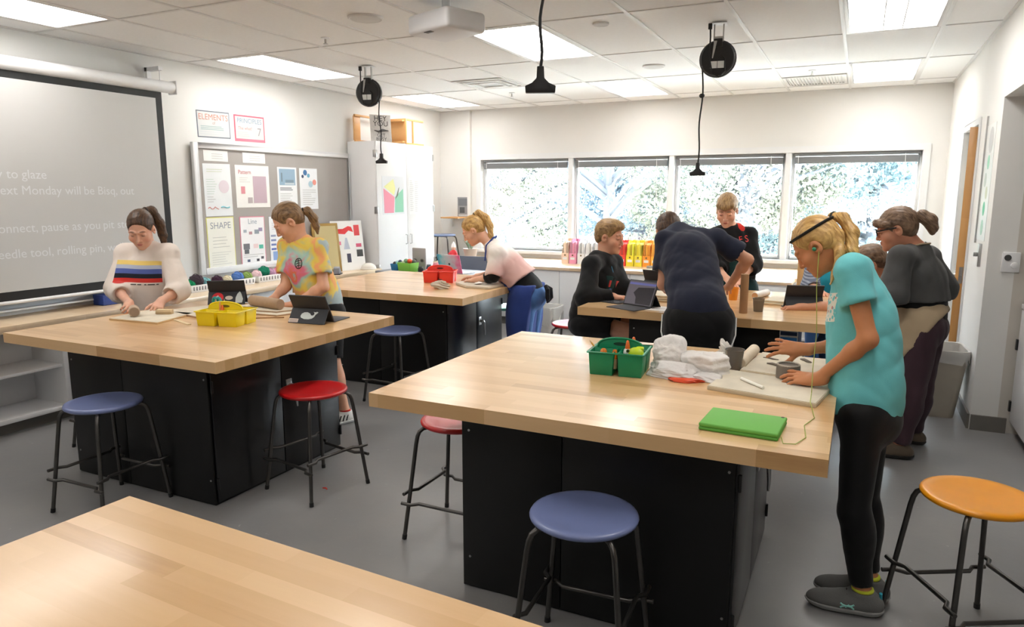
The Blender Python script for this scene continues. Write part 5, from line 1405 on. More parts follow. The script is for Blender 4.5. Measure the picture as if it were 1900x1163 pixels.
def girl_tiedye():
    j = build_person('P2', 'girl in tie-dye T-shirt rolling a clay slab at the left table', (-0.52, -0.58, -0.60), hs=1.08, w=0.92,
        skin=(220, 166, 136), browc=(110, 82, 56), hands={'L': dict(d=(-0.75, -0.45, -0.12), curl=0.38), 'R': dict(d=(-0.6, -0.75, -0.15), curl=0.42)})
    s = shirt(j, tiedye_mat(), off=0.024, sleeve=0.62, hem=-0.09, seed=21, amp=0.005, freq=20, flare=0.014, name='tie_dye_shirt', neckcut=0.062)
    mb = MB()
    Bm = j['BT']; bvh = BVHTree.FromPolygons([tuple(v.co) for v in s.data.vertices], [tuple(p.vertices) for p in s.data.polygons])
    def on(x, z):
        p = j['chest'] - j['o'] + Bm[0]*x + Bm[2]*z + Bm[1]*0.4
        hit = bvh.ray_cast(Vector(p), Vector(-Bm[1])); return (Vector(hit[0]) + Vector(Bm[1])*0.002) if hit[0] else Vector(p - Bm[1]*0.28)
    mb.tube([on(0.06 + 0.026*math.cos(a), 0.03 + 0.034*math.sin(a)) for a in np.linspace(0, 2*PI, 17)], 0.003, 5)
    for dz in (-0.015, 0.0, 0.015): mb.tube([on(0.043, 0.03+dz), on(0.06, 0.034+dz), on(0.077, 0.03+dz)], 0.0025, 5)
    mb.tube([on(0.06, 0.002), on(0.06, 0.06)], 0.0025, 5)
    mb.build('round_emblem', ink((40, 44, 36)), s)
    pants(j, C_black, off=0.016, length=0.85, name='shorts'); sh = shoes(j, C_white, C_white, accent=C_white)
    for (o_, base, t, sd, n) in sh:
        m2 = MB()
        for side in (-1, 1):
            for q in range(3):
                c = base + t*(0.02+0.028*q)
                m2.tube([c + sd*side*0.051 + V3((0, 0, 0.028)), c - t*0.008 + sd*side*0.050 + V3((0, 0, 0.048)), c - t*0.02 + sd*side*0.044 + V3((0, 0, 0.066))], 0.0055, 6, flat=0.6)
        m2.build('side_stripes', C_black, o_)
        F = Field(); an = j['an'+n]; F.cone(an + V3((0, 0, 0.03)), an - V3((0, 0, 0.02)), 0.041, 0.042); F.cut(an + V3((0, 0, 0.022)), (0, 0, 1)); cloth(j, 'sock', F, 0.007, C_red, None, 0)
    hair(j, H_light, 1.0, tail=[((0, -0.108, 0.0), 0.018), ((0.0, -0.135, -0.02), 0.026), ((0.0, -0.135, -0.08), 0.027), ((0.0, -0.115, -0.13), 0.020), ((0.0, -0.095, -0.17), 0.008)], band=M_tie)
girl_tiedye()

# --- girl in the blue apron
def apron(j, material, off=0.034, width=0.13, top=0.08, bottom=-0.52, back=-0.02, seed=5, skirt=(0.228, 0.175), bib=True, hip=0.0, slant=0.0):
    fw, lf = j['BP'][1], j['BP'][0]; pv = j['pelvis']
    out = []
    F = Field()
    zb = bottom
    F.ell(pv + V3((0, 0, zb*0.5)) + fw*0.02, j['BP'], (skirt[0]*j['w']*j['g'], skirt[1]*j['g'], abs(zb)*0.85), 0.05)
    F.ell(pv, j['BP'], (0.160*j['w']*j['g']+off, 0.115*j['g']+off, 0.17), 0.06)
    F.cut(pv + V3((0, 0, 0.07+hip)), (0, 0, 1)); F.cut(pv + V3((0, 0, zb)), (0, 0, -1)); F.cut(pv + fw*back + V3((0, 0, 0.06)), unit(-fw + V3((0, 0, -slant))))
    a = cloth(j, 'apron', F, 0.009, material, folds(seed, 0.006, 17, (0, 0, 1)))
    if bib:
        F = Field(); torso(F, j, off)
        c = j['chest']; B = j['BT']
        F.cut(c + B[0]*width, B[0]); F.cut(c - B[0]*width, -B[0]); F.cut(c + B[2]*top, B[2]); F.cut(c + B[1]*0.03, -B[1]); F.cut(pv + V3((0, 0, 0.02)), (0, 0, -1))
        cloth(j, 'apron_bib', F, 0.008, material, folds(seed+1, 0.003, 20))
        mb = MB(); nb = j['neck'] - j['o']; up = j['BT'][2]
        c0 = c - j['o'] + B[2]*top + B[1]*(0.104*j['g']+off-0.02)
        pts = [c0 + B[0]*width*0.75, nb + B[0]*0.072 + B[1]*0.03 - up*0.005, nb + B[0]*0.062 - B[1]*0.055 + up*0.01, nb - B[1]*0.085 + up*0.012, nb - B[0]*0.062 - B[1]*0.055 + up*0.01, nb - B[0]*0.072 + B[1]*0.03 - up*0.005, c0 - B[0]*width*0.75]
        P = []
        for i in range(len(pts)-1):
            for q in range(4): P.append(pts[i] + (pts[i+1]-pts[i])*q/4)
        P.append(pts[-1])
        mb.tube(P, 0.011, 6, flat=0.5).build('neck_strap', material, a)
    return a
def sweater_mat():
    m = cloth_mat('cream and pink sweater', (226, 214, 206), bump=0.25)
    nt, at, sx = loc_nodes(m); b = nt.nodes['Principled BSDF']
    z = mathn(nt, 'ADD', mathn(nt, 'MULTIPLY', sx.outputs[2], -9.0), 0.55, True)
    col = put_color(nt, rgb(232, 224, 216), z, rgb(218, 176, 168)); nt.links.new(col, b.inputs['Base Color'])
    return m
def girl_apron():
    j = build_person('P3', 'girl in blue apron leaning over the rear table by windows', (-0.82, -0.32, -0.60), hs=1.02, w=0.92,
        skin=(222, 170, 142), browc=(130, 96, 60), hands={'L': dict(d=(-0.95, 0.2, -0.12), curl=0.25), 'R': dict(d=(-0.95, -0.1, -0.12), curl=0.25)})
    shirt(j, C_black, off=0.010, sleeve=1.32, hem=-0.04, seed=30, amp=0.003, name='undershirt', low=0.02)
    shirt(j, sweater_mat(), off=0.031, sleeve=0.92, hem=0.12, seed=31, amp=0.005, freq=22, name='sweater', flare=0.006)
    pants(j, C_denim, off=0.014); shoes(j, C_white, C_sole)
    a = apron(j, C_blueap, back=-0.09, slant=0.12, bottom=-0.46, top=0.10, width=0.12, seed=33)
    pv = j['pelvis'] - j['o']; fw = j['BP'][1]; lf = j['BP'][0]
    mb = MB(); c = pv - fw*0.150 + V3((0, 0, 0.06))
    for s_ in (-1, 1): mb.tube([c, c + lf*s_*0.03 - fw*0.03 + V3((0, 0, -0.03)), c + lf*s_*0.035 - fw*0.035 + V3((0, 0, -0.10)), c + lf*s_*0.01 - fw*0.02 + V3((0, 0, -0.14))], [0.016, 0.024, 0.022, 0.008], 8)
    mb.build('tie_bow', C_black, a)
    hair(j, H_blond, 1.0, tail=[((0, -0.075, 0.100), 0.018), ((0.0, -0.115, 0.095), 0.026), ((0.01, -0.145, 0.03), 0.030), ((0.02, -0.135, -0.05), 0.028), ((0.04, -0.10, -0.12), 0.020), ((0.05, -0.07, -0.16), 0.010)], band=M_tie)
girl_apron()

# --- boy on the stool
def boy_hoodie():
    j = build_person('P4', 'boy in black hoodie sitting on a stool at table end', (0.93, -0.10, -0.17), hs=1.08, w=0.95,
        skin=(216, 160, 132), browc=(110, 80, 54), hands={'R': dict(d=(0.95, 0.1, -0.05), curl=0.3), 'L': dict(d=(0.95, -0.1, -0.1), curl=0.3)}, toeL=(1, 0, 0), toeR=(1, 0, 0))
    h_ = shirt(j, C_black, off=0.036, sleeve=1.85, hem=-0.12, seed=41, amp=0.006, freq=20, flare=0.012, name='hoodie', hood=True)
    F = Field(); torso(F, j, 0.042); B = j['BT']; c = j['chest']
    F.cut(c + B[0]*0.105, B[0]); F.cut(c - B[0]*0.105, -B[0]); F.cut(c + B[2]*0.06, B[2]); F.cut(c + B[1]*0.05, -B[1]); F.cut(j['pelvis'] + V3((0, 0, -0.03)), (0, 0, -1))
    ap = cloth(j, 'apron_bib', F, 0.008, C_green, folds(43, 0.003, 22))
    bvh = BVHTree.FromPolygons([tuple(v.co) for v in ap.data.vertices], [tuple(p.vertices) for p in ap.data.polygons])
    for (x, z, wd, ht, cc) in ((-0.085, 0.0, 0.012, 0.05, (190, 60, 60)), (-0.01, 0.0, 0.016, 0.06, (196, 74, 70)), (-0.075, -0.05, 0.014, 0.03, (70, 90, 160))):
        p = c - j['o'] + B[0]*x + B[2]*z + B[1]*0.4; hit = bvh.ray_cast(Vector(p), Vector(-B[1]))
        if hit[0]:
            M = frame(tuple(Vector(hit[0]) + Vector(B[1])*0.002), B[0], B[2], B[1])
            MB().box(-wd, -ht/2, -0.003, wd, ht/2, 0.004, M).build('clipped_tool', ink(cc), ap)
    for s_ in (-1, 1):
        nb = j['neck'] - j['o']
        MB().tube([nb + B[1]*0.075 + B[0]*0.03*s_ - B[2]*0.03, nb + B[1]*0.125 + B[0]*0.035*s_ - B[2]*0.10, nb + B[1]*0.145 + B[0]*0.03*s_ - B[2]*0.17], 0.0045, 6).build('draw_cord', cloth_mat('teal cord', (70, 120, 150)), h_)
    pants(j, C_black, off=0.022, length=0.55, seed=44, name='shorts', amp=0.005); shoes(j, C_white, C_sole)
    hair(j, H_sandy, 1.0, boy=True, extra=[([(-0.04, 0.062, 0.080), (0.0, 0.076, 0.084), (0.04, 0.062, 0.082)], [0.014, 0.014, 0.014])])
boy_hoodie()

# --- boy in navy, back to the camera
def boy_navy():
    j = build_person('P5', 'boy in navy T-shirt bent over the table, back to camera', (-0.35, 0.75, -0.55), hs=1.08, w=1.05,
        skin=(206, 150, 120), browc=(80, 60, 44), hands={'L': dict(d=(0.2, 0.9, -0.1), curl=0.5), 'R': dict(d=(-0.3, 0.9, -0.2), curl=0.5)})
    shirt(j, C_navy, off=0.030, sleeve=0.60, hem=0.0, seed=51, amp=0.006, freq=18, flare=0.020, name='t_shirt', low=0.05, hemn=(0, 0, -1))
    pants(j, C_black, off=0.032, length=1.1, seed=52, amp=0.007, freq=16, name='basketball_shorts', flare=0.025)
    o = j['o']
    for n, s_ in (('L', 1), ('R', -1)):
        lf = j['BP'][0]*s_; bk = -j['BP'][1]; hp = j['hip'+n] - o; kn = j['kn'+n] - o
        MB().tube([hp + lf*0.128 + bk*0.02 + V3((0, 0, 0.04)), hp + lf*0.128 + bk*0.06 + V3((0, 0, -0.06)), hp + lf*0.10 + bk*0.105 + V3((0, 0, -0.15)), hp + lf*0.05 + bk*0.125 + V3((0, 0, -0.22))], 0.0045, 6).build('white_piping', P_white, j['root'])
    shoes(j, C_black, C_white)
    hair(j, H_brown, 1.0, boy=True)
boy_navy()

# --- standing boy behind the table
def boy_red_hood():
    j = build_person('P6', 'standing boy in black hoodie with red hood lining by the window', (0.02, -0.86, -0.46), hs=1.1, w=0.98,
        skin=(224, 172, 146), browc=(130, 98, 64), hands={'R': dict(d=(0.5, -0.8, -0.3), curl=0.6), 'L': dict(d=(-0.5, -0.7, -0.5), curl=0.6)})
    h_ = shirt(j, C_black, off=0.034, sleeve=1.25, hem=-0.10, seed=61, amp=0.005, freq=20, flare=0.012, name='hoodie', hood=True)
    F = Field(); B = j['BT']; nb = j['neck']
    F.chain([nb + B[0]*0.072 - B[1]*0.01, nb + B[0]*0.075 + B[1]*0.035 - B[2]*0.015, nb + B[0]*0.045 + B[1]*0.075 - B[2]*0.05], [0.030, 0.030, 0.016], 0.02)
    F.chain([nb - B[0]*0.06 - B[1]*0.01, nb - B[0]*0.055 + B[1]*0.035 - B[2]*0.015], [0.022, 0.018], 0.02)
    cloth(j, 'hood_lining', F, 0.007, C_red, folds(62, 0.003, 30))
    chest_print(j, 'lettering', 'F S', 0.072, 0.055, 0.105, mat('red print', rgb(206, 44, 36), rough=0.6), h_)
    apron(j, C_green, off=0.042, top=-0.06, width=0.11, bottom=-0.35, back=0.0, seed=64)
    pants(j, C_khaki); shoes(j, C_black, C_white)
    hair(j, H_sandy, 1.0, boy=True, extra=[([(-0.045, 0.07, 0.075), (0.0, 0.092, 0.078), (0.045, 0.07, 0.078)], [0.022, 0.024, 0.022])])
boy_red_hood()

# --- girl in teal at the near table
def teal_mat():
    m = cloth_mat('teal cotton', (112, 198, 202), bump=0.1)
    nt, at, sx = loc_nodes(m); b = nt.nodes['Principled BSDF']
    col = b.inputs['Base Color'].links[0].from_socket
    n = nt.nodes.new('ShaderNodeTexVoronoi'); n.inputs['Scale'].default_value = 55.0
    nt.links.new(at.outputs['Vector'], n.inputs['Vector'])
    box = mathn(nt, 'MULTIPLY', mathn(nt, 'MULTIPLY', band_mask(nt, sx.outputs[2], -0.02, 0.09), mathn(nt, 'GREATER_THAN', sx.outputs[1], 0.07)), mathn(nt, 'LESS_THAN', mathn(nt, 'ABSOLUTE', sx.outputs[0]), 0.105))
    mask = mathn(nt, 'MULTIPLY', box, mathn(nt, 'GREATER_THAN', n.outputs['Distance'], 0.42))
    col = put_color(nt, col, mask, rgb(228, 226, 214))
    n2 = nt.nodes.new('ShaderNodeTexVoronoi'); n2.inputs['Scale'].default_value = 30.0; nt.links.new(at.outputs['Vector'], n2.inputs['Vector'])
    col = put_color(nt, col, mathn(nt, 'MULTIPLY', box, mathn(nt, 'LESS_THAN', n2.outputs['Distance'], 0.25)), rgb(206, 110, 110))
    nt.links.new(col, b.inputs['Base Color'])
    return m
def girl_teal():
    j = build_person('P7', 'girl in teal T-shirt and black leggings at right end of centre table', (-0.70, 0.08, -0.68), hs=0.92, w=0.86, limb=0.87, girth=0.92,
        skin=(200, 134, 92), browc=(140, 104, 66), lip=(176, 96, 84), toeL=(-0.98, -0.1, 0), toeR=(-0.98, -0.05, 0),
        hands={'L': dict(d=(-0.92, 0.30, -0.10), n=(-0.1, 0.45, -0.9), curls=[0.05, 0.18, 0.25, 0.3], spread=0.16, thumb=0.5), 'R': dict(d=(-0.95, 0.1, 0.02), n=(-0.1, 0.75, -0.6), curl=0.22, spread=0.22)})
    shirt(j, teal_mat(), off=0.026, sleeve=0.42, hem=-0.045, seed=71, amp=0.007, freq=17, flare=0.014, name='t_shirt', hemn=(-0.28, 0, -1), low=0.09, h=0.0075)
    pants(j, C_leg, off=0.010, length=1.86, seed=72, amp=0.0012, freq=40, name='leggings', h=0.008)
    sh = shoes(j, C_shoeg, C_sole, h=0.006, accent=C_darksole)
    for (o_, base, t, sd, n) in sh:
        F = Field(); an = j['an'+n]; F.cone(an + V3((0, 0, 0.03)), an - V3((0, 0, 0.02)), 0.040, 0.043)
        F.cut(an + V3((0, 0, 0.026)), (0, 0, 1)); F.cut(an + V3((0, 0, 0.012)), (0, 0, -1)); cloth(j, 'sock_band', F, 0.006, cloth_mat('lime knit', (206, 214, 60)), None, 0)
        side = sd if n == 'R' else -sd
        side = sd if (V3((0, -1, 0)) @ sd) > 0 else -sd
        c = base + t*0.055 + side*0.052 + V3((0, 0, 0.038))
        m2 = MB()
        for q in (-1, 1):
            m2.tube([c + t*0.024*math.cos(a) + V3((0, 0, q*0.012 + q*0.012*(-math.sin(a)))) for a in np.linspace(0.25, PI-0.25, 9)], 0.0035, 6)
        m2.tube([c + t*0.006 + V3((0, 0, -0.006)), c - t*0.006 + V3((0, 0, 0.006))], 0.003, 5)
        m2.build('side_emblem', mat('pale aqua print', rgb(150, 216, 206), rough=0.5), o_)
        MB().tube([base - t*0.066 + V3((0, 0, 0.05)), base - t*0.064 + V3((0, 0, 0.085))], 0.010, 8, flat=0.6).build('heel_tab', cloth_mat('teal trim', (40, 150, 170)), o_)
    hair(j, H_blond, 1.0, tail=[((0, -0.100, 3.108, 1.515), 0.016), ((0, -0.058, 3.085, 1.508), 0.022), ((0, -0.024, 3.06, 1.455), 0.026), ((0, -0.020, 3.030, 1.385), 0.025), ((0, 0.002, 3.040, 1.338), 0.022), ((0, 0.052, 3.083, 1.326), 0.008)], band=M_tie, h=0.005,
         extra=[([(0, -0.066, 3.027, 1.450), (0, -0.060, 2.985, 1.380), (0, -0.068, 2.955, 1.310), (0, -0.083, 2.930, 1.265)], [0.016, 0.016, 0.011, 0.004])])
    P = j['Ph']; pts = []
    for a in np.linspace(0, 2*PI, 37):
        z = 0.066 + 0.014*math.cos(a); q = math.sqrt(max(0.05, 1-((z-0.036)/0.092)**2))
        pts.append(P((0.0805*q+0.0015)*math.sin(a), -0.016 + (0.102*q+0.0015)*math.cos(a) - (0.006 if math.cos(a) > 0.5 else 0), z) - j['o'])
    MB().tube(pts, 0.0085, 8, flat=0.6).build('headband', M_tie, j['root'])
    MB().ellip(tuple(P(0.082, 0.006, -0.008) - j['o']), (0.008, 0.008, 0.008), 10, 8).build('earbud', mat('green earbud', rgb(40, 130, 96), rough=0.4), j['root'])
    return j
JT = girl_teal()

# --- teacher
def teacher():
    j = build_person('P8', 'woman in charcoal top and tan apron beside the door', (-0.93, 0.02, -0.30), hs=1.1, w=1.05, girth=1.08, limb=1.08,
        skin=(206, 146, 118), browc=(84, 62, 46), toeL=(-0.98, -0.1, 0), toeR=(-0.95, 0.2, 0), hands={'L': dict(d=(-0.95, 0.2, 0.0), curl=0.5), 'R': dict(d=(-0.9, 0.3, 0.0), curl=0.5)})
    shirt(j, C_black, off=0.018, sleeve=0.4, hem=-0.07, seed=80, amp=0.002, name='undershirt', low=0.05, hemn=(0.2, 0, -1))
    shirt(j, C_grey, off=0.034, sleeve=1.5, hem=0.115, seed=81, amp=0.007, freq=17, flare=0.02, name='top', neckcut=0.075)
    pants(j, C_plum, off=0.016, length=1.9, seed=82, amp=0.005, freq=24); shoes(j, C_brownsh, C_darksole)
    apron(j, C_tan, off=0.04, top=0.08, bottom=-0.42, back=-0.13, seed=83, skirt=(0.222, 0.190), hip=0.05, slant=0.7)
    hair(j, H_ash, 1.02, fringe=True, tail=[((0, -0.105, 0.03), 0.018), ((0, -0.135, 0.035), 0.032), ((0, -0.165, 0.0), 0.036), ((0, -0.168, -0.045), 0.026), ((0, -0.16, -0.07), 0.012)], band=M_tie)
    P = j['Ph']; o = j['o']; g = MB()
    for s_ in (-1, 1):
        g.tube([P(s_*0.033 + 0.026*math.cos(a), 0.102, 0.010 + 0.018*math.sin(a)) - o for a in np.linspace(0, 2*PI, 17)], 0.0035, 6)
        g.tube([P(s_*0.060, 0.100, 0.018) - o, P(s_*0.076, 0.05, 0.016) - o, P(s_*0.079, 0.0, 0.012) - o], 0.0045, 6)
    g.tube([P(-0.008, 0.104, 0.013) - o, P(0.008, 0.104, 0.013) - o], 0.003, 6)
    g.build('glasses', M_blackpl, j['root'])
teacher()

# --- pupils mostly hidden behind the girl in teal
def pupil_right():
    j = build_person('P9', 'pupil seated at the right table end, forearm resting on table', (-0.9, -0.12, -0.45), hs=1.05, w=0.92, skin=(204, 146, 114), browc=(90, 66, 46),
        hands={'L': dict(d=(-0.97, -0.2, -0.05), curl=0.75, thumb=0.8), 'R': dict(d=(-0.95, 0.1, -0.05), curl=0.5)}, toeL=(-1, 0, 0), toeR=(-1, 0, 0))
    shirt(j, C_wine, off=0.026, sleeve=0.6, hem=-0.1, seed=91, flare=0.012, name='t_shirt')
    pants(j, C_denim, off=0.014); shoes(j, C_white, C_sole); hair(j, H_ash, 1.0, boy=True)
pupil_right()
def stripe_mat():
    m = cloth_mat('teal top with grey striped sleeves', (40, 150, 170))
    nt, at, sx = loc_nodes(m); b = nt.nodes['Principled BSDF']
    col = b.inputs['Base Color'].links[0].from_socket
    sl = mathn(nt, 'GREATER_THAN', mathn(nt, 'ABSOLUTE', sx.outputs[0]), 0.125)
    st = mathn(nt, 'GREATER_THAN', mathn(nt, 'FRACT', mathn(nt, 'MULTIPLY', sx.outputs[2], 55.0)), 0.5)
    col = put_color(nt, col, sl, rgb(96, 104, 124)); col = put_color(nt, col, mathn(nt, 'MULTIPLY', sl, st), rgb(150, 158, 172))
    nt.links.new(col, b.inputs['Base Color'])
    return m
def pupil_back():
    j = build_person('P10', 'pupil with grey striped sleeves leaning on the right table far corner', (-0.2, -0.8, -0.6), hs=1.05, w=0.92, skin=(220, 166, 138), browc=(80, 58, 40),
        hands={'R': dict(d=(0.4, -0.9, -0.1), curl=0.4), 'L': dict(d=(-0.4, -0.9, -0.1), curl=0.4)})
    shirt(j, stripe_mat(), off=0.024, sleeve=1.2, hem=-0.1, seed=95, flare=0.01, name='top')
    pants(j, C_denim); shoes(j, C_white, C_sole); hair(j, H_brown, 1.0, boy=True)
pupil_back()
# ------------------------------------------------------------------ things on the tables and around
ZT = TH
def plastic(name, c, rough=0.35): return mat(name, rgb(*c), rough=rough, spec=0.5, vary=0.03, scale=12)
def tub(mb, x0, y0, x1, y1, h, t=0.003, tp=0.006, M=None, z=0.0):
    """open tapered tub with wall thickness"""
    o0 = [(x0+tp, y0+tp, z), (x1-tp, y0+tp, z), (x1-tp, y1-tp, z), (x0+tp, y1-tp, z)]
    o1 = [(x0, y0, z+h), (x1, y0, z+h), (x1, y1, z+h), (x0, y1, z+h)]
    i1 = [(x0+t, y0+t, z+h), (x1-t, y0+t, z+h), (x1-t, y1-t, z+h), (x0+t, y1-t, z+h)]
    i0 = [(x0+tp+t, y0+tp+t, z+t), (x1-tp-t, y0+tp+t, z+t), (x1-tp-t, y1-tp-t, z+t), (x0+tp+t, y1-tp-t, z+t)]
    vs = o0+o1+i1+i0
    if M is not None: vs = [M @ Vector(p) for p in vs]
    fs = [(0,3,2,1)]
    for k in range(4):
        k2 = (k+1) % 4
        fs += [(k, k2, 4+k2, 4+k), (4+k, 4+k2, 8+k2, 8+k), (8+k, 8+k2, 12+k2, 12+k)]
    fs.append((12, 13, 14, 15))
    return mb.add(vs, fs)
def caddy(label, x, y, rot, color, w=0.215, d=0.20, h=0.10, z=ZT):
    t = thing('art_caddy', label, 'caddy', (x, y, z), rot, 'plastic art caddies')
    m = plastic('caddy %d %d %d' % color, color)
    b = MB(); tub(b, -w/2, -d/2, -0.008, -0.01, h); tub(b, 0.008, -d/2, w/2, -0.01, h); tub(b, -w/2, 0.0, w/2, d/2, h)
    b.build('cups', m, t, bevel=0.003, seg=2)
    r = MB()
    for (x0, y0, x1, y1) in ((-w/2-0.006, -d/2-0.006, w/2+0.006, -d/2+0.002), (-w/2-0.006, d/2-0.002, w/2+0.006, d/2+0.006), (-w/2-0.006, -d/2+0.002, -w/2+0.002, d/2-0.002), (w/2-0.002, -d/2+0.002, w/2+0.006, d/2-0.002)):
        r.box(x0, y0, h-0.006, x1, y1, h)
    r.build('rim', m, t, bevel=0.002)
    n = 14; prof = [(-w*0.42, h*0.5)] + [(-w*0.42*math.cos(PI*k/n), h + 0.045*math.sin(PI*k/n)**0.7) for k in range(n+1)] + [(w*0.42, h*0.5)]
    hole = [(0.035*math.cos(2*PI*k/16), h+0.018+0.011*math.sin(2*PI*k/16)) for k in range(16)]
    hb = MB()
    hb.prism([(px, pz) for px, pz in prof], -0.003, 0.003, frame((0, -0.005, 0), (1, 0, 0), (0, 0, 1), (0, -1, 0)))
    hb.tube([(px, -0.005, pz) for px, pz in prof[1:-1]], 0.0055, 8)
    hb.build('handle', m, t, bevel=0.001)
    slot = [(0.030*math.cos(2*PI*k/16), h+0.020+0.008*math.sin(2*PI*k/16)) for k in range(16)]
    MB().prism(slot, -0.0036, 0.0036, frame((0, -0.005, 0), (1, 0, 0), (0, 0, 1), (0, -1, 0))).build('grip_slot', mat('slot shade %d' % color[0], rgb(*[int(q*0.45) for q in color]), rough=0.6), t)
    return t
def pencil(parent_label, p0, p1, c, group='pencils and brushes'):
    t = thing('pencil', parent_label, 'pencil', tuple(p0), 0, group)
    d = Vector(p1) - Vector(p0); L = d.length
    q = d.to_track_quat('Z', 'Y').to_matrix().to_4x4()
    MB().lathe([(0.0037, 0), (0.0037, L*0.86)], 6, M=q).build('shaft', plastic('pencil %d %d %d' % c, c), t)
    MB().lathe([(0.0037, L*0.86), (0.0008, L)], 8, M=q).build('tip', mat('bare wood tip', rgb(206, 170, 128), rough=0.6), t)
    return t
def glue_bottle(label, x, y, z, c=(232, 230, 226), cap=(232, 110, 40), h=0.10):
    t = thing('glue_bottle', label, 'bottle', (x, y, z), 0, 'white glue bottles')
    MB().lathe([(0.017, 0), (0.018, 0.004), (0.018, h*0.7), (0.015, h*0.82), (0.011, h*0.86)], 18).build('bottle', plastic('glue white', c), t)
    MB().lathe([(0.0115, h*0.86), (0.0105, h*0.95), (0.006, h*1.18), (0.003, h*1.22)], 14).build('cap', plastic('glue cap', cap), t)
    return t
# --- centre table
caddy('green plastic art caddy holding glue on the centre table', -0.905, 2.965, 0.10, (0, 134, 90), w=0.235, d=0.215, h=0.102)
glue_bottle('nearer white glue bottle with orange cap in green caddy', -0.867, 2.945, ZT+0.022)
glue_bottle('white glue bottle with orange cap at back of green caddy', -0.865, 3.03, ZT+0.022)
t = thing('lime_sharpener', 'lime green plastic sharpener in the green caddy', 'sharpener', (-0.835, 2.935, ZT+0.055))
M_lime = plastic('lime plastic', (196, 220, 40), 0.25)
MB().ellip((0, 0, 0.035), (0.036, 0.022, 0.030), 16, 10, Matrix.Rotation(0.3, 4, 'Y')).build('body', M_lime, t)
MB().lathe([(0.016, 0), (0.018, 0.03), (0.012, 0.034)], 14, (0.02, 0.02, 0.03)).build('cap', M_lime, t)
MB().lathe([(0.007, 0), (0.007, 0.006)], 10, M=frame((-0.02, -0.021, 0.05), (1, 0, 0), (0, 0, 1), (0, -1, 0))).build('hole', plastic('dark hole', (60, 70, 20)), t)
t = thing('blue_scissors', 'blue plastic handled scissors standing in green caddy', 'scissors', (-0.935, 2.965, ZT+0.02))
M_cy = plastic('cyan plastic', (30, 150, 180))
for s_ in (-1, 1):
    MB().tube([(s_*0.02 + 0.018*math.cos(a), 0, 0.095 + 0.02*math.sin(a)) for a in np.linspace(0, 2*PI, 15)], 0.007, 8).build('finger_loop', M_cy, t)
MB().tube([(-0.012, 0, 0.08), (0.006, 0, 0.0)], 0.006, 8).tube([(0.012, 0, 0.08), (-0.006, 0, 0.0)], 0.006, 8).build('blades', M_chrome, t)
for k, (x, y) in enumerate(((-0.962, 2.905), (-0.91, 2.9))):
    t = thing('glue_stick', 'glue stick with wide orange top in left cup of green caddy' if k == 0 else 'small orange topped glue stick in middle of green caddy', 'glue stick', (x, y, ZT+0.075))
    MB().lathe([(0.017-0.005*k, 0), (0.014-0.004*k, 0.025), (0.008, 0.032)], 14).build('cap', plastic('orange cap', (220, 120, 30)), t)
    MB().lathe([(0.019-0.005*k, -0.006), (0.019-0.005*k, 0.0)], 14).build('collar', plastic('orange cap', (220, 120, 30)), t)
    MB().lathe([(0.012, -0.05), (0.012, -0.006)], 12).build('stem', plastic('cap stem', (190, 170, 140)), t)
pencil('yellow pencil poking out of the left of green caddy', (-0.985, 2.96, ZT+0.05), (-1.045, 2.955, ZT+0.128), (222, 160, 60))

def crumple(seed, c, r, amp, n=2, cut=0.0):
    F_ = None
    bm = bmesh.new(); bmesh.ops.create_icosphere(bm, subdivisions=5, radius=1.0)
    rs = np.random.RandomState(seed); D = rs.normal(size=(14, 3)); D /= np.linalg.norm(D, axis=1)[:, None]; o = rs.uniform(0.25, 0.9, 14)
    for v in bm.verts:
        p = np.array(v.co)
        d = 1.0
        for i in range(14): d = min(d, 1.0 - amp*max(0, (p @ D[i]) - o[i]*0.6)*1.6 + amp*0.35*abs(math.sin(7*(p @ D[(i+3) % 14])+i)))
        q = p*d
        z = q[2]*r[2]
        v.co = (c[0] + q[0]*r[0], c[1] + q[1]*r[1], max(c[2] + z, cut))
    me = bpy.data.meshes.new('crumpled'); bm.to_mesh(me); bm.free()
    me.polygons.foreach_set('use_smooth', [True]*len(me.polygons)); me.set_sharp_from_angle(angle=0.9)
    return me
def bag_mat():
    m = bpy.data.materials.new('thin white plastic bag'); m.use_nodes = True
    nt = m.node_tree; b = nt.nodes['Principled BSDF']
    b.inputs['Base Color'].default_value = rgb(244, 240, 237); b.inputs['Roughness'].default_value = 0.4
    b.inputs['Alpha'].default_value = 0.72
    n = nt.nodes.new('ShaderNodeTexNoise'); n.inputs['Scale'].default_value = 22; n.inputs['Detail'].default_value = 6; n.inputs['Distortion'].default_value = 1.5
    tc = nt.nodes.new('ShaderNodeTexCoord'); nt.links.new(tc.outputs['Object'], n.inputs['Vector'])
    bp = nt.nodes.new('ShaderNodeBump'); bp.inputs['Strength'].default_value = 0.5; bp.inputs['Distance'].default_value = 0.02
    nt.links.new(n.outputs['Fac'], bp.inputs['Height']); nt.links.new(bp.outputs[0], b.inputs['Normal'])
    return m
M_bag = bag_mat()
t = thing('plastic_bag', 'crumpled thin white plastic bag on the centre table', 'bag', (-0.64, 3.06, ZT))
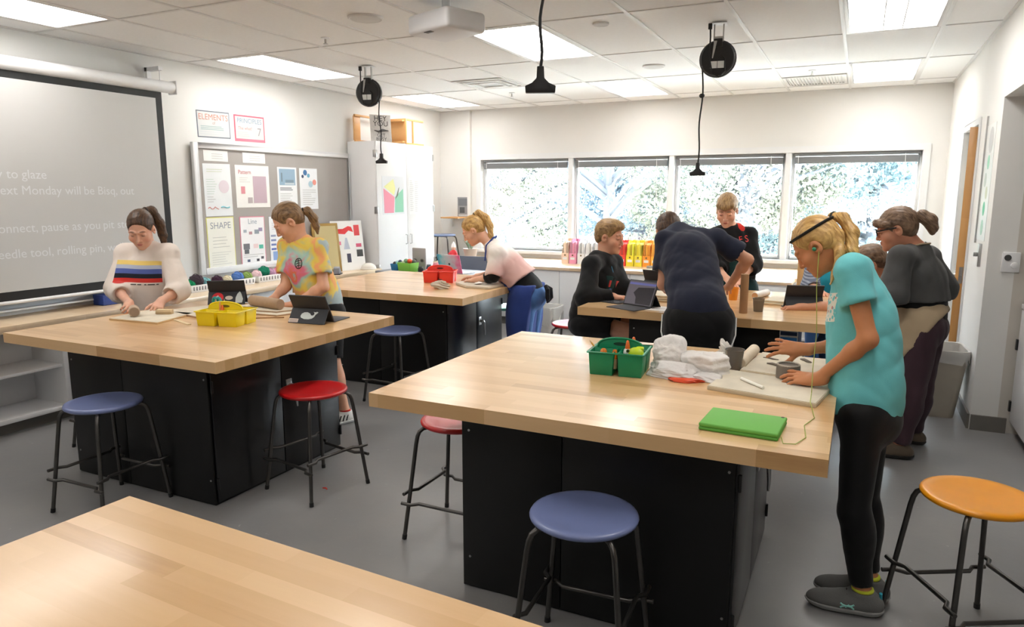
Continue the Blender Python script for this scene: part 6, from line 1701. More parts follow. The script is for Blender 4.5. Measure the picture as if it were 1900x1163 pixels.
def bag_mesh(seed, c, r, planes=22):
    rs = np.random.RandomState(seed); D = rs.normal(size=(planes, 3)); D /= np.linalg.norm(D, axis=1)[:, None]; o = rs.uniform(0.58, 0.95, planes)
    bm = bmesh.new(); bmesh.ops.create_icosphere(bm, subdivisions=5, radius=1.0)
    fo = folds(seed, 0.075, 5.0)
    for v in bm.verts:
        p = np.array(v.co)
        d = min([1.0] + [o[i]/max(p @ D[i], 0.05) for i in range(planes)])
        d += float(fo(p[0], p[1], p[2]))
        q = p*d
        v.co = (c[0]+q[0]*r[0], c[1]+q[1]*r[1], max(c[2]+q[2]*r[2], 0.001))
    me = bpy.data.meshes.new('fold'); bm.to_mesh(me); bm.free()
    me.polygons.foreach_set('use_smooth', [True]*len(me.polygons))
    return me
link('upper_fold', bag_mesh(3, (-0.075, 0.055, 0.05), (0.115, 0.11, 0.10)), M_bag, t)
link('lower_fold', bag_mesh(5, (0.08, 0.02, 0.045), (0.14, 0.14, 0.085)), M_bag, t)
link('front_fold', bag_mesh(8, (-0.03, -0.085, 0.018), (0.16, 0.09, 0.045)), M_bag, t)
link('side_fold', bag_mesh(14, (0.11, -0.09, 0.010), (0.11, 0.07, 0.03)), M_bag, t)
link('red_print', bag_mesh(9, (0.03, -0.150, 0.004), (0.10, 0.038, 0.016)), plastic('orange red print', (226, 84, 50)), t)
t = thing('crumpled_tissue', 'crumpled white tissue behind the grey plastic cup', 'tissue', (-0.515, 3.31, ZT))
link('tissue', crumple(12, (0, 0, 0.05), (0.075, 0.06, 0.07), 1.0, cut=0.001), mat('tissue paper', rgb(236, 232, 226), rough=0.8, bump=0.3, bscale=40), t)
M_cup = mat('smoky clear plastic', rgb(120, 112, 104), rough=0.15, spec=0.6, alpha=0.75)
def cup(label, x, y, z, r0, r1, h, mcup, fill, fc):
    t = thing('plastic_cup', label, 'cup', (x, y, z))
    MB().lathe([(r0, 0), (r1, h), (r1+0.002, h+0.002), (r1-0.001, h), (r0-0.0015, 0.003), (0.0, 0.003)], 28, cap1=False).build('cup', mcup, t)
    MB().lathe([(r0-0.003, 0.004), (r0+(r1-r0)*fill-0.003, h*fill)], 24).build('contents', mat('contents %d %d %d' % fc, rgb(*fc), rough=0.6, vary=0.1, scale=40), t)
    MB().tube([((r1+0.001)*math.cos(a), (r1+0.001)*math.sin(a), h) for a in np.linspace(0, 2*PI, 25)], 0.002, 6, caps=False).build('rim', mcup, t)
    return t
cup('smoky grey plastic cup of slip on centre table', -0.455, 3.205, ZT, 0.030, 0.040, 0.092, M_cup, 0.8, (86, 78, 70))
def rolling_pin(label, a, b, r, c, z=ZT, endc=None, handles=False):
    t = thing('rolling_pin', label, 'rolling pin', (a[0], a[1], z+r))
    p0, p1 = Vector((0, 0, 0)), Vector((b[0]-a[0], b[1]-a[1], 0))
    d = (p1-p0).normalized()
    MB().tube([p0, p0+d*0.004, p1-d*0.004, p1], [r-0.003, r, r, r-0.003], 22).build('roller', mat('roller %d %d %d' % c, rgb(*c), rough=0.55, vary=0.06, scale=20), t)
    e = endc or c
    MB().tube([p0-d*0.001, p0-d*0.002], r*0.86, 18).build('end_face', mat('roller %d %d %d' % e, rgb(*e), rough=0.6, vary=0.06, scale=20), t)
    MB().tube([p1+d*0.001, p1+d*0.002], r*0.86, 18).build('end_face', mat('roller %d %d %d' % e, rgb(*e), rough=0.6, vary=0.06, scale=20), t)
    return t
rolling_pin('clay-dusted wooden rolling pin beside the grey cup', (-0.432, 3.225), (-0.415, 3.56), 0.026, (214, 196, 170))
M_board = mat('canvas covered board', rgb(206, 192, 166), rough=0.8, vary=0.06, scale=14, bump=0.1, bscale=300)
def ware_board(label, pts, h=0.018, z=ZT, m=None):
    cx = sum(p[0] for p in pts)/4; cy = sum(p[1] for p in pts)/4
    t = thing('ware_board', label, 'board', (cx, cy, z))
    MB().prism([(p[0]-cx, p[1]-cy) for p in pts], 0, h-0.002).build('board', m or M_board, t, bevel=0.002)
    MB().prism([((p[0]-cx)*0.985, (p[1]-cy)*0.985) for p in pts], h-0.002, h).build('canvas', mat('clay dusty canvas', rgb(212, 202, 182), rough=0.85, vary=0.1, scale=10), t)
    return t
ware_board('dusty canvas board in front of girl in teal', [(-0.50, 2.82), (-0.095, 2.735), (-0.045, 3.045), (-0.465, 3.13)])
ware_board('pale clay board with dark scraps behind clay cylinder', [(-0.425, 3.165), (-0.06, 3.10), (-0.05, 3.53), (-0.38, 3.58)], h=0.014)
M_clay = mat('wet grey clay', rgb(116, 106, 96), rough=0.55, vary=0.08, scale=25)
t = thing('clay_cylinder', 'grey clay cylinder being shaped on the canvas board', 'clay pot', (-0.222, 3.085, ZT+0.0185))
MB().lathe([(0.048, 0), (0.047, 0.05), (0.046, 0.056), (0.040, 0.057), (0.038, 0.052), (0.0, 0.051)], 30, cap1=False).build('wall', M_clay, t)
MB().tube([(0.043*math.cos(a), 0.043*math.sin(a), 0.056) for a in np.linspace(0, 2*PI, 25)], 0.004, 6, caps=False).build('rim', mat('pale drying clay', rgb(176, 166, 152), rough=0.7, vary=0.1, scale=30), t)
scraps = [((-0.36, 3.44), (-0.29, 3.42), 0.004, 'thin dark clay strip at left of clay board'), ((-0.33, 3.32), (-0.26, 3.29), 0.006, 'curled dark clay scrap in the middle of clay board'),
          ((-0.29, 3.33), (-0.22, 3.32), 0.007, 'short dark clay coil beside the curled scrap'), ((-0.20, 3.47), (-0.15, 3.42), 0.007, 'dark clay scrap at right of clay board'), ((-0.28, 3.36), (-0.235, 3.375), 0.005, 'bent dark clay strip near board centre')]
for a, b, r, lb in scraps:
    t = thing('clay_scrap', lb, 'clay scrap', ((a[0]+b[0])/2, (a[1]+b[1])/2, ZT+0.0145), 0, 'dark clay scraps')
    hx, hy = (b[0]-a[0])/2, (b[1]-a[1])/2
    MB().tube([(-hx, -hy, r*0.6), (-hx*0.3, -hy*0.3+0.006, r*0.75), (hx*0.3, hy*0.3-0.004, r*0.7), (hx, hy, r*0.6)], [r*0.5, r, r, r*0.4], 8).build('strip', M_clay, t)
tag(MB().tube([(-0.39, 2.965, ZT+0.0245), (-0.292, 2.855, ZT+0.0245)], 0.0062, 8).build('wooden_stick', mat('pale stick', rgb(244, 240, 230), rough=0.6)), 'pale wooden modelling stick lying on canvas board', 'stick')
t = thing('tablet_case', 'bright green foam tablet case near table edge', 'tablet', (-0.302, 2.402, ZT), -0.05)
M_gcase = plastic('green foam', (92, 168, 62), 0.55)
MB().box(-0.125, -0.10, 0.0, 0.125, 0.10, 0.012).build('lower_half', M_gcase, t, bevel=0.005, seg=3)
MB().box(-0.125, -0.10, 0.012, 0.125, 0.10, 0.025).build('upper_half', mat('green foam lid', rgb(104, 178, 74), rough=0.6, vary=0.02), t, bevel=0.005, seg=3)
MB().lathe([(0.006, 0), (0.006, 0.0006)], 12, (0.112, 0.088, 0.0252)).build('camera_hole', M_blackpl, t)
ear = Vector((-0.16, 2.97, 1.41))
tag(MB().tube([(-0.175, 2.315, ZT+0.012), (-0.165, 2.28, ZT+0.003), (-0.13, 2.29, ZT+0.003), (-0.105, 2.37, ZT+0.003), (-0.118, 2.50, ZT+0.003), (-0.092, 2.60, ZT+0.003), (-0.105, 2.70, ZT+0.004), (-0.115, 2.735, ZT+0.021), (-0.118, 2.86, ZT+0.024), (-0.122, 2.92, ZT+0.10), (-0.118, 2.93, 1.08), (-0.13, 2.945, 1.25), (-0.132, 2.966, 1.385)], 0.0016, 6).build('earphone_wire', mat('yellow green wire', rgb(166, 176, 84), rough=0.5)), 'thin yellow green earphone wire from tablet to ear', 'wire')

# --- left table
caddy('yellow plastic art caddy with tools on the left table', -3.385, 3.06, 0.22, (236, 212, 20), w=0.27, d=0.215, h=0.088)
t = thing('scissors', 'teal handled scissors leaning in the yellow caddy', 'scissors', (-3.475, 3.075, ZT+0.02))
for s_ in (-1, 1): MB().tube([(s_*0.016 + 0.015*math.cos(a), 0, 0.105 + 0.024*math.sin(a)) for a in np.linspace(0, 2*PI, 13)], 0.009, 8).build('finger_loop', plastic('teal loop', (20, 150, 150)), t)
MB().tube([(-0.008, 0, 0.085), (0.004, 0, 0.0)], 0.005, 6).tube([(0.008, 0, 0.085), (-0.004, 0, 0.0)], 0.005, 6).build('blades', M_chrome, t)
for k, (x, y, c, lb) in enumerate(((-3.44, 3.04, (226, 84, 60), 'red pencil leaning in the yellow caddy'), (-3.425, 3.08, (230, 120, 60), 'orange pencil standing in the yellow caddy'), (-3.415, 3.03, (238, 160, 120), 'pink pencil at front of the yellow caddy'))):
    pencil(lb, (x, y, ZT+0.02), (x-0.015+0.01*k, y+0.01, ZT+0.145), c)
glue_bottle('white glue bottle standing in the yellow caddy', -3.395, 3.04, ZT+0.012, h=0.085)
M_case = mat('black tablet case', rgb(34, 36, 42), rough=0.55, vary=0.04)
M_key = mat('dark grey keyboard', rgb(58, 60, 66), rough=0.6, vary=0.05)
def screen_mat(name, c, e): return mat(name, rgb(*c), rough=0.12, spec=0.6, emit=rgb(*c), estr=e)
def folio(label, x, y, rot, w=0.25, d=0.18, tilt=62, back=True, z=ZT, scr=(60, 62, 76), cat='tablet'):
    """tablet in a folding keyboard case; local -Y is the back of the tablet, keyboard towards +Y"""
    t = thing('tablet', label, cat, (x, y, z), rot, 'tablets in keyboard cases')
    a = math.radians(tilt); c, s_ = math.cos(a), math.sin(a)
    M = frame((0, 0.03, 0.006), (1, 0, 0), (0, -c, s_), (0, s_, c))            # sheet: x right, y up the slab, z towards keyboard side
    MB().box(-w/2, 0, -0.006, w/2, d, 0.004, M).build('tablet_body', M_case, t, bevel=0.002)
    MB().box(-w/2+0.008, 0.008, 0.004, w/2-0.008, d-0.008, 0.0046, M).build('display', screen_mat('display %d' % scr[0], scr, 0.10), t)
    MB().box(-w/2, 0.035, 0.0, w/2, 0.035+d*0.92, 0.006).build('keyboard', M_key, t, bevel=0.002)
    top = M @ Vector((0, d*0.5, -0.008)); foot_ = Vector((0, top.y-0.055, 0.002))
    vs = [(-w/2, top.y, top.z), (w/2, top.y, top.z), (w/2, foot_.y, foot_.z), (-w/2, foot_.y, foot_.z)]
    nrm = Vector((0, -0.004, 0.002))
    vs2 = [tuple(Vector(v)+nrm) for v in vs]
    MB().add(vs+vs2, [(0,1,2,3), (7,6,5,4), (0,4,5,1), (1,5,6,2), (2,6,7,3), (3,7,4,0)]).build('kickstand', M_case, t)
    return t, M, Matrix(((1, 0, 0, 0), (0, 1, 0, foot_.y), (0, 0, 1, foot_.z), (0, 0, 0, 1))), top, foot_
def kick_frame(top, foot_):
    up = (Vector((0, top.y, top.z)) - Vector((0, foot_.y, foot_.z))).normalized(); out = Vector((1, 0, 0)).cross(up)
    return frame(tuple(Vector((0, (top.y+foot_.y)/2, (top.z+foot_.z)/2)) + out*0.005), (1, 0, 0), up, out)
t, M, _, top, ft = folio('dark tablet in stand case with white whale sticker', -2.955, 3.33, 0.12, w=0.255, d=0.185)
K = kick_frame(top, ft)
M_stk = mat('silver vinyl sticker', rgb(196, 204, 202), rough=0.5)
whale = [(-0.048, -0.004), (-0.044, 0.012), (-0.03, 0.022), (-0.01, 0.024), (0.008, 0.016), (0.018, 0.004), (0.03, 0.004), (0.036, 0.012), (0.034, 0.022), (0.026, 0.028), (0.040, 0.026), (0.050, 0.030), (0.058, 0.026), (0.050, 0.016), (0.044, 0.010), (0.040, -0.004), (0.028, -0.016), (0.008, -0.022), (-0.02, -0.022), (-0.042, -0.014)]
MB().prism([(x*1.1, y*1.0) for x, y in whale], 0.0, 0.0008, K).build('whale_sticker', M_stk, t)
MB().box(-0.125, -0.046, 0.0, -0.06, -0.022, 0.0008, K).build('name_sticker', mat('name sticker', rgb(206, 190, 180), rough=0.5), t)
for q in range(2): MB().box(-0.12, -0.032-0.009*q, 0.0008, -0.066, -0.029-0.009*q, 0.0012, K).build('sticker_line', ink((130, 116, 110)), t)
t, M, _, top, ft = folio('dark tablet with red and white stickers behind yellow caddy', -4.02, 3.66, 0.62, w=0.25, d=0.185)
K = kick_frame(top, ft)
MB().lathe([(0.038, 0), (0.038, 0.0008)], 20, M=K @ Matrix.Translation((-0.06, 0.004, 0))).build('red_sticker', ink((206, 36, 44)), t)
MB().prism([(-0.075, -0.02), (-0.05, -0.022), (-0.045, 0.0), (-0.06, 0.022), (-0.072, 0.01)], 0.0008, 0.0014, K).build('white_shape', M_stk, t)
MB().lathe([(0.026, 0), (0.026, 0.0008)], 18, M=K @ Matrix.Translation((0.015, 0.0, 0)) @ Matrix.Scale(0.6, 4, (0, 1, 0))).build('oval_sticker', mat('oval sticker', rgb(200, 190, 178), rough=0.5), t)
MB().prism([(0.06, -0.04), (0.105, -0.04), (0.11, -0.01), (0.095, 0.035), (0.085, 0.05), (0.07, 0.03), (0.06, 0.0)], 0.0, 0.0008, K).build('mountain_sticker', M_stk, t)
# clay roll, boards, slabs
M_kraft = mat('brown canvas', rgb(166, 134, 104), rough=0.8, vary=0.1, scale=16, bump=0.15, bscale=120)
rolling_pin('brown canvas roll under the hands of tie-dye girl', (-3.69, 3.56), (-3.38, 3.50), 0.036, (168, 138, 108), z=ZT+0.02, endc=(150, 118, 90))
ware_board('stack of brown clay slabs beside the canvas roll, lower', [(-3.86, 3.36), (-3.30, 3.38), (-3.22, 3.62), (-3.80, 3.66)], h=0.010, m=M_kraft)
ware_board('brown clay slab on top of stack beside canvas roll', [(-3.80, 3.40), (-3.36, 3.44), (-3.30, 3.60), (-3.76, 3.62)], h=0.010, z=ZT+0.0105, m=M_kraft)
tag(MB().prism([(-3.40, 3.24), (-3.22, 3.36), (-3.225, 3.368), (-3.405, 3.248)], ZT, ZT+0.006).build('ruler_stick', mat('thin wooden ruler', rgb(150, 110, 74), rough=0.6)), 'thin brown ruler stick lying right of yellow caddy', 'ruler')
ware_board('plywood board under the hands of striped girl', [(-4.14, 2.83), (-3.74, 2.86), (-3.84, 3.20), (-4.22, 3.16)], h=0.012, m=mat('plywood', rgb(206, 172, 126), rough=0.6, vary=0.08, scale=12))
ware_board('brown canvas board behind the plywood board', [(-4.10, 3.20), (-3.66, 3.10), (-3.58, 3.34), (-4.02, 3.46)], h=0.012, m=M_kraft)
tag(MB().prism([(-3.78, 3.0), (-3.56, 2.92), (-3.55, 2.94), (-3.77, 3.02)], ZT, ZT+0.005).build('ruler_stick', mat('pale yardstick', rgb(214, 196, 160), rough=0.6)), 'pale yardstick piece lying left of yellow caddy', 'ruler')
rolling_pin('clay roller held by girl in striped sweatshirt', (-4.03, 2.925), (-4.115, 2.985), 0.032, (186, 164, 140), z=ZT+0.0125, endc=(150, 126, 104))
t = thing('wooden_block', 'small pale wooden block under hand of striped girl', 'block', (-3.965, 3.09, ZT+0.0125), 0.5)
MB().box(-0.05, -0.02, 0, 0.05, 0.02, 0.03).build('block', mat('pale block wood', rgb(216, 190, 150), rough=0.6, vary=0.08, scale=14), t, bevel=0.003)
MB().box(-0.05, -0.022, 0.008, 0.05, -0.02, 0.012).build('groove', mat('block groove', rgb(150, 120, 86), rough=0.7), t)

# --- rear table
caddy('red plastic art caddy on the rear table', -3.33, 5.42, 0.35, (232, 60, 44), w=0.27, d=0.21, h=0.10)
for k, (x, y, c, lb) in enumerate(((-3.40, 5.42, (226, 200, 190), 'pale brush sticking out of the red caddy'), (-3.36, 5.47, (220, 210, 120), 'yellow pencil in the red caddy'))):
    pencil(lb, (x, y, ZT+0.02), (x-0.03, y, ZT+0.15), c)
t = thing('clay_lump', 'rounded lump of tan clay on the rear table', 'clay', (-3.08, 5.02, ZT))
link('lump', crumple(21, (0, 0, 0.03), (0.105, 0.075, 0.055), 0.5, cut=0.0005), mat('tan clay', rgb(190, 176, 158), rough=0.7, vary=0.08, scale=12), t)
MB().prism([(0.0, -0.045), (0.035, -0.04), (0.03, -0.028), (-0.005, -0.034)], 0.078, 0.082).build('dark_tool', ink((60, 52, 46)), t)
t = thing('cloth_slab', 'white cloth-covered clay slab under hands in blue apron', 'cloth', (-2.88, 5.42, ZT))
ps = [(-0.22, -0.13), (-0.02, -0.30), (0.19, -0.30), (0.22, 0.02), (0.02, 0.30), (-0.2, 0.15)]
MB().prism(ps, 0, 0.022).build('slab', mat('raw clay slab', rgb(206, 194, 176), rough=0.8, vary=0.05), t, bevel=0.006)
link('cloth_fold', crumple(23, (0.05, -0.02, 0.022), (0.20, 0.26, 0.022), 0.7, cut=0.0225), mat('white muslin', rgb(230, 224, 214), rough=0.85, vary=0.03, bump=0.2, bscale=60), t)

# --- right table
t, M, _, top, ft = folio('open tablet with lit screen at the left of right table', -1.335, 4.80, PI-0.42, w=0.25, d=0.185, tilt=66, scr=(96, 92, 102))
MB().box(-0.115, 0.150, 0.0047, 0.115, 0.166, 0.005, M).build('title_bar', screen_mat('display title bar', (96, 100, 160), 0.12), t)
MB().prism([(-0.11, 0.012), (0.02, 0.012), (0.03, 0.06), (0.06, 0.09), (0.03, 0.13), (-0.11, 0.14)], 0.0047, 0.005, M).build('picture', screen_mat('display picture', (44, 42, 50), 0.04), t)
t = thing('flat_keyboard', 'flat dark keyboard cover lying at table corner', 'keyboard', (-1.585, 4.93, ZT), -0.35)
MB().box(-0.12, -0.075, 0, 0.12, 0.075, 0.007).build('base', M_case, t, bevel=0.002)
for r_ in range(4):
    for k in range(10): MB().box(-0.108+0.022*k, -0.05+0.026*r_, 0.007, -0.090+0.022*k, -0.03+0.026*r_, 0.009).build('key', M_key, t)
t, M, _, top, ft = folio('dark tablet standing at the back beside navy boy', -1.40, 5.62, -0.25, w=0.26, d=0.19)
t, M, _, top, ft = folio('dark tablet in stand case before the hidden pupil', -0.31, 5.19, 0.30, w=0.24, d=0.18)
t = thing('notebook', 'grey notebook held open beside the seated boy', 'notebook', (-1.56, 5.36, ZT), 0.2)
MB().box(-0.09, -0.11, 0, 0.09, 0.11, 0.012).build('cover', mat('grey cover', rgb(120, 120, 124), rough=0.6), t, bevel=0.001)
MB().box(-0.086, -0.106, 0.012, 0.086, 0.106, 0.018).build('pages', M_paper, t)
for k, (z, lb) in enumerate(((0, 'lowest plywood board stacked beside navy boy'), (0.0145, 'middle plywood board stacked beside navy boy'), (0.029, 'top plywood board stacked beside navy boy'))):
    ware_board(lb, [(-1.42+0.02*k, 5.06+0.01*k), (-1.12, 5.06+0.01*k), (-1.12, 5.36), (-1.42+0.03*k, 5.36)], h=0.014, z=ZT+z, m=mat('pale plywood', rgb(220, 196, 158), rough=0.6, vary=0.06, scale=12))
tag(MB().box(-1.30, 4.66, ZT, -1.02, 4.85, ZT+0.002).build('paper_sheet', M_paper), 'white paper sheet lying in front of navy boy', 'paper')
t = thing('cardboard_tube', 'upright brown cardboard tube on the right table', 'tube', (-0.645, 4.815, ZT))
MB().lathe([(0.026, 0), (0.026, 0.255), (0.022, 0.255), (0.022, 0.004), (0, 0.004)], 26, cap1=False).build('wall', mat('brown cardboard', rgb(172, 130, 92), rough=0.75, vary=0.06, scale=14), t)
MB().tube([(0.024*math.cos(a), 0.024*math.sin(a), 0.255) for a in np.linspace(0, 2*PI, 21)], 0.0022, 6, caps=False).build('rim', mat('pale tube rim', rgb(214, 182, 146), rough=0.8), t)
cup('clear plastic cup of brown water on the right table', -0.565, 4.925, ZT, 0.030, 0.038, 0.088, mat('clear tinted plastic', rgb(150, 138, 120), rough=0.12, alpha=0.55), 0.85, (108, 92, 70))
cup('orange plastic cup behind elbow of navy boy', -0.80, 5.40, ZT, 0.030, 0.040, 0.09, plastic('orange cup', (240, 150, 40)), 0.5, (200, 150, 90))
rolling_pin('small rolling pin with wooden end behind the cup', (-0.66, 5.50), (-0.60, 5.74), 0.026, (228, 222, 214), endc=(200, 156, 112))
ware_board('lower pale board stacked left of hidden pupil tablet', [(-0.60, 5.26), (-0.30, 5.22), (-0.26, 5.50), (-0.56, 5.54)], h=0.014, m=mat('pale plywood'))
ware_board('upper pale board stacked left of hidden pupil tablet', [(-0.57, 5.28), (-0.31, 5.25), (-0.28, 5.49), (-0.54, 5.52)], h=0.014, z=ZT+0.0145, m=mat('pale plywood'))
t = thing('picture_sticker', 'blue and white picture sticker on right table cabinet', 'sticker', (-0.355, 4.788, 0.70))
t.rotation_euler = (0, 0, -PI/2)
MB().box(0, -0.055, -0.06, 0.002, 0.055, 0.06).build('paper', M_paper, t)
block(t, -0.05, 0.05, -0.05, 0.0, (60, 140, 214)); block(t, -0.05, 0.05, 0.012, 0.036, (40, 60, 96)); block(t, -0.006, 0.006, -0.03, 0.05, (220, 226, 230))

# --- grey desk behind the rear table
t = thing('office_desk', 'grey topped desk behind the rear table near cabinet', 'desk', (-4.1, 6.75, 0), -0.12)
MB().box(-0.72, -0.33, 0.725, 0.72, 0.33, 0.755).build('top', mat('grey desk laminate', rgb(136, 138, 142), rough=0.5, vary=0.03), t, bevel=0.004)
for sx in (-0.68, 0.68):
    for sy in (-0.29, 0.29): MB().box(sx-0.02, sy-0.02, 0, sx+0.02, sy+0.02, 0.725).build('leg', M_steel, t)
MB().box(-0.66, 0.27, 0.35, 0.66, 0.285, 0.72).build('modesty_panel', mat('grey desk laminate'), t)
ZD = 0.7555
t = thing('laptop', 'open laptop with rainbow splashed lid on the desk', 'laptop', (-3.93, 6.62, ZD), -0.15)
def rainbow():
    m = bpy.data.materials.new('rainbow lid'); m.use_nodes = True
    nt = m.node_tree; b = nt.nodes['Principled BSDF']
    tc = nt.nodes.new('ShaderNodeTexCoord'); sp = nt.nodes.new('ShaderNodeSeparateXYZ'); nt.links.new(tc.outputs['Object'], sp.inputs[0])
    n = nt.nodes.new('ShaderNodeTexNoise'); n.inputs['Scale'].default_value = 18; nt.links.new(tc.outputs['Object'], n.inputs['Vector'])
    v = mathn2(nt, sp.outputs[0], n.outputs['Fac'])
    r = nt.nodes.new('ShaderNodeValToRGB'); r.color_ramp.elements[0].color = rgb(40, 120, 170); r.color_ramp.elements[1].color = rgb(214, 40, 110)
    for p, c in ((0.22, (110, 190, 200)), (0.4, (196, 200, 200)), (0.62, (206, 190, 196)), (0.8, (226, 130, 160))):
        e = r.color_ramp.elements.new(p); e.color = rgb(*c)
    nt.links.new(v, r.inputs[0]); nt.links.new(r.outputs[0], b.inputs['Base Color']); b.inputs['Roughness'].default_value = 0.4
    return m
def mathn2(nt, x, n):
    a = nt.nodes.new('ShaderNodeMath'); a.operation = 'MULTIPLY_ADD'; a.inputs[1].default_value = 2.6; a.inputs[2].default_value = 0.28
    nt.links.new(x, a.inputs[0])
    b = nt.nodes.new('ShaderNodeMath'); b.operation = 'MULTIPLY_ADD'; b.inputs[1].default_value = 0.45; nt.links.new(n, b.inputs[0]); nt.links.new(a.outputs[0], b.inputs[2])
    return b.outputs[0]
M = frame((0, 0.0, 0.010), (1, 0, 0), (0, -0.26, 0.966), (0, 0.966, 0.26))
MB().box(-0.155, 0, -0.004, 0.155, 0.205, 0.003, M).build('lid', rainbow(), t, bevel=0.002)
MB().lathe([(0.013, -0.0055), (0.013, -0.004)], 16, M=M @ Matrix.Translation((0.0, 0.10, 0))).build('fruit_logo', ink((60, 60, 64)), t)
MB().box(-0.148, 0.01, 0.003, 0.148, 0.198, 0.0036, M).build('display', screen_mat('display laptop', (150, 150, 160), 0.3), t)
MB().box(-0.155, 0.005, 0.0, 0.155, 0.22, 0.012).build('keyboard_base', mat('aluminium', rgb(196, 196, 198), rough=0.35, metal=0.6), t, bevel=0.003)
def bin_(name, label, x, y, w, d, h, c, z, rot=0.0):
    t = thing(name, label, 'bin', (x, y, z), rot)
    b = MB(); tub(b, -w/2, -d/2, w/2, d/2, h, 0.003, 0.01); b.build('tub', plastic('bin %d %d %d' % c, c), t, bevel=0.002)
    return t
t = bin_('desk_bin', 'lime green desk bin full of small toys', -4.47, 6.60, 0.19, 0.15, 0.10, (126, 190, 70), ZD, -0.12)
for k, (dx, dy, c) in enumerate(((-0.05, 0.0, (80, 150, 110)), (0.0, 0.02, (226, 110, 50)), (0.04, -0.02, (236, 90, 50)), (-0.03, -0.04, (180, 200, 160)), (0.05, 0.04, (90, 100, 90)), (0.0, -0.03, (120, 160, 120)))):
    MB().ellip((dx, dy, 0.095+0.012*(k % 3)), (0.03, 0.026, 0.026), 12, 8).build('toy', plastic('toy %d' % k, c), t)
t = bin_('desk_bin', 'small blue desk bin left of the green bin', -4.66, 6.66, 0.11, 0.11, 0.075, (36, 116, 160), ZD, -0.12)
for k in range(3): MB().ellip((-0.03+0.03*k, 0.01*k, 0.07+0.01*k), (0.026, 0.024, 0.028), 12, 8).build('toy', plastic('toy b%d' % k, ((30, 36, 50), (150, 206, 206), (40, 60, 90))[k]), t)
t = thing('tin_box', 'upright grey tin lid with two printed eyes behind green bin', 'tin', (-4.44, 6.78, ZD), -0.12)
MB().box(-0.095, -0.012, 0, 0.095, 0.012, 0.25).build('lid', mat('dull tin', rgb(168, 164, 162), rough=0.4, metal=0.3, vary=0.05), t, bevel=0.010, seg=3)
for sx in (-0.05, 0.05):
    MB().lathe([(0.03, 0), (0.03, 0.001)], 18, M=frame((sx, -0.0125, 0.11), (1, 0, 0), (0, 0, 0.7), (0, -1, 0))).build('printed_eye', ink((120, 114, 110)), t)
    MB().lathe([(0.013, 0.001), (0.013, 0.002)], 14, M=frame((sx, -0.0125, 0.11), (1, 0, 0), (0, 0, 1), (0, -1, 0))).build('printed_pupil', ink((50, 46, 46)), t)
for k, (x, y, r, c, lb, cat) in enumerate(((-4.32, 6.62, 0.03, (40, 40, 46), 'small dark jar right of the green bin', 'jar'), (-4.24, 6.66, 0.028, (60, 66, 84), 'small slate jar on desk beside dark jar', 'jar'), (-4.17, 6.70, 0.04, (226, 120, 130), 'pink wrapped tin on desk behind red caddy', 'tin'), (-4.10, 6.62, 0.035, (236, 226, 214), 'cream jar on desk behind the red caddy', 'jar'), (-4.05, 6.72, 0.03, (240, 180, 190), 'pale pink jar on desk beside laptop', 'jar'))):
    t = thing('desk_jar', lb, cat, (x, y, ZD))
    hh = 0.05+0.02*(k % 3)
    MB().lathe([(r*0.9, 0), (r, 0.005), (r, hh*0.8), (r*0.8, hh)], 18).build('jar', plastic('jar %d' % k, c), t)
    MB().lathe([(r*0.82, hh), (r*0.82, hh+0.012)], 18).build('lid', plastic('jar lid %d' % k, tuple(min(255, int(q*0.7)+60) for q in c)), t)
t = thing('office_chair', 'grey plastic chair back behind the desk and laptop', 'chair', (-4.03, 7.36, 0), 0.15)
M_chair = mat('slate chair plastic', rgb(104, 110, 124), rough=0.5, vary=0.03)
n = 12
cur = [(-0.23+0.46*k/n, 0.05*((2*k/n-1)**2)) for k in range(n+1)]
poly = [(x, y) for x, y in cur] + [(x, y+0.015) for x, y in reversed(cur)]
MB().prism(poly, 0.58, 0.88).build('backrest', M_chair, t, bevel=0.006)
MB().box(-0.22, -0.42, 0.42, 0.22, 0.02, 0.45).build('seat', M_chair, t, bevel=0.012, seg=3)
for sx in (-0.2, 0.2):
    MB().tube([(sx, -0.38, 0.0), (sx, -0.38, 0.43)], 0.011, 8).build('leg', M_steel, t)
    MB().tube([(sx, 0.06, 0.0), (sx, 0.02, 0.44), (sx*0.9, 0.03, 0.6)], 0.011, 8).build('leg', M_steel, t)

# --- far left corner: low ledge, plant, figurine, poster
t = thing('corner_ledge', 'white ledge cabinet in the far left corner', 'cabinet', (XL, 8.02, 0))
MB().box(0.0, 0.0, 0, 0.48, 0.84, 0.46).build('body', M_white, t)
MB().box(0.0, -0.01, 0.46, 0.49, 0.84, 0.498).build('top', M_counter, t, bevel=0.003)
t = sheet('wall_poster', 'small grey photo poster left of the windows', 'poster', -0.085, 0.085, -0.14, 0.14, (150, 152, 156))
t.location = (-5.06, YB, 1.42); t.rotation_euler = (0, 0, -PI/2)
block(t, -0.07, 0.07, 0.02, 0.12, (120, 124, 130)); block(t, -0.05, 0.03, -0.08, 0.0, (90, 94, 98)); block(t, -0.07, 0.07, -0.125, -0.1, (206, 208, 210))
t = thing('potted_plant', 'leafy pot plant on window counter beside blue apron girl', 'plant', (-4.60, 8.25, 0.75))
MB().lathe([(0.07, 0), (0.095, 0.14), (0.10, 0.145), (0.085, 0.142), (0.0, 0.13)], 22, cap1=False).build('pot', mat('pale clay pot', rgb(176, 168, 164), rough=0.7, vary=0.05), t)
lm = mat('plant leaf', rgb(122, 138, 112), rough=0.5, vary=0.15, scale=20)
rr = random.Random(5)
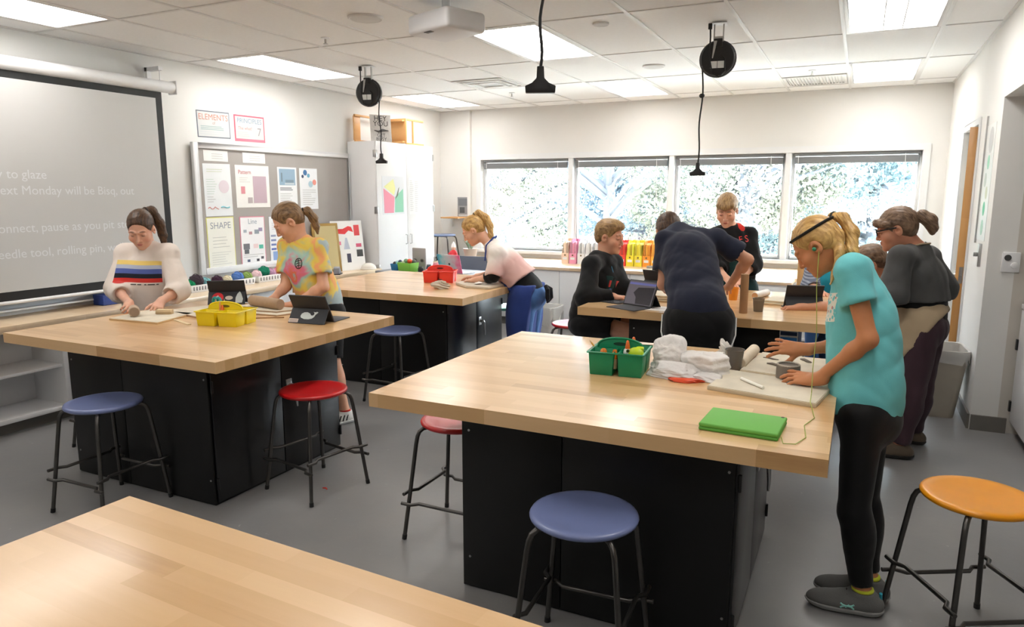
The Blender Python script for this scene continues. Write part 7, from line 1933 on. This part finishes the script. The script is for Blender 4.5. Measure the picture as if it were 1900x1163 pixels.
for k in range(16):
    a = rr.uniform(0, 2*PI); r1 = rr.uniform(0.04, 0.11); hz = rr.uniform(0.2, 0.34)
    pts = [(0.02*math.cos(a), 0.02*math.sin(a), 0.13), (r1*0.6*math.cos(a), r1*0.6*math.sin(a), 0.13+hz*0.4), (r1*math.cos(a), r1*math.sin(a), 0.1+hz*0.75)]
    MB().tube(pts, [0.006, 0.014, 0.003], 6, flat=0.3).build('leaf', lm, t)
t = thing('doll_figure', 'small red and white doll standing on window counter', 'doll', (-4.78, 8.12, 0.75))
M_dr = plastic('doll red', (206, 40, 52), 0.6); M_dw = plastic('doll white', (236, 232, 230), 0.7)
MB().lathe([(0.055, 0), (0.05, 0.05), (0.04, 0.11), (0.022, 0.13)], 16).build('coat', M_dr, t)
MB().ellip((0, 0, 0.155), (0.03, 0.03, 0.03), 14, 10).build('head', plastic('doll face', (226, 180, 160), 0.6), t)
MB().lathe([(0.032, 0.165), (0.024, 0.20), (0.008, 0.235)], 14).build('hat', M_dw, t)
MB().lathe([(0.055, 0.0), (0.058, 0.01), (0.055, 0.022)], 16).build('hem', M_dw, t)
for s_ in (-1, 1): MB().tube([(s_*0.03, 0, 0.11), (s_*0.06, -0.02, 0.07)], 0.014, 8).build('arm', M_dr, t)
t = thing('bracket_shelf', 'small wooden shelf board high in the corner', 'shelf', (-5.13, 8.72, 1.27))
MB().box(-0.12, -0.15, 0, 0.16, 0.14, 0.02).build('board', M_oak_h, t, bevel=0.003)
MB().box(-0.10, 0.10, -0.12, -0.08, 0.14, 0).box(0.11, 0.10, -0.12, 0.13, 0.14, 0).build('bracket', M_frame, t)

# --- window counter: magazine files, boxes
fy = 8.28
files = [(-3.27, (244, 214, 190), 'cream magazine file at left end of window counter'), (-3.17, (240, 160, 190), 'pink magazine file on the window counter'), (-3.06, (236, 236, 238), 'first white magazine file right of the pink one'), (-2.96, (240, 240, 242), 'second white magazine file behind seated boy'),
         (-2.86, (238, 240, 244), 'third white magazine file behind seated boy'), (-2.64, (232, 60, 48), 'left red magazine file on the window counter'), (-2.54, (230, 70, 56), 'right red magazine file on the window counter'), (-2.44, (244, 226, 60), 'left yellow magazine file on window counter'), (-2.34, (240, 224, 66), 'right yellow magazine file on window counter'), (-2.24, (246, 158, 52), 'left orange magazine file on window counter'), (-2.14, (246, 170, 60), 'right orange magazine file beside navy boy')]
for i, (x, c, lb) in enumerate(files):
    t = thing('magazine_file', lb, 'magazine file', (x, fy, 0.75), 0, 'magazine files on the window counter')
    m = plastic('file %d %d %d' % c, c, 0.5)
    b = MB(); w2 = 0.046
    b.box(-w2, -0.005, 0, w2, 0.0, 0.13); b.box(-w2, 0.245, 0, w2, 0.25, 0.30); b.box(-w2, 0, 0, w2, 0.245, 0.004)
    for sx in (-w2, w2-0.003):
        b.prism([(0.0, 0.0), (0.245, 0.0), (0.245, 0.30), (0.10, 0.30), (0.0, 0.13)], sx, sx+0.003, frame((0, 0, 0), (0, 1, 0), (0, 0, 1), (1, 0, 0)))
    b.build('box', m, t)
    MB().box(-0.028, -0.0065, 0.05, 0.028, -0.005, 0.08).build('label_card', M_paper, t)
    MB().lathe([(0.011, 0), (0.011, 0.001)], 12, M=frame((0, -0.0052, 0.105), (1, 0, 0), (0, 0, 1), (0, -1, 0))).build('finger_hole', ink((120, 100, 60)), t)
    for k in range(5):
        xx = -w2+0.008+0.0155*k; cc = tuple(int(min(255, q*(0.75+0.1*((k*7+i) % 4))+12*((k+i) % 3))) for q in c)
        MB().box(xx, 0.012, 0.005, xx+0.012, 0.225, 0.255+0.008*((k+i) % 3)).build('magazine', mat('magazine %d %d %d' % cc, rgb(*cc), rough=0.6), t)
t = thing('tape_roll', 'small grey tape roll before the orange files', 'tape', (-2.16, 8.14, 0.75))
MB().lathe([(0.02, 0), (0.035, 0.0), (0.035, 0.03), (0.02, 0.03), (0.02, 0)], 20, cap0=False, cap1=False).build('tape', mat('grey tape', rgb(150, 150, 146), rough=0.5), t)
MB().lathe([(0.018, 0.001), (0.02, 0.001), (0.02, 0.029), (0.018, 0.029), (0.018, 0.001)], 20, cap0=False, cap1=False).build('core', mat('card core', rgb(190, 160, 120), rough=0.7), t)
# small wheeled cabinet with wood top and wooden post behind right table
t = thing('side_cabinet', 'low white cabinet with wooden top behind the right table', 'cabinet', (-0.83, 7.40, 0))
MB().box(-0.26, 0.0, 0.05, 0.26, 0.34, 0.72).build('body', M_white, t, bevel=0.003)
MB().box(-0.28, -0.02, 0.72, 0.28, 0.35, 0.752).build('top', M_counter_x, t, bevel=0.004)
for k in range(3): d = MB().box(-0.25, -0.015, 0.08+0.21*k, 0.25, 0.0, 0.28+0.21*k).build('drawer', M_white, t, bevel=0.002); MB().tube([(-0.05, -0.03, 0.22+0.21*k), (0.05, -0.03, 0.22+0.21*k)], 0.005, 8).build('handle', M_chrome, d)
for sx in (-0.2, 0.2):
    for sy in (0.06, 0.28): MB().tube([(sx-0.012, sy, 0.025), (sx+0.012, sy, 0.025)], 0.025, 14).build('caster', M_blackpl, t)
t = thing('wooden_easel', 'wooden drying rack post standing right of low cabinet', 'rack', (-0.40, 7.30, 0))
for sx in (-0.07, 0.35): MB().box(sx-0.03, -0.02, 0, sx+0.03, 0.03, 0.96).build('post', M_oak_h, t, bevel=0.003)
for z in (0.2, 0.5, 0.8): MB().box(-0.04, -0.01, z, 0.32, 0.02, z+0.03).build('rail', M_white, t, bevel=0.003)
MB().box(-0.04, 0.0, 0.23, 0.32, 0.012, 0.80).build('panel', M_white, t)

# --- waste bins
def waste_bin(label, x, y, w, d, h, c, rot=0.0, loose=False):
    t = thing('waste_bin', label, 'bin', (x, y, 0), rot)
    tp = 0.05
    def ring(f, z, ins=0.0, n=6):
        hw, hd = w/2-tp*(1-f)-ins, d/2-tp*(1-f)-ins; r = 0.05; P = []
        for cx_, cy_, a0 in ((hw-r, hd-r, 0), (-hw+r, hd-r, PI/2), (-hw+r, -hd+r, PI), (hw-r, -hd+r, 1.5*PI)):
            for k in range(n+1):
                a = a0 + PI/2*k/n; P.append((cx_+r*math.cos(a), cy_+r*math.sin(a), z))
        return P
    rings = [ring(0, 0.0), ring(0.1, 0.03), ring(1, h-0.03), ring(1.1, h-0.03), ring(1.1, h), ring(1, h, 0.004), ring(0.1, 0.02, 0.006)]
    n_ = len(rings[0]); b = MB(); vs = [p for r in rings for p in r]; fs = [tuple(range(n_-1, -1, -1))]
    for i in range(len(rings)-1): fs += [(i*n_+k, i*n_+(k+1) % n_, (i+1)*n_+(k+1) % n_, (i+1)*n_+k) for k in range(n_)]
    fs.append(tuple((len(rings)-1)*n_+k for k in range(n_)))
    b.add(vs, fs).build('tub', plastic('bin %d %d %d' % c, c, 0.5), t)
    rs = np.random.RandomState(3); b = MB()
    outer = [(p[0]*1.02, p[1]*1.02, h+0.004) for p in ring(1.12, h)]
    low_ = [(p[0]*1.025, p[1]*1.025, h-(0.05+0.05*abs(math.sin(1.7*k))+(0.12*abs(math.sin(0.4*k)) if loose else 0))) for k, p in enumerate(ring(1.1, h))]
    inn = [(p[0]*0.96, p[1]*0.96, h+0.002) for p in ring(1.0, h)]; deep = [(p[0]*0.9, p[1]*0.9, h-0.2) for p in ring(0.6, h)]
    vs = low_+outer+inn+deep; fs = []
    for i in range(3): fs += [(i*n_+k, i*n_+(k+1) % n_, (i+1)*n_+(k+1) % n_, (i+1)*n_+k) for k in range(n_)]
    b.add(vs, fs).build('bin_liner', M_liner, t)
    return t
def liner_mat():
    m = bpy.data.materials.new('clear bin liner'); m.use_nodes = True
    b = m.node_tree.nodes['Principled BSDF']; b.inputs['Base Color'].default_value = rgb(220, 218, 214); b.inputs['Roughness'].default_value = 0.25; b.inputs['Alpha'].default_value = 0.55
    return m
M_liner = liner_mat()
waste_bin('tan plastic waste bin with liner by the door', 0.615, 5.99, 0.285, 0.38, 0.50, (178, 170, 156), 0.06)
waste_bin('white waste bin with hanging liner near window cabinets', -3.12, 7.32, 0.32, 0.32, 0.36, (220, 218, 214), 0.0, True)

# --- left counter: yarn baskets, tool poster, framed boards
def basket(label, x, y, w, d, h, rot):
    t = thing('storage_basket', label, 'basket', (x, y, 0.7505), rot, 'white yarn baskets')
    b = MB(); tub(b, -w/2, -d/2, w/2, d/2, h, 0.004, 0.008); b.build('tub', M_white, t, bevel=0.002)
    for k in range(9):
        MB().box(w/2-0.004, -d/2+0.03+k*(d-0.06)/8-0.004, 0.018, w/2+0.0015, -d/2+0.03+k*(d-0.06)/8+0.004, h-0.014).build('slot', mat('basket slot', rgb(120, 122, 126), rough=0.7), t)
    return t
basket('white basket of yarn balls nearest the screen', -5.26, 4.47, 0.16, 0.30, 0.065, 0)
basket('white slotted basket of yarn balls under notice board', -5.26, 4.86, 0.16, 0.40, 0.065, 0)
def yarn(label, x, y, z, r, c):
    t = thing('yarn_ball', label, 'yarn', (x, y, z), 0, 'yarn balls')
    m = mat('yarn %d %d %d' % c, rgb(*c), rough=0.95, vary=0.12, scale=40, bump=0.6, bscale=150)
    MB().ellip((0, 0, 0), (r, r*1.1, r*0.92), 18, 12).build('ball', m, t)
    b = MB()
    for k in range(4):
        q = Matrix.Rotation(k*0.8, 4, 'X') @ Matrix.Rotation(k*1.1, 4, 'Z')
        b.tube([q @ Vector((r*1.01*math.cos(a), r*1.03*math.sin(a), 0)) for a in np.linspace(0, 2*PI, 19)], 0.0035, 5, caps=False)
    b.build('wound_strand', m, t)
for (y, dz, r, c, lb) in ((4.35, 0.06, 0.052, (0, 140, 90), 'green yarn ball at the end of first basket'), (4.43, 0.095, 0.06, (70, 56, 66), 'charcoal yarn ball heaped on first basket'), (4.54, 0.065, 0.048, (130, 190, 196), 'pale teal yarn ball in the first basket'), (4.69, 0.065, 0.05, (66, 34, 56), 'dark plum yarn ball in slotted basket'), (4.80, 0.06, 0.046, (230, 220, 190), 'cream yarn ball in slotted basket'), (4.91, 0.075, 0.055, (90, 130, 200), 'sky blue yarn ball in slotted basket'), (5.01, 0.07, 0.05, (140, 170, 90), 'moss green yarn ball in slotted basket')):
    yarn(lb, -5.26+0.02*math.sin(y*9), y, 0.7505+dz, r, c)
basket('white basket of pink and green yarn further along', -5.28, 5.30, 0.16, 0.36, 0.065, 0)
for (y, dz, r, c, lb) in ((5.17, 0.07, 0.05, (232, 200, 206), 'pale pink yarn ball in the third basket'), (5.27, 0.095, 0.055, (20, 130, 100), 'emerald yarn ball on top of third basket'), (5.36, 0.07, 0.05, (206, 160, 190), 'lilac yarn ball in the third basket'), (5.45, 0.07, 0.048, (226, 130, 160), 'rose yarn ball at the end of third basket')):
    yarn(lb, -5.28, y, 0.7505+dz, r, c)
t = thing('tool_poster', 'white poster of red and black tools leaning on counter', 'poster', (-5.15, 6.46, 0.7505), 0)
t.rotation_euler = (0, math.radians(-8), math.radians(-20))
MB().box(-0.004, -0.20, 0, 0, 0.20, 0.56).build('panel', M_paper, t)
def pst(u0, u1, v0, v1, c, nm): MB().box(0.0, u0, v0, 0.0012, u1, v1).build(nm, ink(c), t)
MB().prism([(-0.15, 0.42), (-0.03, 0.41), (0.02, 0.45), (0.08, 0.43), (0.06, 0.49), (0.02, 0.50), (-0.05, 0.47), (-0.16, 0.47)], 0, 0.0012, frame((0, 0, 0), (0, 1, 0), (0, 0, 1), (1, 0, 0))).build('red_tool_print', ink((220, 60, 64)), t)
pst(0.09, 0.16, 0.39, 0.51, (222, 80, 84), 'red_brush_print'); pst(-0.16, -0.09, 0.29, 0.33, (232, 130, 160), 'pink_block_print')
MB().prism([(-0.06, 0.24), (0.02, 0.24), (-0.01, 0.37), (-0.03, 0.37)], 0, 0.0012, frame((0, 0, 0), (0, 1, 0), (0, 0, 1), (1, 0, 0))).build('cone_print', ink((190, 196, 210)), t)
MB().prism([(-0.17, 0.17), (-0.11, 0.10), (-0.11, 0.23)], 0, 0.0012, frame((0, 0, 0), (0, 1, 0), (0, 0, 1), (1, 0, 0))).build('triangle_print', ink((150, 160, 150)), t)
pst(-0.03, 0.02, 0.09, 0.19, (70, 70, 90), 'knife_print'); pst(0.10, 0.18, 0.15, 0.23, (70, 72, 72), 'slate_print'); pst(0.10, 0.17, 0.26, 0.30, (206, 90, 120), 'scissor_print')
for k, (yy, c, lb) in enumerate(((6.18, (150, 120, 60), 'gold framed board leaning left of the tool poster'), (6.25, (60, 54, 46), 'dark framed board leaning between gold frame and poster'))):
    t = thing('framed_board', lb, 'frame', (-5.22-0.02*k, yy, 0.7505)); t.rotation_euler = (0, math.radians(-8), math.radians(-20))
    MB().box(-0.02, -0.16, 0, 0, 0.16, 0.54).build('frame', mat('frame %d' % c[0], rgb(*c), rough=0.4, metal=0.3 if k == 0 else 0.0, vary=0.1), t, bevel=0.004)
    MB().box(0.0, -0.13, 0.03, 0.002, 0.13, 0.51).build('mount', mat('frame mount %d' % k, rgb(196, 180, 130) if k == 0 else rgb(120, 100, 70), rough=0.6), t)
t = thing('plaster_bowl', 'white plaster dome bowl beside the tool poster', 'bowl', (-5.06, 6.66, 0.7505))
MB().lathe([(0.09, 0), (0.088, 0.02), (0.07, 0.05), (0.035, 0.068), (0.0, 0.072)], 24, cap1=False).build('dome', mat('plaster', rgb(226, 220, 210), rough=0.8, vary=0.03), t)
MB().tube([(0.09*math.cos(a), 0.09*math.sin(a), 0.006) for a in np.linspace(0, 2*PI, 25)], 0.006, 6, caps=False).build('rim', mat('plaster'), t)
t = thing('hole_punch', 'grey stapler-like punch on the counter edge', 'punch', (-5.03, 6.08, 0.7505), 0.5)
MB().prism([(-0.07, 0), (0.07, 0), (0.07, 0.02), (-0.02, 0.085), (-0.07, 0.07)], -0.03, 0.03, frame((0, 0, 0), (0, 1, 0), (0, 0, 1), (1, 0, 0))).build('body', mat('grey metal paint', rgb(136, 140, 150), rough=0.45), t, bevel=0.004)
MB().box(-0.04, -0.08, 0, 0.04, 0.08, 0.008).build('base', M_blackpl, t)
t = thing('red_box', 'small red and white box on the counter behind tie-dye girl', 'box', (-5.25, 5.72, 0.7505))
MB().box(-0.05, -0.07, 0, 0.05, 0.07, 0.10).build('carton', mat('carton red', rgb(222, 84, 84), rough=0.6, vary=0.04), t, bevel=0.003)
MB().box(0.05, -0.06, 0.01, 0.0515, 0.06, 0.05).build('label', M_paper, t)

# ------------------------------------------------------------------ ceiling: cord reels, speakers, vents, projector, sprinklers
def cord_reel(label, x, y, rot, drop, ball=None, off=(0.0, 0.0), side=1):
    """spring reel hung from the ceiling; disc faces local -Y"""
    t = thing('cord_reel', label, 'cord reel', (x, y, ZC), rot, 'ceiling cord reels')
    MB().box(-0.05, -0.05, -0.012, 0.05, 0.05, -0.006).build('ceiling_plate', M_frame, t, bevel=0.002)
    yoke = MB()
    for sx in (-0.03, 0.03): yoke.box(sx-0.004, -0.012, -0.11, sx+0.004, 0.012, -0.006)
    yoke.box(-0.034, -0.015, -0.125, 0.034, 0.015, -0.09)
    yoke.build('bracket', mat('pale steel', rgb(186, 186, 184), rough=0.4, metal=0.6), t)
    cz = -0.235
    Md = frame((0, 0, cz), (1, 0, 0), (0, 0, 1), (0, -1, 0))
    MB().lathe([(0.02, -0.045), (0.105, -0.045), (0.112, -0.038), (0.112, 0.038), (0.105, 0.045), (0.02, 0.045)], 36, M=Md).build('drum', M_blackpl, t)
    MB().lathe([(0.113, -0.012), (0.122, -0.010), (0.122, 0.010), (0.113, 0.012)], 36, M=Md, cap0=False, cap1=False).build('rim_band', mat('dark grey rim', rgb(60, 60, 62), rough=0.4), t)
    MB().box(-0.028, -0.052, cz+0.07, 0.028, 0.052, cz+0.125).build('neck_block', M_blackpl, t, bevel=0.004)
    MB().prism([(-0.026, cz+0.11), (-0.006, cz+0.11), (-0.030, cz-0.0), (-0.036, cz-0.0)], 0.046, 0.053, frame((0, 0, 0), (1, 0, 0), (0, 0, 1), (0, -1, 0))).build('strap', mat('pale steel'), t)
    lab = MB().box(-0.045, -0.0475, cz-0.065, 0.045, -0.0455, cz-0.02).build('warning_label', M_paper, t)
    MB().box(-0.002, -0.049, cz-0.065, 0.002, -0.0475, cz-0.02).build('label_divider', ink((120, 120, 120)), lab)
    MB().tube([(-0.055, -0.05, -0.012), (-0.05, -0.06, -0.10), (-0.052, -0.062, cz), (-0.03, -0.062, cz-0.10), (0.015, -0.062, cz-0.125), (0.05, -0.06, cz-0.09), (0.05, -0.055, cz-0.01), (0.03, -0.05, cz+0.01)], 0.0055, 8).build('supply_cord', M_rubber, t)
    MB().box(-0.068, -0.062, -0.05, -0.042, -0.038, -0.012).build('plug', M_blackpl, t, bevel=0.004)
    ex, ey = -0.105+off[0], off[1]
    z1 = -drop
    pts = [(-0.100, 0, cz-0.05), (-0.093, 0, cz-0.13)]
    N = 12
    for k in range(1, N+1):
        u = k/N; pts.append((ex*u + -0.093*(1-u) + 0.006*math.sin(u*9), ey*u, (cz-0.13)*(1-u) + (z1+0.06)*u))
    pts = [(p[0]*side, p[1], p[2]) for p in pts]
    MB().tube(pts, 0.0055, 8).build('hanging_cord', M_rubber, t)
    if ball: MB().ellip((-0.095, 0, ball), (0.019, 0.019, 0.016), 14, 10).build('stop_ball', M_blackpl, t)
    px, py, pz = pts[-1]
    prof = [(-0.052, -0.085), (0.052, -0.085), (0.054, -0.062), (0.030, -0.052), (0.014, -0.036), (0.012, 0.004), (-0.012, 0.004), (-0.014, -0.036), (-0.030, -0.052), (-0.054, -0.062)]
    MB().prism(prof, -0.016, 0.016, frame((px, py, pz), (1, 0, 0), (0, 0, 1), (0, -1, 0))).build('outlet_block', M_blackpl, t, bevel=0.003)
    return t
cord_reel('black cord reel hanging near the notice board wall', -4.074, 5.457, 0.22, 0.835, side=-1)
cord_reel('black cord reel with stop ball hanging over the right table', -0.944, 5.157, 0.12, 0.985, ball=-0.47)
cord_reel('black cord and outlet hanging from above picture top centre', -0.955, 2.44, 0.42, 0.76)
def round_speaker(label, x, y, r, cat):
    t = thing('ceiling_speaker' if r > 0.1 else 'ceiling_sensor', label, cat, (x, y, ZC))
    MB().lathe([(r, 0), (r, -0.008), (r*0.92, -0.014), (r*0.86, -0.012)], 36, cap0=False, cap1=False).build('ring', M_grid, t)
    MB().lathe([(r*0.86, -0.012), (r*0.4, -0.016), (0.0, -0.017)], 36, cap0=False, cap1=False).build('grille', mat('speaker grille', rgb(206, 205, 203), rough=0.7, bump=0.3, bscale=500), t)
round_speaker('large round white speaker in ceiling left of projector', -2.996, 4.0, 0.115, 'speaker')
round_speaker('round white speaker in ceiling near the right reel', -1.765, 6.573, 0.10, 'speaker')
round_speaker('small round detector in ceiling right of hanging cord', -1.667, 4.825, 0.055, 'sensor')
def sprinkler(label, x, y):
    t = thing('sprinkler_head', label, 'sprinkler', (x, y, ZC), 0, 'ceiling sprinklers')
    MB().lathe([(0.035, 0), (0.033, -0.006), (0.012, -0.010)], 18, cap0=False).build('escutcheon', M_frame, t)
    MB().tube([(0, 0, -0.008), (0, 0, -0.04)], 0.008, 8).build('body', M_chrome, t)
    MB().lathe([(0.018, -0.045), (0.018, -0.042)], 14).build('deflector', M_chrome, t)
sprinkler('sprinkler head in ceiling above the left table', -3.642, 4.373)
sprinkler('sprinkler head in ceiling beside the square vent', -3.661, 7.571)
sprinkler('sprinkler head in ceiling before the slotted vent', -0.497, 7.45)
t = thing('ceiling_vent', 'square white air diffuser in ceiling over rear table', 'vent', (-3.57, 6.84, ZC))
for k, s_ in enumerate((0.29, 0.22, 0.15)):
    b = MB(); z = -0.006-0.006*k
    for (x0, y0, x1, y1) in ((-s_, -s_, s_, -s_+0.03), (-s_, s_-0.03, s_, s_), (-s_, -s_+0.03, -s_+0.03, s_-0.03), (s_-0.03, -s_+0.03, s_, s_-0.03)): b.box(x0, y0, z-0.004, x1, y1, z+0.004)
    b.build('louvre_ring', M_grid, t, bevel=0.002)
t = thing('ceiling_vent', 'slotted white return air vent near the windows', 'vent', (-0.503, 8.07, ZC))
b = MB()
for (x0, y0, x1, y1) in ((-0.29, -0.30, 0.29, -0.26), (-0.29, 0.26, 0.29, 0.30), (-0.29, -0.26, -0.26, 0.26), (0.26, -0.26, 0.29, 0.26)): b.box(x0, y0, -0.010, x1, y1, -0.002)
b.build('frame', M_grid, t)
for k in range(18): MB().box(-0.255+0.0285*k, -0.26, -0.009, -0.243+0.0285*k, 0.26, -0.003).build('slat', M_grid, t)
t = thing('projector', 'white projector hung from the ceiling, cut by top edge', 'projector', (-2.30, 3.86, ZC), -0.35)
MB().box(-0.19, -0.15, -0.20, 0.19, 0.15, -0.085).build('body', mat('white projector shell', rgb(216, 216, 218), rough=0.4, vary=0.02), t, bevel=0.025, seg=4)
MB().tube([(0, 0, -0.09), (0, 0, 0)], 0.025, 14).build('mount_pole', M_frame, t)
MB().lathe([(0.045, 0), (0.045, 0.03), (0.035, 0.03)], 20, M=frame((-0.19, 0.03, -0.14), (0, 1, 0), (0, 0, 1), (-1, 0, 0))).build('lens', M_blackpl, t)
MB().box(-0.04, -0.14, -0.202, 0.02, -0.11, -0.199).build('dark_port', M_blackpl, t)
tag(MB().tube([(-2.563, 2.904-2.904+2.9, 0.001), (-2.545, 2.905, 0.003), (-2.53, 2.895, 0.001)], 0.004, 6).build('red_scrap', ink((220, 60, 44))), 'tiny red paper scrap on floor behind red stool', 'scrap')
